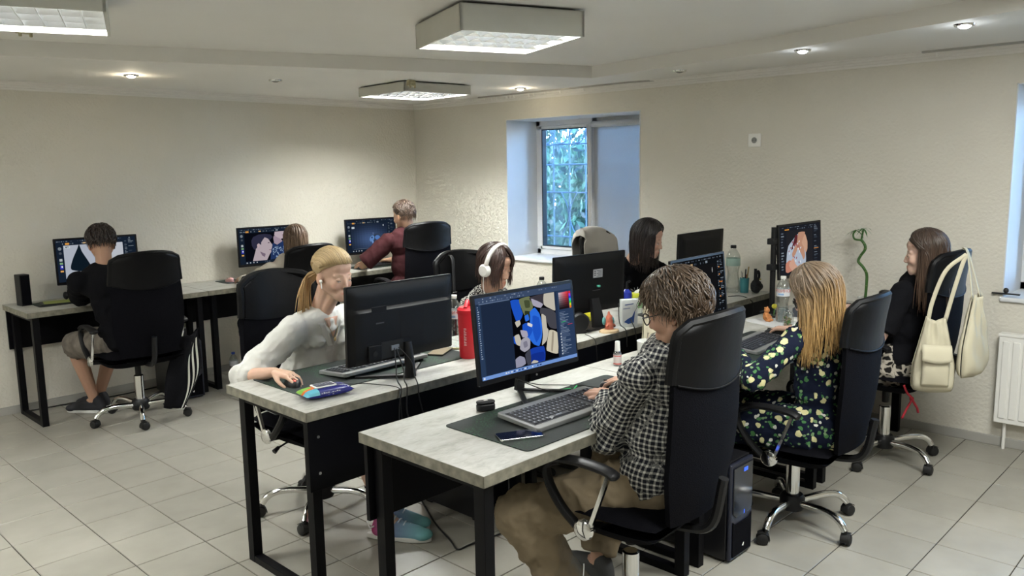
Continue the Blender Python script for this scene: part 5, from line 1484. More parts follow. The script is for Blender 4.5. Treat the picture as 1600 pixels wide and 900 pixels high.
def neckband(p, mat, r=.062, z=.0, tilt=.35, w=.008):
    k = p.k; c = p.neck - p.up * .020 * k; f = Vector((-p.rt.y, p.rt.x, 0)); pts = []
    for t in range(24):
        a = 2 * PI * t / 24; pts.append(c + p.rt * math.cos(a) * r * k * 1.12 + f * math.sin(a) * r * k - p.up * (math.sin(a) * tilt - .10) * r * k)
    MB().tube(pts, w, 8, closed=True).build('neckband', mat, p.root, smooth=True, auto=False)

# --- nearest: person in gingham shirt
p = Person('person in black and white gingham shirt and khaki trousers, seen from behind nearest the camera', (2.245, 1.545), 0, skin=(.47, .28, .20), scale=1.0, voxel=.0042)
p.pose(seat=.50, lean=-.10, head=(2.165, 1.375, 1.180), headdir=(-.22, 1, -.34), lw=(2.30, 1.735, .812), rw=(2.50, 1.77, .812), lpole=(-.45, .10, -1), rpole=(.8, -.2, -1), tor=.44,
       feet=(((-.17, .16), (-.3, 1)), ((.16, .32), (.2, 1))), knees=((-.55, .5, 1), (.5, .5, 1)), hipy=-.08)
GING = p
p.body(hands={0: dict(d=(.12, .95, -.12), n=(.10, 0, -1), curl=(.34, .42, .25), spread=.22, thumb=.2), 1: dict(d=(-.10, .98, -.10), n=(0, 0, -1), curl=(.30, .40, .30), spread=.14)})
B = Blob(); p.torso(B, 1.14, bust=0); [p.sleeve(B, i, 1.88, .060, .050, 0, mid=.066) for i in range(2)]
B.sphere(p.pelvis + V3(0, .01, .02), (.185, .145, .10), 18, 12)
bones = [(p.pelvis - p.up * .1, p.neck, .155, p.R @ V3(0, 1, 0))] + p.arm_bones()
p.garment(B, 'gingham_shirt', M_PLAID, .0060, 4, .026, .085, .004, bones, fold=.011, ffreq=62)
cb = MB(); c = p.neck + p.up * .012; pts = []
for t in range(21):
    a = R(-55 + 290 * t / 20) ; pts.append(c + p.rt * math.cos(a) * .070 + (p.R @ V3(0, 1, 0)) * (-math.sin(a)) * -.064 * -1 + V3(0, 0, .008 * math.sin(a)))
def collar(p, mat, r=.066, h=.034, open_=50, name='collar', bones=True):
    k = p.k; f = Vector((-p.rt.y, p.rt.x, 0)); m = MB()
    def fn(u, v):
        a = R(-90 + open_ * .5 + (360 - open_) * u) ; a += PI
        fl = v if v < .5 else 1 - v                          # stands up then folds down
        rr = (r + (.0 if v < .5 else .010 + .016 * (v - .5) * 2)) * k
        z = (h * min(v, .5) * 2 - (h * 1.25 * max(0, v - .5) * 2)) * k
        return p.neck - p.up * .022 * k + p.rt * math.cos(a) * rr * 1.05 + f * (-math.sin(a)) * rr * -1 + p.up * (z + .012 * k * math.sin(a) * -1)
    m.grid(fn, 28, 6, .003); me = m.mesh(name, mat, True)
    if bones: fabric_coords(me, [(p.neck - p.up * .05, p.neck + p.up * .05, .06, p.R @ V3(0, 1, 0))])
    return link(me, name, mat, p.root)
collar(p, M_PLAID)
p.trousers(M_KHAKI, (.108, .088, .082, .078), 1.97, .026, .0075, fold=.015)
for i in range(2): p.shoe(i, [(.05, .05, .05), (.06, .06, .06), (.08, .08, .08), (.3, .3, .28)])
hair(p, short_hair(50, 92, 128, 44, .035, (.02, .13), .6), (.050, .032, .020), (.125, .085, .055), cap=54, seed=3, n=1500, rad=.0040, wave=.012, r=(.086, .108, .098))
g = glasses(p); g['label'] = 'thin black framed glasses worn by gingham shirt person'

# --- person in floral dress
p = Person('person with long ombre hair in dark floral dress at the front row', (3.38, 1.50), R(6), skin=(.52, .33, .25), scale=.95, voxel=.0045)
p.brow = (.10, .06, .03)
p.pose(seat=.415, lean=.10, fem=True, head=(3.30, 1.42, 1.085), headdir=(-.42, 1, -.55), lw=(3.18, 1.72, .812), rw=(3.83, 1.76, .812), lpole=(-1, -.1, -.55), rpole=(.8, -.4, -.6), tor=.475, twist=-.12,
       feet=(((-.14, .36), (0, 1)), ((.12, .36), (0, 1))), hipy=-.10)
FLOR = p
p.body(hands={0: dict(d=(.5, .85, -.1), n=(0, 0, -1)), 1: dict(d=(.05, 1, -.10), n=(0, 0, -1), curl=(.28, .40, .3), spread=.14)})
B = Blob(); p.torso(B, 1.03, bust=.048); [p.sleeve(B, i, (1.86, 1.12)[i], .058, .045, .004, mid=.056) for i in range(2)]
for i in range(2): e = p.kn[i]; B.tube([p.hip[i], p.hip[i].lerp(e, .5), e, e.lerp(p.an[i], .35)], [.11, .10, .085, .09], 16)
B.sphere(p.pelvis, (.17, .15, .12), 18, 12)
p.garment(B, 'floral_dress', M_FLORAL, .0075, 4, .022, .07, .005)
collar(p, pm('pale_yellow_collar', (.58, .54, .34), .8), .060, .022, 60, bones=False)
for i in range(2): p.shoe(i, [(.02, .02, .02)] * 3 + [(.05, .05, .05)])
hair(p, long_hair(50, (.20, .30), off=(.02, .18), spread=.2), (.150, .105, .068), (.50, .31, .12), cap=58, seed=8, n=950, rad=.0042, wave=.016, r=(.084, .104, .096))
g = glasses(p); g['label'] = 'black framed glasses worn by floral dress person'
m = MB(); d = (p.wr[1] - p.el[1]).normalized(); m.M = Matrix.Translation(p.wr[1] - d * .02) @ frame_z(d).to_4x4(); m.lathe([(.026, -.007), (.0275, -.006), (.0275, .006), (.026, .007), (.0255, 0), (.026, -.007)], 20, cap=False)
o = m.build('wristband', M_PLAST, None, smooth=True); o.location = p.o; tag(o, 'white band on wrist of floral dress person', 'wristband')

# --- person in black tee at the right, with tote bags on the chair
p = Person('person with long dark brown hair in black tee at right end of the front row', (4.48, 1.50), R(3), skin=(.50, .33, .26), scale=.97, voxel=.005)
p.pose(seat=.49, lean=-.10, fem=True, head=(4.40, 1.335, 1.165), headdir=(-.32, 1, -.12), lw=(4.22, 1.70, .815), rw=(4.62, 1.80, .812), lpole=(-.5, -.7, -1), rpole=(.6, -.2, -1), tor=.46,
       feet=(((-.12, .42), (0, 1)), ((.12, .42), (0, 1))), hipy=-.06)
BLK = p
p.body(hands={0: dict(d=(.1, 1, -.1), n=(0, 0, -1)), 1: dict(d=(.0, 1, -.1), n=(0, 0, -1))})
B = Blob(); p.torso(B, 1.0, bust=.048); [p.sleeve(B, i, .86, .060, .058, .006) for i in range(2)]; B.sphere(p.pelvis + V3(0, 0, .03), (.175, .14, .10), 18, 12)
p.garment(B, 'black_tee', M_TEE, .008, 4, .018, .07); neckband(p, M_TEE)
B = Blob(); B.sphere(p.pelvis, (.175, .15, .115), 18, 12)
for i in range(2): B.tube([p.hip[i], p.hip[i].lerp(p.kn[i], .5), p.kn[i] + V3(0, .02, -.02)], [.115, .10, .095], 16)
B.tube([p.pelvis, (p.kn[0] + p.kn[1]) / 2], [.12, .09], 16)
p.garment(B, 'patterned_skirt', M_ANIMAL, .009, 4, .018, .06)
for i in range(2): p.shoe(i, [(.02, .02, .02)] * 3 + [(.05, .05, .05)])
hair(p, long_hair(76, (.22, .32), off=(.02, .10), spread=.05), (.040, .024, .016), (.085, .050, .032), cap=58, seed=12, n=700, rad=.0045, r=(.084, .102, .096))

# --- blonde person in white shirt
p = Person('blonde person in loose white shirt reaching for a mouse, facing the camera', (2.06, 3.28), PI + R(4), skin=(.54, .35, .26), scale=.98, voxel=.0042)
p.brow = (.22, .15, .08)
p.pose(seat=.47, lean=.42, fem=True, head=(2.035, 3.065, 1.170), headdir=(.10, -1, -.20), rw=(1.665, 2.965, .815), lw=(2.12, 2.98, .812), rpole=(.25, -1, -.5), lpole=(-.4, -.5, -1), tor=.47, side=.08, twist=.12,
       feet=(((-.07, .40), (-.5, 1)), ((.02, .50), (-.5, .9))), knees=((-.12, .4, 1), (.10, .4, 1)), hipy=-.10)
BLON = p
p.body(hands={1: dict(d=(.35, -.9, -.10), n=(0, 0, -1), curl=(.30, .42, .30), spread=.2), 0: dict(d=(-.1, -1, -.1), n=(0, 0, -1))})
B = Blob(); p.torso(B, 1.16, bust=.045); [p.sleeve(B, i, 1.16, .068, .060, .010, mid=.072) for i in range(2)]
B.sphere(p.pelvis + V3(0, 0, .0), (.20, .17, .11), 18, 12)
p.garment(B, 'white_shirt', M_SHIRT, .0060, 3, .030, .10, .004, fold=.014, ffreq=58)
collar(p, M_SHIRT, .064, .032, 95, bones=False)
f = Vector((-p.rt.y, p.rt.x, 0)) 
# open shirt front: skin panel and two lapels, pendant on a thin chain
m = MB(); c0 = p.neck - p.up * .03 + f * .075
def lap(sg):
    def fn(u, v):
        a = p.neck - p.up * (.02 + .13 * v) + f * (.082 + .030 * v - .012 * u) + p.rt * sg * (.044 * (1 - v) + .030 * u * (1 - .3 * v) + .002)
        return a
    return fn
for sg in (-1, 1): MB().grid(lap(sg), 4, 8, .003).build('lapel', M_SHIRT, p.root, smooth=True, auto=False)
MB().grid(lambda u, v: p.neck - p.up * (.0 + .105 * v) + f * (.070 + .036 * v) + p.rt * lerp(-1, 1, u) * .040 * (1 - v * .95), 6, 8, .004, col=p.skin).build('neckline_skin', M_SKIN, p.root, smooth=True, auto=False)
o = MB().tube(spline([p.neck - p.up * .0 + p.rt * -.045 + f * .045, p.neck - p.up * .06 + f * .098 - p.rt * .022, p.neck - p.up * .105 + f * .114, p.neck - p.up * .06 + f * .098 + p.rt * .022, p.neck + p.rt * .045 + f * .045], 6), .0012, 5).sphere(p.neck - p.up * .115 + f * .117, (.007, .005, .009), 10, 8).build('necklace', pm('gold_chain', (.55, .42, .22), .3, .9), None, smooth=True)
o.location = p.o; tag(o, 'thin necklace with small pendant on blonde person in white shirt', 'necklace')
MB2 = Blob(); [MB2.tube([p.hip[i], p.hip[i].lerp(p.kn[i], .8)], [.10, .082], 16) for i in range(2)]; MB2.sphere(p.pelvis, (.17, .14, .11), 16, 10); p.garment(MB2, 'dark_shorts', M_DENIM, .009, 4, .012)
mg, tl, wh = (.36, .02, .12), (.16, .22, .36), (.14, .36, .36)
for i in range(2):
    so, q = p.shoe(i, [mg, tl, wh, (.55, .55, .52)])
    for j in range(5):
        y = .066 + j * .023; z = .118 - j * .0110
        MB().tube([q(-.022, y, z - .006), q(0, y + .004, z + .004), q(.022, y, z - .006)], .0036, 6).build('lace', pm('lace_pale', (.45, .52, .60), .8), so, smooth=True, auto=False)
    MB().tube([q(.030, .0, .07), q(.034, -.02, .06), q(0, -.045, .075)], .004, 6).build('heel_tab', pm('heel_white', (.6, .6, .6), .6), so, smooth=True, auto=False)
def slick(p, root, tip, n=330, seed=4):
    rnd = random.Random(seed); m = MB(); H = p.HM; k = p.k * .97; c0 = V3(0, -.014, .034); r = (.083, .104, .094)
    for q in range(n):
        lam = R(rnd.uniform(-82, 82)); off = rnd.uniform(0, .05) + 1; pts = []
        f0 = R(rnd.uniform(24, 31) + abs(math.degrees(lam)) * .12); f1 = R(rnd.uniform(188, 205))
        st = rnd.random() * .5 if rnd.random() < .5 else 0
        for j in range(11):
            t = lerp(st, 1, j / 10); ph = lerp(f0, f1, t); la = lam * (1 - max(0, t - .55) * 1.7 * .9)
            pts.append(V3(r[0] * off * math.sin(la), r[1] * off * math.cos(la) * math.cos(ph), r[2] * off * math.cos(la) * math.sin(ph)) + c0)
        rr = [.0052 * (1 - .5 * (j / 10) ** 3) * (.6 + .4 * min(1, j / 2)) for j in range(11)]
        n0 = len(m.f); m.tube([p.head + H @ (x * k) for x in pts], rr, 5, flat=.6); jit = rnd.uniform(.75, 1.2); m.c[n0:] = [tuple(v * jit for v in root)] * (len(m.f) - n0)
    for q in range(90):                      # tail over the shoulder
        a = rnd.uniform(0, 2 * PI); w = rnd.uniform(0, .024); dx, dz = w * math.cos(a), w * math.sin(a)
        base = p.head + H @ (V3(dx * .6, -.102, -.015 + dz * .6) * k)
        e = [base, base + H @ (V3(.035 + dx * .5, -.035, -.05 + dz) * k), base + H @ (V3(.075 + dx, -.005, -.10 + dz) * k), base + H @ (V3(.100 + dx * 1.5, .03, -.15 - rnd.uniform(0, .04)) * k)]
        pp = spline(e, 4); n0 = len(m.f); m.tube(pp, [.005 * (1 - .8 * (j / (len(pp) - 1)) ** 2) for j in range(len(pp))], 5, flat=.7); jit = rnd.uniform(.8, 1.2); m.c[n0:] = [tuple(v * jit for v in tip)] * (len(m.f) - n0)
    m.build('hair', M_HAIR, p.root, smooth=True, auto=False, fix=False)
    cm = MB(); cm.grid(lambda u, v: p.head + H @ ((V3(.082 * math.sin(R(lerp(lerp(106, 64, max(0, math.cos(2 * PI * u)) ** .7), 0, 1 - v))) * math.sin(2 * PI * u), .103 * math.sin(R(lerp(106, 62, max(0, math.cos(2 * PI * u)) ** .7) * v)) * math.cos(2 * PI * u), .093 * math.cos(R(lerp(106, 62, max(0, math.cos(2 * PI * u)) ** .7) * v))) + c0) * k), 36, 12, .006, col=tuple(c * .8 for c in root))
    cm.build('hair_cap', M_HAIR, p.root, smooth=True, auto=False)
slick(p, (.42, .30, .15), (.44, .28, .12))
m = MB(); c = p.head + p.HM @ (V3(.078, .008, -.020) * .95); m.sphere(c, (.006, .008, .008), 8, 6).tube([c, c + p.HM @ V3(.002, .012, -.03)], .003, 6)
o = m.build('earphone', M_PLAST, None, smooth=True); o.location = p.o; tag(o, 'small white wireless earphone in the ear of the blonde person', 'earphone')
m = MB(); d = (p.wr[1] - p.el[1]).normalized()

# --- headphone wearer
p = Person('dark haired person in speckled blouse wearing white headphones', (3.20, 3.28), PI + R(-2), skin=(.42, .25, .18), scale=.95, voxel=.005)
p.pose(seat=.46, lean=.40, fem=True, head=(3.05, 3.06, 1.105), headdir=(.12, -1, -.30), rw=(2.98, 2.92, .812), lw=(3.26, 2.95, .812), rpole=(.8, -.5, -.8), lpole=(-.8, -.5, -.8), tor=.44, side=.12,
       feet=(((-.1, .42), (0, 1)), ((.1, .42), (0, 1))), hipy=-.10)
p.body(hands={0: dict(d=(0, -1, -.1), n=(0, 0, -1)), 1: dict(d=(0, -1, -.1), n=(0, 0, -1))})
B = Blob(); p.torso(B, 1.05, bust=.046); [p.sleeve(B, i, 1.5, .062, .050, .004, mid=.058) for i in range(2)]
p.garment(B, 'speckled_blouse', M_SPECK, .008, 4, .016, .06); neckband(p, M_SPECK, .058)
p.trousers(M_DENIM, end=1.95)
for i in range(2): p.shoe(i, [(.02, .02, .02)] * 3 + [(.05, .05, .05)])
hair(p, long_hair(36, (.05, .11), off=(.02, .14), spread=.02), (.028, .014, .011), (.050, .024, .018), cap=54, seed=21, n=420, rad=.0058, r=(.086, .104, .097))
h = empty('headphones', p.o, 0, 'white over ear headphones on dark haired person in speckled blouse', 'headphones')
q = lambda x, y, z: p.head + p.HM @ (V3(x, y, z) * p.k * .97)
M_HP = pm('headphone_white', (.58, .57, .54), .45)
MB().tube([q(.100 * math.sin(a), .004, .030 + .108 * math.cos(a)) for a in [R(-100 + 200 * t / 24) for t in range(25)]], .0125, 8, flat=1.0).build('headband', M_HP, h, smooth=True, auto=False)
for i in (-1, 1):
    m = MB(); m.M = Matrix.Translation(q(i * .094, .0, -.010)) @ (p.HM @ Matrix.Rotation(i * PI / 2, 3, 'Y')).to_4x4(); m.lathe([(0, .020), (.026, .019), (.034, .012), (.036, -.004), (.030, -.012), (0, -.012)], 20)
    m.build('ear_cup', M_HP, h, smooth=True)
MB().tube(spline([q(.096, .0, -.045), q(.105, .02, -.10), q(.10, .05, -.16), q(.07, .10, -.24)], 6), .0022, 6).build('cable', M_HP, h, smooth=True, auto=False)

# --- black haired person by the wall
p = Person('long black haired person in black printed tee leaning over the desk by the wall', (4.62, 3.34), PI - R(18), skin=(.44, .27, .20), scale=1.0, voxel=.005)
p.pose(seat=.48, lean=.52, fem=True, head=(4.40, 3.005, 1.155), headdir=(.30, -.95, -.25), rw=(4.42, 2.93, .812), lw=(4.72, 2.85, .812), rpole=(1, -.6, -.9), lpole=(-1, -.3, -.6), tor=.49, side=.16,
       feet=(((-.1, .42), (0, 1)), ((.1, .42), (0, 1))), hipy=-.08)
p.body(hands={0: dict(d=(0, -1, -.1), n=(0, 0, -1)), 1: dict(d=(.8, -.6, -.1), n=(0, 0, -1))})
B = Blob(); p.torso(B, 1.06, bust=.04); [p.sleeve(B, i, .92, .066, .070, .014) for i in range(2)]; B.sphere(p.pelvis, (.18, .15, .11), 16, 10)
tee = p.garment(B, 'black_tee', M_TEE, .008, 4, .010, .07, fold=.003); neckband(p, M_TEE, .068, tilt=.6)
f = p.up.cross(p.rt).normalized(); rnd = random.Random(3); pr = MB()
def cp(u, v): return p.chest + p.up * (v - .00) + p.rt * u + f * (.134 - .9 * u * u + .10 * v)
for t in range(9):
    a = R(200 + 140 * t / 8); pr.tube([cp(.0, -.075), cp(.075 * math.cos(a) * .7, -.01 + .05 * math.sin(a) * -.2 + .02), cp(.095 * math.cos(a), -.03 - .085 * math.sin(a) * -1 * -.9 + .0)], .0021, 4)
pr.tube([cp(.085 * math.cos(R(t * 15)), .02 + .075 * math.sin(R(t * 15))) for t in range(12, 25)], .0022, 4)
for t in range(10): pr.tube([cp(rnd.uniform(-.07, .07), rnd.uniform(-.16, .03)), cp(rnd.uniform(-.07, .07), rnd.uniform(-.12, .03))], .0008, 4)
pr.build('shirt_print', pm('print_white', (.7, .7, .7), .8), tee, smooth=True, auto=False)
p.trousers(M_DENIM, end=1.95)
for i in range(2): p.shoe(i, [(.02, .02, .02)] * 3 + [(.05, .05, .05)])
hair(p, long_hair(58, (.12, .22), off=(.02, .12), spread=.04), (.012, .009, .009), (.022, .014, .012), cap=58, seed=31, n=600, rad=.0048, r=(.086, .106, .098))

# --- far row
p = Person('dark haired person in black tee and shorts at far left desk, seen from behind', (2.03, 5.46), R(8), skin=(.44, .26, .18), scale=1.0, voxel=.0055)
p.pose(seat=.48, lean=.30, head=(1.955, 5.60, 1.180), headdir=(.15, 1, -.30), lw=(2.02, 5.98, .812), rw=(2.24, 5.96, .812), lpole=(-.7, .2, -1), rpole=(.8, -.2, -.8), tor=.46, side=-.14,
       feet=(((-.06, .42), (-.6, 1)), ((.02, .50), (-.3, 1))), knees=((-.35, .5, 1), (.3, .5, 1)), hipy=-.02)
p.body(hands={0: dict(d=(.7, .7, -.1), n=(0, 0, -1)), 1: dict(d=(.0, 1, -.1), n=(0, 0, -1))})
B = Blob(); p.torso(B, 1.08); [p.sleeve(B, i, .92, .070, .068, .008) for i in range(2)]; B.sphere(p.pelvis, (.18, .15, .11), 16, 10)
p.garment(B, 'black_tee', M_TEE, .009, 4, .016, .07); neckband(p, M_TEE, .062)
p.trousers(M_CAMO, (.11, .095, .09, .085), .98, .012, name='shorts')
for i in range(2): p.shoe(i, [(.02, .02, .025), (.02, .02, .025), (.025, .025, .03), (.6, .6, .58)])
hair(p, short_hair(50, 80, 116, 26, .028, (.03, .10), .2, 0), (.020, .012, .010), (.030, .018, .013), cap=52, seed=41, n=420, rad=.0058)

p = Person('long light brown haired person in cream top at far wall, between two screens', (3.20, 5.48), R(5), skin=(.48, .30, .22), scale=.93, voxel=.006)
p.pose(seat=.45, lean=.05, fem=True, head=(3.255, 5.38, 1.110), headdir=(.2, 1, -.2), lw=(3.08, 5.86, .812), rw=(3.40, 5.90, .812), lpole=(-1, -.1, -.6), rpole=(.8, -.2, -.8), tor=.46, feet=(((-.1, .42), (0, 1)), ((.1, .42), (0, 1))))
p.body(hands={0: dict(d=(.1, 1, -.1), n=(0, 0, -1)), 1: dict(d=(.0, 1, -.1), n=(0, 0, -1))})
B = Blob(); p.torso(B, 1.04, bust=.05); [p.sleeve(B, i, 1.6, .062, .050, .004, mid=.056) for i in range(2)]
p.garment(B, 'cream_top', M_CREAM, .009, 4, .016, .07); p.trousers(M_DENIM, end=1.5)
for i in range(2): p.shoe(i, [(.02, .02, .02)] * 3 + [(.05, .05, .05)])
hair(p, long_hair(50, (.10, .17), off=(.02, .12), spread=.02), (.095, .058, .036), (.17, .11, .068), cap=56, seed=51, n=380, rad=.0060)

p = Person('short haired person in maroon tee typing in the far corner', (4.38, 5.50), R(-4), skin=(.46, .28, .19), scale=1.03, voxel=.0055)
p.brow = (.12, .07, .04)
p.pose(seat=.53, lean=.02, head=(4.32, 5.42, 1.243), headdir=(-.15, 1, -.22), lw=(4.20, 5.80, .83), rw=(4.52, 5.88, .822), lpole=(-1.2, -.3, -.6), rpole=(.8, -.2, -.8), tor=.45, side=-.04,
       feet=(((-.14, .42), (0, 1)), ((.14, .42), (0, 1))))
p.body(hands={0: dict(d=(.1, 1, -.1), n=(0, 0, -1)), 1: dict(d=(.0, 1, -.1), n=(0, 0, -1))})
B = Blob(); p.torso(B, 1.06)
p.garment(B, 'maroon_tee', M_MAROON, .009, 4, .014, .07); neckband(p, M_MAROON, .062)
for i in range(2):
    B = Blob(); p.sleeve(B, i, .90, .072, .066, .006); p.garment(B, 'dark_sleeve' if i else 'maroon_sleeve', M_MAROON if i == 0 else M_TEE, .009, 4, .012)
p.trousers(M_DENIM, end=1.95)
for i in range(2): p.shoe(i, [(.02, .02, .02)] * 3 + [(.05, .05, .05)])
def fade(rnd, q):
    az = rnd.uniform(-180, 180); a = abs(az); lim = lerp(50, 108, min(1, max(0, a - 40) / 110)); th0 = rnd.uniform(0, lim - 6)
    return az, th0, th0 + rnd.uniform(14, 26), 0, rnd.uniform(.03, .09), (0, 0, 0, rnd.uniform(-.3, .3))
hair(p, short_hair(50, 70, 114, 22, .045, (.02, .07), .1, 0), (.050, .030, .020), (.105, .068, .045), cap=56, seed=61, n=700, rad=.0042, r=(.083, .103, .095))
# ================================================================== things on and around the desks
M_MAT = None
def mat_mat():
    m, t, b = nodes_of('desk_mat_cloth'); tc = t.nodes.new('ShaderNodeTexCoord')
    nz = t.nodes.new('ShaderNodeTexNoise'); nz.inputs['Scale'].default_value = 5; t.links.new(tc.outputs['Object'], nz.inputs['Vector'])
    w = t.nodes.new('ShaderNodeTexVoronoi'); w.inputs['Scale'].default_value = 130; w.distance = 'CHEBYCHEV'; t.links.new(tc.outputs['Object'], w.inputs['Vector'])
    r1 = ramp(t, [(.50, (0, 0, 0)), (.62, (1, 1, 1))]); t.links.new(nz.outputs['Fac'], r1.inputs[0])
    r2 = ramp(t, [(.25, (1, 1, 1)), (.45, (0, 0, 0))]); t.links.new(w.outputs['Distance'], r2.inputs[0])
    mu = t.nodes.new('ShaderNodeMath'); mu.operation = 'MULTIPLY'; t.links.new(r1.outputs[0], mu.inputs[0]); t.links.new(r2.outputs[0], mu.inputs[1])
    mx = t.nodes.new('ShaderNodeMix'); mx.data_type = 'RGBA'; mx.inputs[6].default_value = (.014, .019, .018, 1); mx.inputs[7].default_value = (.022, .075, .035, 1)
    t.links.new(mu.outputs[0], mx.inputs[0]); t.links.new(mx.outputs[2], b.inputs['Base Color']); b.inputs['Roughness'].default_value = .8
    return m
M_MAT = mat_mat()
def desk_mat(x, y, w, d, label, rz=0):
    o = MB().prism(rrect(w, d, .02, 4), 0, .0035).build('desk_mat', M_MAT, bevel=.0012, loc=(x, y, ZD + .0002), rot=(0, 0, rz)); return tag(o, label, 'desk mat', 'black desk mats')
desk_mat(2.09, 2.90, .92, .40, 'large black desk mat under hand of blonde person')
desk_mat(2.20, 1.825, .90, .39, 'large black desk mat under the nearest silver keyboard, phone lying on it')
desk_mat(3.42, 1.80, .88, .38, 'black and green desk mat in front of floral dress person')
desk_mat(1.90, 6.03, .50, .22, 'black mat under green tablet at far left desk')
desk_mat(3.16, 6.08, .34, .22, 'small black mat with pink mouse on far wall desk')
desk_mat(4.46, 5.98, .60, .24, 'black mat in front of far corner monitor')
desk_mat(4.95, 2.95, .30, .22, 'small black mat by water bottle at right wall')
ZM = ZD + .0038
M_KBGREY = pm('keyboard_grey', (.24, .245, .24), .35, .3)
M_KEY = pm('key_black', (.012, .013, .018), .45)
M_KEYL = pm('key_legend', (.22, .24, .30), .5)
def keyboard(x, y, rz, w, d, label, body=None, z=ZM, nearpad=True, tilt=R(4), legends=True):
    r = empty('keyboard', (x, y, z), rz, label, 'keyboard', 'keyboards'); r.rotation_euler = (0, 0, rz)
    e = bpy.data.objects.new('tilt', None)
    M = Matrix.Rotation(tilt, 4, 'X'); zz = d / 2 * math.sin(tilt)
    def T(m): m.M = Matrix.Translation((0, 0, zz)) @ M; return m
    b = body or M_KBGREY
    T(MB()).prism(rrect(w, d, .012, 3), 0, .016).build('case', b, r, bevel=.003)
    pl = T(MB()).b2((-w / 2 + .012, -d / 2 + (.028 if nearpad else .008), .0155), (w / 2 - .012, d / 2 - .030, .0170)).build('key_plate', M_KEY, r)
    k = T(MB()); lg = T(MB()); rows = 6; y0 = -d / 2 + (.032 if nearpad else .012); y1 = d / 2 - .034; x0 = -w / 2 + .016; x1 = w / 2 - .016; rnd = random.Random(1)
    cols = 21
    for i in range(rows):
        ya = lerp(y0, y1, i / rows); yb = lerp(y0, y1, (i + 1) / rows) - .0025; j = 0
        while j < cols:
            wd = 5 if (i == 0 and j == 4) else 1
            xa = lerp(x0, x1, j / cols); xb = lerp(x0, x1, (j + wd) / cols) - .0022
            if j not in (14, 18) or wd > 1:
                xc, yc = (xa + xb) / 2, (ya + yb) / 2; hx, hy = (xb - xa) / 2, (yb - ya) / 2
                k.add([(xc - hx, yc - hy, .017), (xc + hx, yc - hy, .017), (xc + hx, yc + hy, .017), (xc - hx, yc + hy, .017), (xc - hx * .75, yc - hy * .75, .0215), (xc + hx * .75, yc - hy * .75, .0215), (xc + hx * .75, yc + hy * .75, .0215), (xc - hx * .75, yc + hy * .75, .0215)],
                      [(4, 5, 6, 7), (0, 1, 5, 4), (1, 2, 6, 5), (2, 3, 7, 6), (3, 0, 4, 7)])
                if legends: lg.add([(xc - hx * .35, yc - hy * .1, .02165), (xc + hx * .2, yc - hy * .1, .02165), (xc + hx * .2, yc + hy * .4, .02165), (xc - hx * .35, yc + hy * .4, .02165)], [(0, 1, 2, 3)])
            j += wd
    o = k.build('keys', M_KEY, r, fix=False); o['kind'] = 'stuff'
    if legends:
        l = lg.build('key_print', M_KEYL, r, fix=False); l['kind'] = 'stuff'
    for s in (-1, 1): MB().box((s * (w / 2 - .03), d / 2 - .02, zz * .9), (.02, .008, zz * 1.8 + .004)).build('foot', M_BLKPL, r)
    return r
keyboard(2.135, 1.815, R(-1), .47, .20, 'silver framed keyboard under left hand of gingham shirt person')
keyboard(2.10, 2.87, PI + R(2), .47, .185, 'silver edged keyboard behind the large monitor, in front of blonde person')
keyboard(3.56, 1.80, R(4), .40, .17, 'grey keyboard in front of floral dress person')
M_KBB = pm('keyboard_black', (.012, .012, .013), .4)
for x, y, rz, lab in ((2.22, 6.02, 0, 'black keyboard at far left desk under teardrop screen'), (3.46, 5.93, 0, 'black keyboard at far wall desk under sculpted heads screen'), (4.46, 5.97, 0, 'black keyboard in the far corner under blue form screen'), (3.24, 2.96, PI, 'black keyboard in front of headphone wearer'), (4.66, 1.86, 0, 'black keyboard before tattooed arm screen')):
    keyboard(x, y, rz, .42, .14, lab, M_KBB, z=ZD + .004, nearpad=False, legends=False)
def mouse(x, y, rz, label, mat=None, sc=1.0, acc=None):
    r = empty('mouse', (x, y, ZM), rz, label, 'mouse', 'computer mice')
    B = MB()
    def f(u, v):
        a = 2 * PI * u; t = v
        return (.031 * sc * math.cos(a) * math.cos(t * PI / 2) ** .6, .058 * sc * math.sin(a) * math.cos(t * PI / 2) ** .6 , .036 * sc * math.sin(t * PI / 2) ** .8 * (1 - .22 * math.sin(a)))
    B.grid(f, 24, 8); B.build('mouse_body', mat or M_BLKPL, r, smooth=True, auto=False)
    MB().tube([(0, .028 * sc, .026 * sc), (0, .040 * sc, .021 * sc)], .005 * sc, 8).build('scroll_wheel', acc or M_RUB, r, smooth=True)
    MB().box((0, .016 * sc, .0305 * sc), (.002, .05 * sc, .004)).build('button_gap', M_RUB, r)
    return r
def hand_center(p, i, d=.075):
    v = (p.wr[i] - p.el[i]).normalized(); w = p.o + p.wr[i]; return w + v * d
hc = BLON.o + BLON.wr[1]; mouse(hc.x + .030, hc.y - .085, PI + R(-18), 'black gaming mouse with red light under hand of blonde person', None, 1.0, pm('red_glow', (.05, .0, .0), emis=(1, .12, .08), estr=1.2))
hc = GING.o + GING.wr[1]; mouse(hc.x - .012, hc.y + .090, R(8), 'black mouse under right hand of gingham shirt person')
hc = FLOR.o + FLOR.wr[1]; mouse(hc.x + .004, hc.y + .088, 0, 'black mouse under hand of floral dress person')
mouse(3.06, 6.07, R(10), 'small pink mouse on black mat at far wall', pm('pink_plastic', (.55, .30, .30), .4), .8)
def cable(name, pts, label, r=.0028, mat=None, n=8, group='black cables'):
    o = MB().tube(spline(pts, n), r, 6).build(name, mat or M_RUB, None, smooth=True, auto=False); return tag(o, label, 'cable', group)
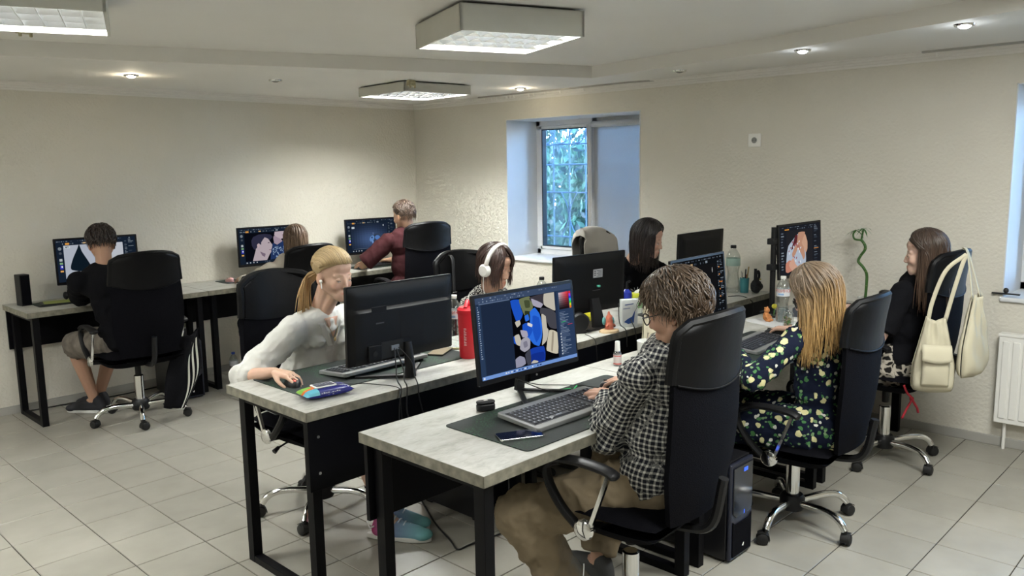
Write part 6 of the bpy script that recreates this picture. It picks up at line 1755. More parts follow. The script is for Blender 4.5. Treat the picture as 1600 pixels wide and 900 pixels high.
# gaming mark on the mat of the nearest desk
gm = MB(); gx, gy = 2.40, 1.985
gm.tube([(gx - .05, gy + .02, ZM + .001), (gx - .015, gy + .005, ZM + .001), (gx - .03, gy - .02, ZM + .001), (gx + .04, gy + .015, ZM + .001)], .0035, 4, flat=.3)
tag(gm.build('mat_emblem', pm('mat_green', (.05, .55, .16), .6)), 'small bright green zigzag mark on desk mat by the mouse', 'emblem')
# nearest desk: phone, earbud case
def slab_phone(x, y, rz, label, mat, z=ZM, w=.072, d=.150, edge=None):
    r = empty('phone', (x, y, z), rz, label, 'phone')
    MB().prism(rrect(w, d, .010, 4), 0, .008).build('phone_frame', edge or M_CHROME, r, bevel=.0015)
    MB().prism(rrect(w - .004, d - .004, .009, 4), .0078, .0086).build('phone_glass', mat, r); return r
slab_phone(1.835, 1.745, R(62), 'dark phone with cracked glossy screen lying on nearest desk mat', pm('phone_glass_dark', (.006, .008, .02), .08, spec=.8))
slab_phone(2.475, 2.865, R(-60), 'brown cased phone lying beside the clear water bottle', pm('brown_case', (.16, .12, .065), .6), w=.078, d=.155, edge=pm('case_dark', (.02, .018, .015), .5))
slab_phone(3.47, 1.655, R(-40), 'pale patterned phone on desk mat by floral sleeve', pm('pale_phone', (.30, .31, .35), .3), w=.075, d=.15)
r = empty('earbud_case', (1.965, 2.035, ZM), R(-25), 'small black earbud case on nearest desk beside the monitor stand', 'case')
MB().prism(rrect(.070, .036, .017, 5), 0, .026).build('lower_shell', M_BLKPL, r, bevel=.006); MB().prism(rrect(.070, .036, .017, 5), .0265, .036).build('lid', M_BLKPL, r, bevel=.004); MB().box((0, .0, .0372), (.014, .006, .001)).build('mark', M_PLAST, r)
# wet wipes pack
def wipes():
    r = empty('wipes_pack', (1.70, 2.655, ZD + .001), R(-8), 'blue, orange and green wet wipes pack at corner of blonde persons desk', 'pack')
    w, d, h = .20, .11, .040; m = MB(); N = 18
    blue, dk, org, grn, cy, wh = srgb((26, 30, 110)), srgb((16, 20, 70)), srgb((206, 104, 50)), srgb((120, 170, 70)), srgb((96, 170, 190)), srgb((200, 206, 206))
    def f(u, v, s):
        U, V = u * 2 - 1, v * 2 - 1; k = (1 - abs(U) ** 4) * (1 - abs(V) ** 3.2)
        return Vector((U * w / 2, V * d / 2 * (1 - .05 * (1 - abs(U) ** 8)), h / 2 + s * h / 2 * k ** .55))
    for i in range(N):
        for j in range(N):
            for s in (1, -1):
                q = [f(a / N, b / N, s) for a, b in ((i, j), (i + 1, j), (i + 1, j + 1), (i, j + 1))]
                u, v = (i + .5) / N, (j + .5) / N
                c = blue
                if s > 0:
                    if v > .34:
                        c = org if u < .42 else blue
                        if u < .20 and v > .5: c = grn
                        if v > .85: c = grn if u < .5 else srgb((190, 200, 80))
                        if u > .78: c = blue
                    elif u < .30: c = cy if u > .10 else org
                    if u < .16 and v < .34: c = cy
                m.add(q, [(0, 1, 2, 3)], c)
    m.build('film', vcol_mat('wipes_film', rough=.25, spec=.5), r, smooth=True, auto=False)
    MB().prism(rrect(.090, .060, .008, 3, cx=-.005, cy=.004), h + .0, h + .004).build('flap_frame', M_PLAST, r, bevel=.001)
    MB().prism(rrect(.074, .046, .004, 3, cx=-.005, cy=.004), h + .004, h + .0052).build('flap_print', pm('flap_dark', (.05, .055, .09), .4), r)
    g = MB(); rnd = random.Random(2)
    for k in range(9): g.box((-.035 + k * .009, -.0495, .021 + .001 * math.sin(k)), (.006, .002, .010 if k % 2 else .007))
    for k in range(6): g.box((-.03 + .012 * k, .006 + .004 * (k % 3), h + .0056), (.007, .003, .0006))
    g.build('print', pm('print_pale', (.5, .52, .56), .5), r)
wipes()
# bottles
M_PET = None
def pet_mat():
    m = bpy.data.materials.new('clear_plastic'); m.use_nodes = True; t = m.node_tree; t.nodes.clear()
    o = t.nodes.new('ShaderNodeOutputMaterial'); mx = t.nodes.new('ShaderNodeMixShader'); tr = t.nodes.new('ShaderNodeBsdfTransparent'); tr.inputs[0].default_value = (.90, .92, .91, 1)
    gl = t.nodes.new('ShaderNodeBsdfGlossy'); gl.inputs['Roughness'].default_value = .08; lw = t.nodes.new('ShaderNodeLayerWeight'); lw.inputs[0].default_value = .35
    mr = t.nodes.new('ShaderNodeMapRange'); mr.inputs['To Min'].default_value = .07; mr.inputs['To Max'].default_value = .7
    t.links.new(lw.outputs['Facing'], mr.inputs[0]); t.links.new(mr.outputs[0], mx.inputs[0]); t.links.new(tr.outputs[0], mx.inputs[1]); t.links.new(gl.outputs[0], mx.inputs[2]); t.links.new(mx.outputs[0], o.inputs[0]); return m
M_PET = pet_mat()
M_WATER = pm('water', (.55, .62, .66), .05, trans=.9, ior=1.33)
def text_obj(txt, size, mat, parent, loc, rot, extrude=.0002):
    cu = bpy.data.curves.new('text', 'FONT'); cu.body = txt; cu.size = size; cu.align_x = 'CENTER'; cu.align_y = 'CENTER'; cu.extrude = extrude
    o = bpy.data.objects.new('lettering', cu); COL.objects.link(o)
    dg = bpy.context.evaluated_depsgraph_get(); me = bpy.data.meshes.new_from_object(o.evaluated_get(dg)); bpy.data.objects.remove(o)
    me.materials.clear(); me.materials.append(mat); q = bpy.data.objects.new('lettering', me); COL.objects.link(q); q.parent = parent; q.location = loc; q.rotation_euler = rot; return q
def wrap_text(o, rad, axis_ang):
    """bend flat lettering around a cylinder of the given radius; angle is where its middle faces"""
    me = o.data
    for v in me.vertices:
        x, y, z = v.co; a = axis_ang + x / rad; rr = rad + .0006 + z
        v.co = (rr * math.cos(a), rr * math.sin(a), y)
def bottle(x, y, z, h, rad, cap, label, full=.0, text=None, name='water_bottle', lab=True, face=-2.3, labcol=(.62, .64, .66)):
    r = empty(name, (x, y, z), 0, label, 'bottle', 'clear plastic bottles'); s = h
    prof = [(0, 0), (rad * .75, 0), (rad * .96, .02 * s), (rad, .06 * s), (rad, .22 * s), (rad * .90, .30 * s), (rad * .80, .42 * s), (rad * .86, .50 * s), (rad, .56 * s), (rad, .74 * s), (rad * .92, .80 * s), (rad * .55, .89 * s), (rad * .36, .92 * s), (rad * .36, .94 * s)]
    MB().lathe(prof, 24, cap=False).build('bottle_body', M_PET, r, smooth=True, auto=False)
    MB().lathe([(rad * .40, .935 * s), (rad * .42, .94 * s), (rad * .42, .99 * s), (rad * .38, s), (0, s)], 20).build('cap', cap, r, smooth=True)
    if full: 
        wp = [(rr * .965, zz) for rr, zz in prof if zz <= full * s]; MB().lathe([(0, .003)] + wp[1:] + [(wp[-1][0], full * s), (0, full * s)], 20).build('water', M_WATER, r, smooth=True, auto=False)
    if lab:
        MB().lathe([(rad * 1.012, .575 * s), (rad * 1.015, .58 * s), (rad * 1.015, .725 * s), (rad * 1.012, .73 * s)], 24, cap=False).build('label_band', pm('label_%s' % str(labcol), labcol, .5), r, smooth=True)
        if text:
            t = text_obj(text, .021 * rad / .033, pm('label_red', (.50, .07, .05), .5), r, (0, 0, .69 * s), (0, 0, 0)); wrap_text(t, rad * 1.015, face)
            m = MB()
            for k in range(10): a = face - .75 + k * .09; m.add([(rad * 1.02 * math.cos(b), rad * 1.02 * math.sin(b), zz) for b, zz in ((a, .60 * s), (a + .085, .60 * s), (a + .085, .64 * s), (a, .64 * s))], [(0, 1, 2, 3)])
            m.build('blue_band', pm('label_blue', (.20, .34, .55), .5), r)
    return r
M_CAPW = pm('cap_white', (.66, .66, .62), .4)
WATER_TXT = 'МОРШИНСЬКА'
bottle(2.583, 2.88, ZD, .265, .036, M_CAPW, 'clear water bottle with red lettered label beside the red shaker', 0, WATER_TXT, face=-2.30)
bottle(4.20, 1.985, ZD, .255, .036, M_CAPW, 'clear water bottle with red lettered label near floral dress person', .30, WATER_TXT, face=-2.72)
bottle(2.945, 5.865, 0, .245, .033, pm('cap_blue', (.02, .06, .35), .4), 'water bottle with blue cap standing on the floor under far desks', .45, None, face=-2.1)
b = bottle(4.97, 2.71, ZD, .325, .047, M_BLKPL, 'tall clear bottle with dark cap and green label by right wall', 0, None, labcol=(.30, .42, .36))
bottle(3.375, 3.02, ZD, .255, .036, M_BLKPL, 'clear bottle with black cap behind headphone wearers screen', .2, None, lab=False)
# red shaker
r = empty('shaker', (2.505, 2.70, ZD), 0, 'red plastic shaker cup with screw lid on blonde persons desk', 'shaker'); MR = pm('red_plastic', (.50, .012, .022), .38)
MB().lathe([(0, 0), (.039, 0), (.041, .004), (.046, .205), (.046, .21)], 28).build('cup', MR, r, smooth=True); MB().lathe([(.048, .205), (.049, .21), (.049, .226), (.040, .236), (0, .240)], 28).build('lid', MR, r, smooth=True)
MB().tube(spline([(.026, .018, .236), (.0, .0, .262), (-.03, -.018, .236)], 5), .010, 8).build('lid_handle', MR, r, smooth=True); 
pm('shaker_print', (.6, .5, .48), .5)
m = MB()
for k in range(7):
    zz = .065 + .012 * k
    for q, wq in ((0, .26), (1, .14 if k % 2 else .24)): a0 = -2.75; m.add([(.0468 * math.cos(a), .0468 * math.sin(a), z_) for a, z_ in ((a0, zz + q * .005), (a0 + wq, zz + q * .005), (a0 + wq, zz + q * .005 + .0025), (a0, zz + q * .005 + .0025))], [(0, 1, 2, 3)])
m.build('print', MATS['shaker_print'], r)
o = MB().lathe([(0, 0), (.026, 0), (.028, .004), (.028, .018), (.024, .022), (0, .023)], 20).build('round_tin', M_PLAST, smooth=True, loc=(2.535, 2.985, ZD)); tag(o, 'small round white lid lying near clear water bottle', 'tin')
o = MB().tube([(2.535, 2.92, ZD + .006), (2.62, 2.80, ZD + .006)], .005, 6).build('pencil', pm('pencil_yellow', (.55, .50, .22), .5), smooth=True); tag(o, 'pale yellow pencil lying behind red shaker', 'pencil')
# cables at the two front screens
cable('monitor_cable', [(2.02, 2.625, .905), (1.99, 2.58, .84), (1.97, 2.55, .79), (1.945, 2.492, .768), (1.93, 2.49, .70), (1.925, 2.488, .60), (1.93, 2.485, .52)], 'thin black cable from large monitor over the desk edge, left strand')
cable('monitor_cable', [(2.04, 2.625, .905), (2.06, 2.57, .85), (2.05, 2.54, .80), (2.03, 2.493, .768), (2.03, 2.488, .72), (2.055, 2.486, .62), (2.08, 2.485, .56)], 'thin black cable from large monitor over the desk edge, right strand')
cable('monitor_cable', [(2.03, 2.625, .90), (2.02, 2.57, .82), (1.99, 2.53, .79), (1.975, 2.494, .768), (1.965, 2.488, .68), (1.985, 2.486, .60)], 'thin black cable from large monitor over the desk edge, middle strand')
cable('mouse_cable', [(1.765, 2.80, ZM + .004), (1.80, 2.74, ZD + .004), (1.88, 2.70, ZD + .003), (1.93, 2.62, ZD + .003), (1.95, 2.52, ZD + .004), (1.935, 2.49, .745), (1.94, 2.488, .64)], 'thin black mouse cable crossing blonde persons desk', .0018)
cable('keyboard_cable', [(2.22, 1.93, .80), (2.20, 1.99, .81), (2.17, 2.06, .835), (2.14, 2.10, .86)], 'black keyboard cable curling up to nearest screen', .0022)
cable('mouse_cable', [(2.45, 1.90, ZM + .006), (2.44, 1.99, ZM + .002), (2.40, 2.06, ZD + .003), (2.34, 2.13, ZD + .006), (2.27, 2.16, .80)], 'thin black mouse cable on nearest desk', .0018)
cable('floor_cable', [(2.515, 3.13, .005), (2.43, 2.98, .004), (2.375, 2.877, .004), (2.30, 2.72, .004), (2.24, 2.56, .004), (2.205, 2.476, .004), (2.27, 2.47, .004), (2.36, 2.455, .004), (2.50, 2.44, .004)], 'long black cable lying in a bend on the floor tiles', .004)
cable('wall_cable', [(1.60, 6.22, .012), (1.9, 6.20, .01), (2.2, 6.17, .008), (2.5, 6.18, .01)], 'black cable along foot of the far wall', .005)
cable('white_cable', [(2.02, 1.63, .30), (1.99, 1.60, .20), (2.0, 1.50, .06), (2.08, 1.42, .01), (2.2, 1.35, .005)], 'white charging cable hanging to floor by khaki trouser leg', .002, M_PLAST)
cable('black_cable', [(3.55, 2.57, .91), (3.56, 2.55, .82), (3.53, 2.495, .768), (3.54, 2.49, .70), (3.55, 2.49, .60)], 'black cable behind stickered monitor hanging over desk edge')
cable('black_cable', [(3.50, 2.58, .90), (3.47, 2.55, .80), (3.45, 2.493, .768), (3.455, 2.49, .68)], 'black cable left of stand of stickered monitor')
cable('black_cable', [(3.24, 2.60, ZD + .004), (3.20, 2.53, ZD + .004), (3.19, 2.493, .75), (3.20, 2.488, .62)], 'thin black cable trailing over desk edge left of stickered monitor', .002)
cable('black_cable', [(4.75, 2.62, ZD + .01), (4.82, 2.56, .775), (4.84, 2.495, .74), (4.84, 2.49, .66)], 'black cable looping over desk edge near right wall')
# spray bottle, mug with spoon, tote on the second front desk
r = empty('spray_bottle', (2.815, 2.08, ZD), 0, 'small clear spray bottle with white cap beside white mug', 'bottle')
MB().lathe([(0, 0), (.0165, 0), (.0175, .004), (.0175, .058), (.010, .070)], 18).build('vial', M_PET, r, smooth=True); MB().lathe([(.0178, .006), (.0178, .052)], 18, cap=False).build('vial_label', pm('label_pinkish', (.55, .48, .46), .5), r, smooth=True)
MB().lathe([(.0182, .009), (.0182, .014)], 18, cap=False).lathe([(.0182, .044), (.0182, .048)], 18, cap=False).build('label_line', pm('label_red', (.50, .07, .05), .5), r, smooth=True); MB().lathe([(.012, .066), (.0125, .068), (.0105, .108), (.009, .110), (0, .110)], 16).build('cap', M_CAPW, r, smooth=True)
r = empty('mug', (2.865, 1.955, ZD), 0, 'tall white mug with red mark and spoon on second front desk', 'mug')
MB().lathe([(0, 0), (.034, 0), (.040, .006), (.044, .05), (.047, .118), (.0485, .12), (.046, .121), (.043, .112), (.040, .02), (0, .012)], 30).build('mug_body', pm('porcelain', (.68, .68, .64), .18), r, smooth=True)
a = R(-60); MB().tube([(math.cos(a) * q, math.sin(a) * q, z) for q, z in ((.044, .100), (.066, .098), (.078, .075), (.074, .045), (.058, .022), (.042, .020))], .0065, 8, flat=.7).build('handle', MATS['porcelain'], r, smooth=True)
m = MB(); 
for (da, z0, sx, sz) in ((0, .040, .010, .016), (.18, .032, .008, .010), (.34, .026, .010, .006)): m.sphere((.0455 * math.cos(-2.75 + da), .0455 * math.sin(-2.75 + da), z0), (.002, sx, sz), 10, 8, rot=Matrix.Rotation(-2.75 + da, 3, 'Z'))
m.build('red_mark', pm('mark_red', (.35, .05, .06), .4), r, smooth=True)
MB().tube([(-.01, .01, .02), (.012, .012, .13), (.02, .012, .15)], [.003, .0022, .004], 6).build('spoon', M_CHROME, None, smooth=True).location = (2.865, 1.955, ZD)
sp = [o for o in COL.objects if o.name.startswith('spoon')][-1]; tag(sp, 'metal teaspoon standing in white mug', 'spoon')
M_CANVAS = pm('cream_canvas', (.52, .48, .36), .92, spec=.12, bump=.0006, bscale=350, var=.04, vscale=8)
def soft_bag(x, y, z, w, t, h, rz, label, straps, pocket=False, seed=1, taper=0.0):
    r = empty('tote_bag', (x, y, z), rz, label, 'bag')
    def side(s):
        def f(u, v):
            U = u * 2 - 1; e = (1 - abs(U) ** 3.5) ** .5; low = (1 - (1 - min(1, v * 5)) ** 2) ** .5
            ww = w / 2 * (1 - .07 * math.sin(v * 2.6)) * (.86 + .14 * low) * (1 - taper * max(0, v - .35) ** 1.1)
            fold = .006 * math.sin(U * 9 + v * 3 + seed) * v + .004 * math.sin(v * 17 + U * 4 + seed) * e
            return (U * ww, s * (t / 2 * e * low * (1 - .80 * v ** 1.6) + .003) + fold * (1 if s < 0 else .5), h * v - .012 * (1 - abs(U) ** 2) * (1 - v) + .012 * v * abs(U) - .010 * v * (1 - U * U))
        return f
    m = MB(); m.grid(side(-1), 22, 22, .002); m.grid(side(1), 22, 22, .002); m.build('bag_body', M_CANVAS, r, smooth=True, auto=False)
    for s in straps: MB().tube(spline(s, 6), .011, 6, flat=.2, upv=(0, 1, 0)).build('strap', M_CANVAS, r, smooth=True, auto=False)
    if pocket:
        m = MB(); m.grid(lambda u, v: (lerp(-w * .31, w * .31, u), -t * .5 - .004 - .020 * math.sin(u * PI) ** .6 * math.sin(max(.02, v) * PI) ** .5, h * (.10 + .42 * v)), 14, 12, .003); m.build('pocket', M_CANVAS, r, smooth=True, auto=False)
        MB().grid(lambda u, v: (lerp(-w * .33, w * .33, u), -t * .46 - .030 * (v ** .5) - .004 * math.sin(u * PI), h * (.66 - .20 * v) - .012 * math.sin(u * PI) * v), 10, 5, .005).build('pocket_flap', M_CANVAS, r, smooth=True, auto=False)
    return r
soft_bag(3.13, 2.06, ZD + .0, .20, .10, .26, R(-30), 'cream tote bag standing on desk behind white mug', [[(-.05, 0, .24), (-.045, -.01, .31), (.0, -.02, .335), (.045, -.01, .31), (.05, 0, .24)]])
soft_bag(4.27, 1.225, .50, .20, .10, .36, R(-62), 'cream tote bag with flap pocket hanging at left of chair back', [[(-.035, 0, .35), (-.02, .0, .45), (.03, .0, .60), (.12, .02, .68)], [(.04, 0, .35), (.07, .0, .50), (.10, .01, .62), (.12, .02, .68)]], True, 1, .9)
soft_bag(4.46, 1.10, .565, .26, .09, .40, R(-8), 'cream tote bag hanging behind the rightmost office chair', [[(-.05, 0, .39), (-.04, .02, .50), (-.02, .05, .615), (.0, .08, .63)], [(.04, 0, .39), (.03, .03, .50), (.01, .06, .615), (.0, .08, .63)]], False, 4, 1.0)
M_RED = pm('red_ribbon', (.30, .01, .02), .7)
o = MB().tube(spline([(4.28, 1.36, .50), (4.29, 1.345, .46), (4.30, 1.325, .43), (4.28, 1.34, .38), (4.26, 1.355, .33)], 5), .006, 6).tube([(4.30, 1.325, .43), (4.31, 1.30, .385), (4.315, 1.295, .36)], .006, 6).sphere((4.30, 1.325, .43), .012, 8, 6).build('ribbon', M_RED, smooth=True, auto=False); tag(o, 'red ribbon tie hanging below cream tote bag', 'ribbon')
# desk clutter of the middle row
def box_thing(name, x, y, z, d, rz, mat, label, cat, bevel=.003):
    o = MB().box((0, 0, d[2] / 2), d).build(name, mat, bevel=bevel, loc=(x, y, z), rot=(0, 0, rz)); return tag(o, label, cat)
r = empty('tape_roll_tube', (3.47, 2.86, ZD), R(-25), 'yellow printed tube lying behind stickered monitor', 'tube'); MB().tube([(-.13, 0, .028), (.13, 0, .028)], .028, 16).build('tube_body', pm('yellow_film', (.55, .52, .03), .35, var=.15, vscale=60), r, smooth=True); MB().tube([(-.135, 0, .028), (-.12, 0, .028)], .029, 16).build('end_cap', M_BLKPL, r, smooth=True)
r = empty('speaker', (3.26, 2.66, ZD), R(-30), 'small round black speaker beside stickered monitor stand', 'speaker'); m = MB(); m.M = Matrix.Translation((0, 0, .055)) @ Matrix.Rotation(PI / 2, 4, 'X'); m.lathe([(0, -.03), (.045, -.03), (.055, -.01), (.055, .02), (.045, .03), (0, .03)], 20); m.build('speaker_body', M_BLKPL, r, smooth=True); MB().box((0, 0, .006), (.07, .06, .012)).build('foot', M_BLKPL, r, bevel=.003)
r = empty('figurine', (3.385, 2.555, ZD), 0, 'small coral and turquoise figurine on sandy base in front of card box', 'figurine'); cm = pm('coral_paint', (.55, .16, .10), .45, var=.25, vscale=40)
MB().lathe([(0, 0), (.050, 0), (.046, .010), (.02, .016)], 14, sx=1.2).build('base', pm('sand_paint', (.46, .34, .20), .7, bump=.003, bscale=60), r, smooth=True)
B = Blob(); B.cone((0, 0, .015), .024, (0, 0, .06), .020).cone((0, 0, .06), .016, (-.004, 0, .105), .006).cone((.0, 0, .05), .008, (.035, -.01, .03), .006).cone((.0, 0, .05), .008, (-.035, -.01, .035), .006).sphere((.0, 0, .075), (.018, .018, .018)); link(skin_mesh(B, 'figure_body', .003, 2, .006, .015), 'figure_body', cm, r)
MB().sphere((.040, .01, .045), (.012, .012, .030), 10, 8).sphere((-.03, .012, .06), (.010, .01, .022), 10, 8).build('side_sprays', pm('turquoise_paint', (.12, .34, .32), .5), r, smooth=True)
r = empty('card_box', (3.565, 2.56, ZD), R(-32), 'upright white card box printed with dark blue curved shape', 'box'); MB().box((0, 0, .075), (.09, .04, .15)).build('carton', pm('card_white', (.62, .64, .64), .6), r, bevel=.0015)
m = MB(); m.add([(-.035, -.0206, .030), (-.010, -.0206, .018), (.022, -.0206, .024), (.026, -.0206, .062), (.030, -.0206, .095), (.012, -.0206, .058), (-.015, -.0206, .045)], [(0, 1, 2, 3, 4, 5, 6)]); m.add([(-.03, -.0206, .12), (.02, -.0206, .125), (.02, -.0206, .13), (-.03, -.0206, .125)], [(0, 1, 2, 3)]); m.add([(-.04, -.0206, .10), (0, -.0206, .103), (0, -.0206, .106), (-.04, -.0206, .103)], [(0, 1, 2, 3)]); m.build('print', pm('navy_ink', (.02, .06, .22), .5), r)
r = empty('pump_bottle', (4.02, 2.90, ZD), 0, 'blue bottle with red stripe behind white card box', 'bottle'); MB().lathe([(0, 0), (.028, 0), (.03, .01), (.03, .10), (.012, .12)], 18).build('bottle_body', pm('blue_plastic', (.015, .03, .30), .3), r, smooth=True); MB().lathe([(.0305, .03), (.0305, .06)], 18, cap=False).build('red_stripe', MR, r, smooth=True); MB().tube([(0, 0, .12), (0, 0, .16), (.03, 0, .165)], .007, 8).build('pump', M_BLKPL, r, smooth=True)
r = empty('tissue_box', (4.10, 2.88, ZD), R(-20), 'yellow, green and white tissue pack by elbow of black haired person', 'box')
MB().b2((-.06, -.04, 0), (.06, .04, .035)).build('lower_band', pm('band_green', (.25, .42, .22), .5), r, bevel=.004); MB().b2((-.06, -.04, .035), (.06, .04, .065)).build('middle_band', pm('band_white', (.6, .62, .58), .5), r, bevel=.002); MB().b2((-.06, -.04, .065), (.06, .04, .09)).build('upper_band', pm('band_yellow', (.55, .58, .05), .5), r, bevel=.004)
B = Blob(); B.sphere((.01, 0, .09), (.035, .022, .02)); link(skin_mesh(B, 'tissue', .004, 1, .012, .02), 'tissue', M_PLAST, r)
o = MB().prism([(-.10, -.06), (.10, -.03), (.07, .06), (-.06, .05)], 0, .004).build('folder', pm('navy_cover', (.012, .016, .04), .4), bevel=.001, loc=(3.93, 2.68, ZD)); tag(o, 'dark blue folder lying right of white card box', 'folder')
# right wall end of the middle row: pen cup and black trinket
r = empty('pen_cup', (5.03, 2.655, ZD), 0, 'teal cup full of pens and a red marker by right wall', 'cup'); MB().lathe([(0, 0), (.028, 0), (.032, .10), (.030, .10), (.027, .006), (0, .005)], 20).build('cup', pm('teal_plastic', (.05, .22, .25), .3), r, smooth=True)
rnd = random.Random(5)
for k, c in enumerate([(.4, .03, .04), (.02, .02, .02), (.5, .5, .45), (.02, .02, .02), (.35, .25, .1)]): a = k * 1.3; o = MB().tube([(.008 * math.cos(a), .008 * math.sin(a), .01), (.026 * math.cos(a), .026 * math.sin(a), .12 + .014 * k)], .0045, 8).build('pen', pm('pen_%d' % k, c, .4), r, smooth=True)
r = empty('plush_charm', (5.06, 2.585, ZD), 0, 'small black backpack shaped holder with loops beside pen cup', 'holder'); B = Blob(); B.sphere((0, 0, .045), (.042, .036, .048)).sphere((-.03, -.02, .03), (.02, .02, .025)).sphere((.035, -.012, .04), (.02, .02, .025)); link(skin_mesh(B, 'pouch', .004, 2, .012, .03), 'pouch', pm('black_cloth', (.012, .012, .014), .8), r)
MB().tube([(.02 + .022 * math.cos(t), 0, .115 + .030 * math.sin(t)) for t in [PI * 2 * k / 14 for k in range(14)]], .009, 8, closed=True).build('loop', MATS['black_cloth'], r, smooth=True); MB().tube([(-.015, 0, .08), (-.012, 0, .165)], .010, 8).build('stem', MATS['black_cloth'], r, smooth=True); MB().sphere((.018, -.02, .092), (.010, .006, .006), 8, 6).build('yellow_tag', pm('tag_yellow', (.5, .42, .10), .5), r, smooth=True)
# second front desk beyond the mat: bear, flower, jar, papers
r = empty('bear_figurine', (4.16, 2.06, ZD), 0, 'tiny orange knitted bear figurine beside water bottle', 'figurine'); B = Blob(); B.sphere((0, 0, .028), (.020, .018, .026)).sphere((0, -.004, .062), (.017, .016, .016)).sphere((-.014, 0, .076), .006).sphere((.014, 0, .076), .006).cone((-.016, -.006, .036), .007, (-.022, -.018, .022), .006).cone((.016, -.006, .036), .007, (.022, -.018, .022), .006).cone((-.01, -.01, .008), .009, (-.014, -.028, .008), .008).cone((.01, -.01, .008), .009, (.014, -.028, .008), .008); link(skin_mesh(B, 'bear_body', .003, 1, .003, .01), 'bear_body', pm('orange_wool', (.45, .18, .06), .9, var=.2, vscale=80), r)
r = empty('yellow_flower', (4.30, 2.085, ZD), 0, 'small yellow flower on green stem behind water bottle', 'flower'); MB().tube([(0, 0, 0), (.01, 0, .05)], .0025, 6).build('stem', pm('stem_green', (.05, .16, .03), .6), r, smooth=True); MB().sphere((.01, 0, .062), (.016, .016, .014), 10, 8).build('bloom', pm('bloom_yellow', (.62, .56, .05), .6), r, smooth=True); MB().box((0, 0, .006), (.05, .04, .012)).build('base', M_BLKPL, r, bevel=.002)
r = empty('plant_jar', (4.10, 1.91, ZD), 0, 'glass jar of green moss and stones beside floral persons hand', 'jar'); MB().lathe([(0, 0), (.026, 0), (.028, .006), (.028, .075), (.022, .086), (.024, .092)], 20, cap=False).build('glass', M_PET, r, smooth=True)
rnd = random.Random(9); m1 = MB(); m2 = MB()
for k in range(46): a = rnd.uniform(0, 6.28); q = rnd.uniform(0, .019); (m1 if k % 2 else m2).sphere((q * math.cos(a), q * math.sin(a), rnd.uniform(.008, .055)), rnd.uniform(.005, .009), 6, 5)
tag(m1.build('moss', pm('moss_green', (.08, .16, .05), .9), r, smooth=True), kind='stuff'); tag(m2.build('pebbles', pm('pebble_tan', (.24, .18, .12), .8), r, smooth=True), kind='stuff')
box_thing('notebook', 4.36, 1.93, ZD, (.22, .15, .016), R(10), M_PLAST, 'white notebook lying behind floral persons hair', 'notebook'); box_thing('small_box', 4.36, 1.95, ZD + .0162, (.12, .07, .05), R(12), pm('slate_box', (.05, .055, .07), .5), 'dark grey small box on white notebook', 'box')
box_thing('paper_sheet', 4.16, 2.03 - .0, ZD, (.20, .24, .0012), R(-20), pm('paper', (.6, .61, .62), .7), 'white paper sheet under bear figurine and bottle', 'paper', .0003)
for n in ('bear_figurine',): bpy.data.objects[n].location.z += .0013
bpy.data.objects['plant_jar'].location = (4.06, 1.885, ZD)
# lucky bamboo and grey mug at the last front desk
r = empty('bamboo_plant', (5.02, 1.85, ZD), 0, 'curly lucky bamboo stalk in white pot on last front desk', 'plant')
MB().lathe([(0, 0), (.032, 0), (.040, .05), (.036, .05), (.03, .01), (0, .01)], 20).build('pot', pm('porcelain', (.68, .68, .64), .18), r, smooth=True)
m = MB(); m.lathe([(0, .02), (.034, .02), (.036, .044), (0, .046)], 16); tag(m.build('pebbles', pm('pebble_white', (.55, .54, .5), .8, bump=.004, bscale=90), r, smooth=True), kind='stuff')
gst = pm('bamboo_green', (.045, .12, .025), .4); st = [(0, -.005, .03), (.0, -.008, .12), (.0, -.006, .19), (-.01, .015, .235), (-.005, .045, .265), (0, .035, .30), (.0, .012, .335), (0, .010, .36), (0, .025, .385), (0, .04, .40)]
MB().tube(spline(st, 6), [.0085] * 55, 10).build('stalk', gst, r, smooth=True, auto=False)
for q in (6, 14, 22, 30, 38, 46):
    pp = spline(st, 6)[q]; MB().sphere(pp, (.0105, .0105, .004), 10, 6).build('node_ring', pm('node_pale', (.12, .18, .05), .5), r, smooth=True)
MB().tube(spline([(0, .035, .395), (0, .075, .40), (0, .085, .43), (0, .07, .455)], 4), .006, 8).build('shoot', gst, r, smooth=True); MB().tube(spline([(0, .035, .395), (0, .03, .43), (0, .025, .465)], 4), .006, 8).build('shoot', gst, r, smooth=True)
rnd = random.Random(4)
for k in range(16):
    b0 = Vector((0, .07, .455)) if k % 2 else Vector((0, .025, .465)); a = rnd.uniform(0, 6.28); L = rnd.uniform(.05, .085); dr = Vector((math.cos(a) * .6, math.sin(a), rnd.uniform(-.3, .5))); sd = dr.cross(V3(0, 0, 1)).normalized() * .006; m = MB(); pts = [b0 + dr * L * t - V3(0, 0, .04 * t * t) for t in (0, .33, .66, 1)]
    m.add([pts[0] - sd * .5, pts[0] + sd * .5, pts[1] - sd, pts[1] + sd, pts[2] - sd * .8, pts[2] + sd * .8, pts[3]], [(0, 1, 3, 2), (2, 3, 5, 4), (4, 5, 6)]); m.build('leaf', pm('leaf_green', (.04, .13, .03), .45), r, fix=False)
r = empty('mug', (4.98, 1.68, ZD), 0, 'pale grey mug lying against bamboo pot, seen over chair back', 'mug'); MB().lathe([(0, 0), (.036, 0), (.040, .09), (.037, .09), (.034, .008), (0, .006)], 24).build('mug_body', pm('grey_glaze', (.45, .45, .46), .25), r, smooth=True); MB().tube([(.038 + .022 * math.sin(t), 0, .045 + .028 * math.cos(t)) for t in [PI * k / 8 for k in range(9)]], .005, 8).build('handle', MATS['grey_glaze'], r, smooth=True)
r['label'] = 'pale grey mug beside bamboo pot, seen over chair back'
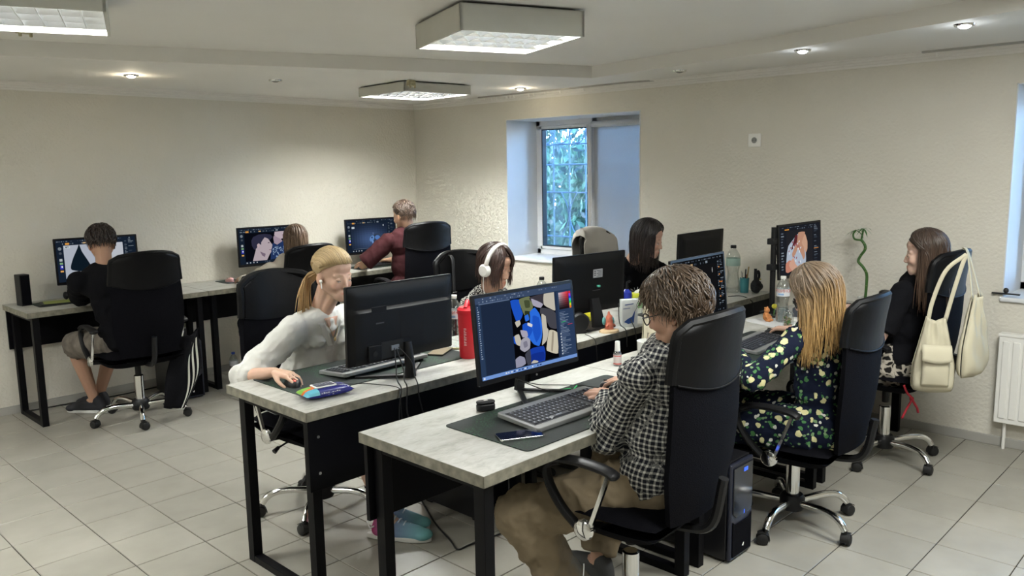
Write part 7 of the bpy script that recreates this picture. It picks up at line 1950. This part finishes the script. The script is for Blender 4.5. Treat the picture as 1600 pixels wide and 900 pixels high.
# far left desk: upright black box speaker, green tablet, headset
r = empty('desk_speaker', (1.615, 6.12, ZD), R(8), 'tall narrow black speaker standing at left end of far desk', 'speaker'); MB().box((0, 0, .105), (.065, .08, .21)).build('cabinet', M_BLKPL, r, bevel=.004); MB().box((0, -.041, .105), (.055, .002, .195)).build('grille', M_MESH, r)
r = empty('tablet', (1.80, 6.02, ZM), R(-12), 'yellow green drawing tablet lying on far left desk', 'tablet'); MB().prism(rrect(.23, .16, .01, 3), 0, .007).build('frame', M_BLKPL, r, bevel=.001); MB().prism(rrect(.19, .13, .004, 2), .007, .0078).build('pad', pm('pad_green', (.20, .24, .04), .5), r)
r = empty('headset', (1.95, 6.14, ZM), R(10), 'black headset lying behind green tablet at far left', 'headset'); MB().tube([(.07 * math.cos(t), .02, .005 + .06 * math.sin(t)) for t in [PI * k / 14 for k in range(15)]], .007, 8).build('headband', M_BLKPL, r, smooth=True)
for s in (-1, 1): MB().sphere((s * .07, .01, .028), (.014, .03, .028), 12, 8).build('ear_cup', M_BLKPL, r, smooth=True)
# computer towers
def tower(x, y, rz, label, w=.185, d=.44, h=.43, led=(.05, .15, 1), front='slab'):
    r = empty('computer_tower', (x, y, 0), rz, label, 'computer', 'black computer towers')
    MB().b2((-w / 2, -d / 2 + .02, .012), (w / 2, d / 2, h)).build('case', pm('case_black', (.008, .008, .010), .35), r, bevel=.004)
    P_ = pm('front_gloss', (.010, .011, .015), .12, spec=.7)
    MB().b2((-w / 2, -d / 2, .012), (w / 2, -d / 2 + .02, h * .99)).build('front_frame', pm('frame_bluish', (.012, .014, .026), .3), r, bevel=.008)
    pr = [(-w * .42, h * .50), (-w * .30, h * .45), (w * .30, h * .45), (w * .42, h * .50), (w * .42, h * .95), (-w * .42, h * .95)]
    m = MB(); m.M = Matrix.Rotation(PI / 2, 4, 'X'); m.prism(pr, d / 2, d / 2 + .006); m.build('upper_door', P_, r, bevel=.002)
    m = MB(); m.M = Matrix.Rotation(PI / 2, 4, 'X'); m.prism([(-w * .42, h * .06), (w * .42, h * .06), (w * .42, h * .42), (w * .30, h * .38), (-w * .30, h * .38), (-w * .42, h * .42)], d / 2, d / 2 + .005); m.build('lower_grille', M_MESH, r, bevel=.002)
    MB().box((w * .08, -d / 2 - .007, h * .90), (.030, .003, .016)).build('power_light', pm('led_blue', (0, 0, .01), emis=led, estr=.7), r, bevel=.001)
    MB().box((w * .05, -d / 2 - .0065, h * .475), (.004, .002, .016)).build('small_light', MATS['led_blue'], r); m = MB(); m.M = Matrix.Rotation(PI / 2, 4, 'X'); m.prism([(.0, h * .13), (.010, h * .12), (.014, h * .155), (.009, h * .15)], d / 2 + .005, d / 2 + .006); m.build('badge', M_PLAST, r)
    for sx in (-1, 1):
        for sy in (-1, 1): MB().box((sx * w * .38, sy * d * .38, .006), (.03, .04, .012)).build('foot', M_RUB, r)
    MB().b2((-w / 2 + .01, d / 2, .03), (w / 2 - .01, d / 2 + .002, h - .02)).build('rear_plate', pm('zinc_plate', (.3, .3, .3), .4, .8), r)
    return r
tower(2.955, 1.765, R(0), 'black computer tower with blue light between the two nearest chairs')
tower(2.545, 2.80, R(0), 'black computer tower under blonde persons desk')
tower(2.52, 5.88, R(-2), 'black computer tower with blue light under far left desk')
tower(4.92, 2.0, R(0), 'black computer tower under last front desk')
o = box_thing('router_box', 2.40, 5.87, .43, (.10, .10, .08), R(5), pm('case_black', (.008, .008, .010), .35), 'small black device with two lights on far left tower', 'device', .006)
bpy.data.objects['router_box'].location = (2.50, 5.82, .4305)
m = MB();
for s in (-1, 1): m.box((s * .02, -.051, .055), (.010, .002, .008))
m.box((0, -.051, .025), (.03, .002, .006)); m.build('indicator', pm('indicator_pale', (.3, .3, .32), .4, emis=(.8, .85, 1), estr=.25), bpy.data.objects['router_box'])
# striped jacket over the far left chair, pale cloth over the window chair, shoulder bag straps
def jacket():
    c = CHAIRS[5]; r = empty('jacket', (2.30, 5.30, 0), R(-2), 'black sports jacket with three white stripes hanging off far left chair', 'jacket')
    def f(u, v): return (lerp(-.07, .13 - .03 * v, u) - .10 * v * v + .012 * math.sin(v * 7 + u * 4), -.03 * math.sin(u * PI) - .02 * v + .014 * math.sin(u * 9 + v * 5), .56 - .46 * v + .03 * u * (1 - v) - .02 * math.sin(u * PI))
    MB().grid(f, 18, 22, .018).build('jacket_cloth', M_TEE, r, smooth=True, auto=False)
    for k in range(3):
        u0 = .60 + .13 * k
        MB().grid(lambda u, v: tuple(Vector(f(u0 + .055 * u, lerp(.10, 1.0, v))) + V3(0, -.024, 0)), 2, 22, .0).build('white_stripe', pm('stripe_white', (.55, .54, .48), .8), r, smooth=True, auto=False)
jacket()
r = empty('draped_cloth', (4.78, 3.42, 0), PI + R(6), 'pale beige cloth draped over back of chair by the window', 'cloth')
def f(u, v):
    U = u * 2 - 1; s = v * 2 - 1; a = abs(s); V = min(1.0, 1.02 - .50 * a - .03 * math.sin(U * 5))
    x, y, z = back_curve(max(-1, min(1, U)), V); top = max(0, 1 - a / .10)
    k = min(1, a / .10); y += (.052 if s > 0 else -.058) * math.sin(k * PI / 2) + .010 * math.sin(U * 8 + s * 4) * a
    return x * 1.13, y, z + .44 + .02 + .040 * top ** .5 - .03 * abs(U) ** 6 + (-.02 * a)
m = MB(); m.grid(f, 34, 44, .004); m.build('cloth_sheet', pm('beige_cloth', (.40, .38, .34), .9, bump=.003, bscale=30), r, smooth=True, auto=False)
def strap(x, y0, z0, z1, rz, label, chair):
    r = empty('bag_strap', (x, y0, 0), rz, label, 'strap', 'black bag straps over chairs')
    MB().tube(spline([(0, .045, z0 - .10), (0, .02, z0 + .008), (0, -.022, z0 + .002), (0, -.03, lerp(z0, z1, .5)), (0, -.03, z1)], 5), .014, 6, flat=.22, upv=(0, 1, 0)).build('webbing', pm('webbing_black', (.02, .02, .022), .5), r, smooth=True, auto=False)
    MB().tube([(-.016, -.036, z1), (.016, -.036, z1), (.016, -.036, z1 - .02), (-.016, -.036, z1 - .02)], .0025, 6, closed=True).build('buckle', M_CHROME, r, smooth=True)
    MB().tube([(0, -.03, z1 - .02), (.0, -.035, z1 - .25)], .016, 6, flat=.2).build('lower_webbing', MATS['webbing_black'], r, smooth=True)
strap(3.22, 3.615, 1.10, .90, PI + R(180), 'black bag strap with buckle over chair of headphone wearer', 4)
strap(1.90, 3.605, 1.115, .86, 0, 'black bag strap hanging over chair of blonde person', 3)
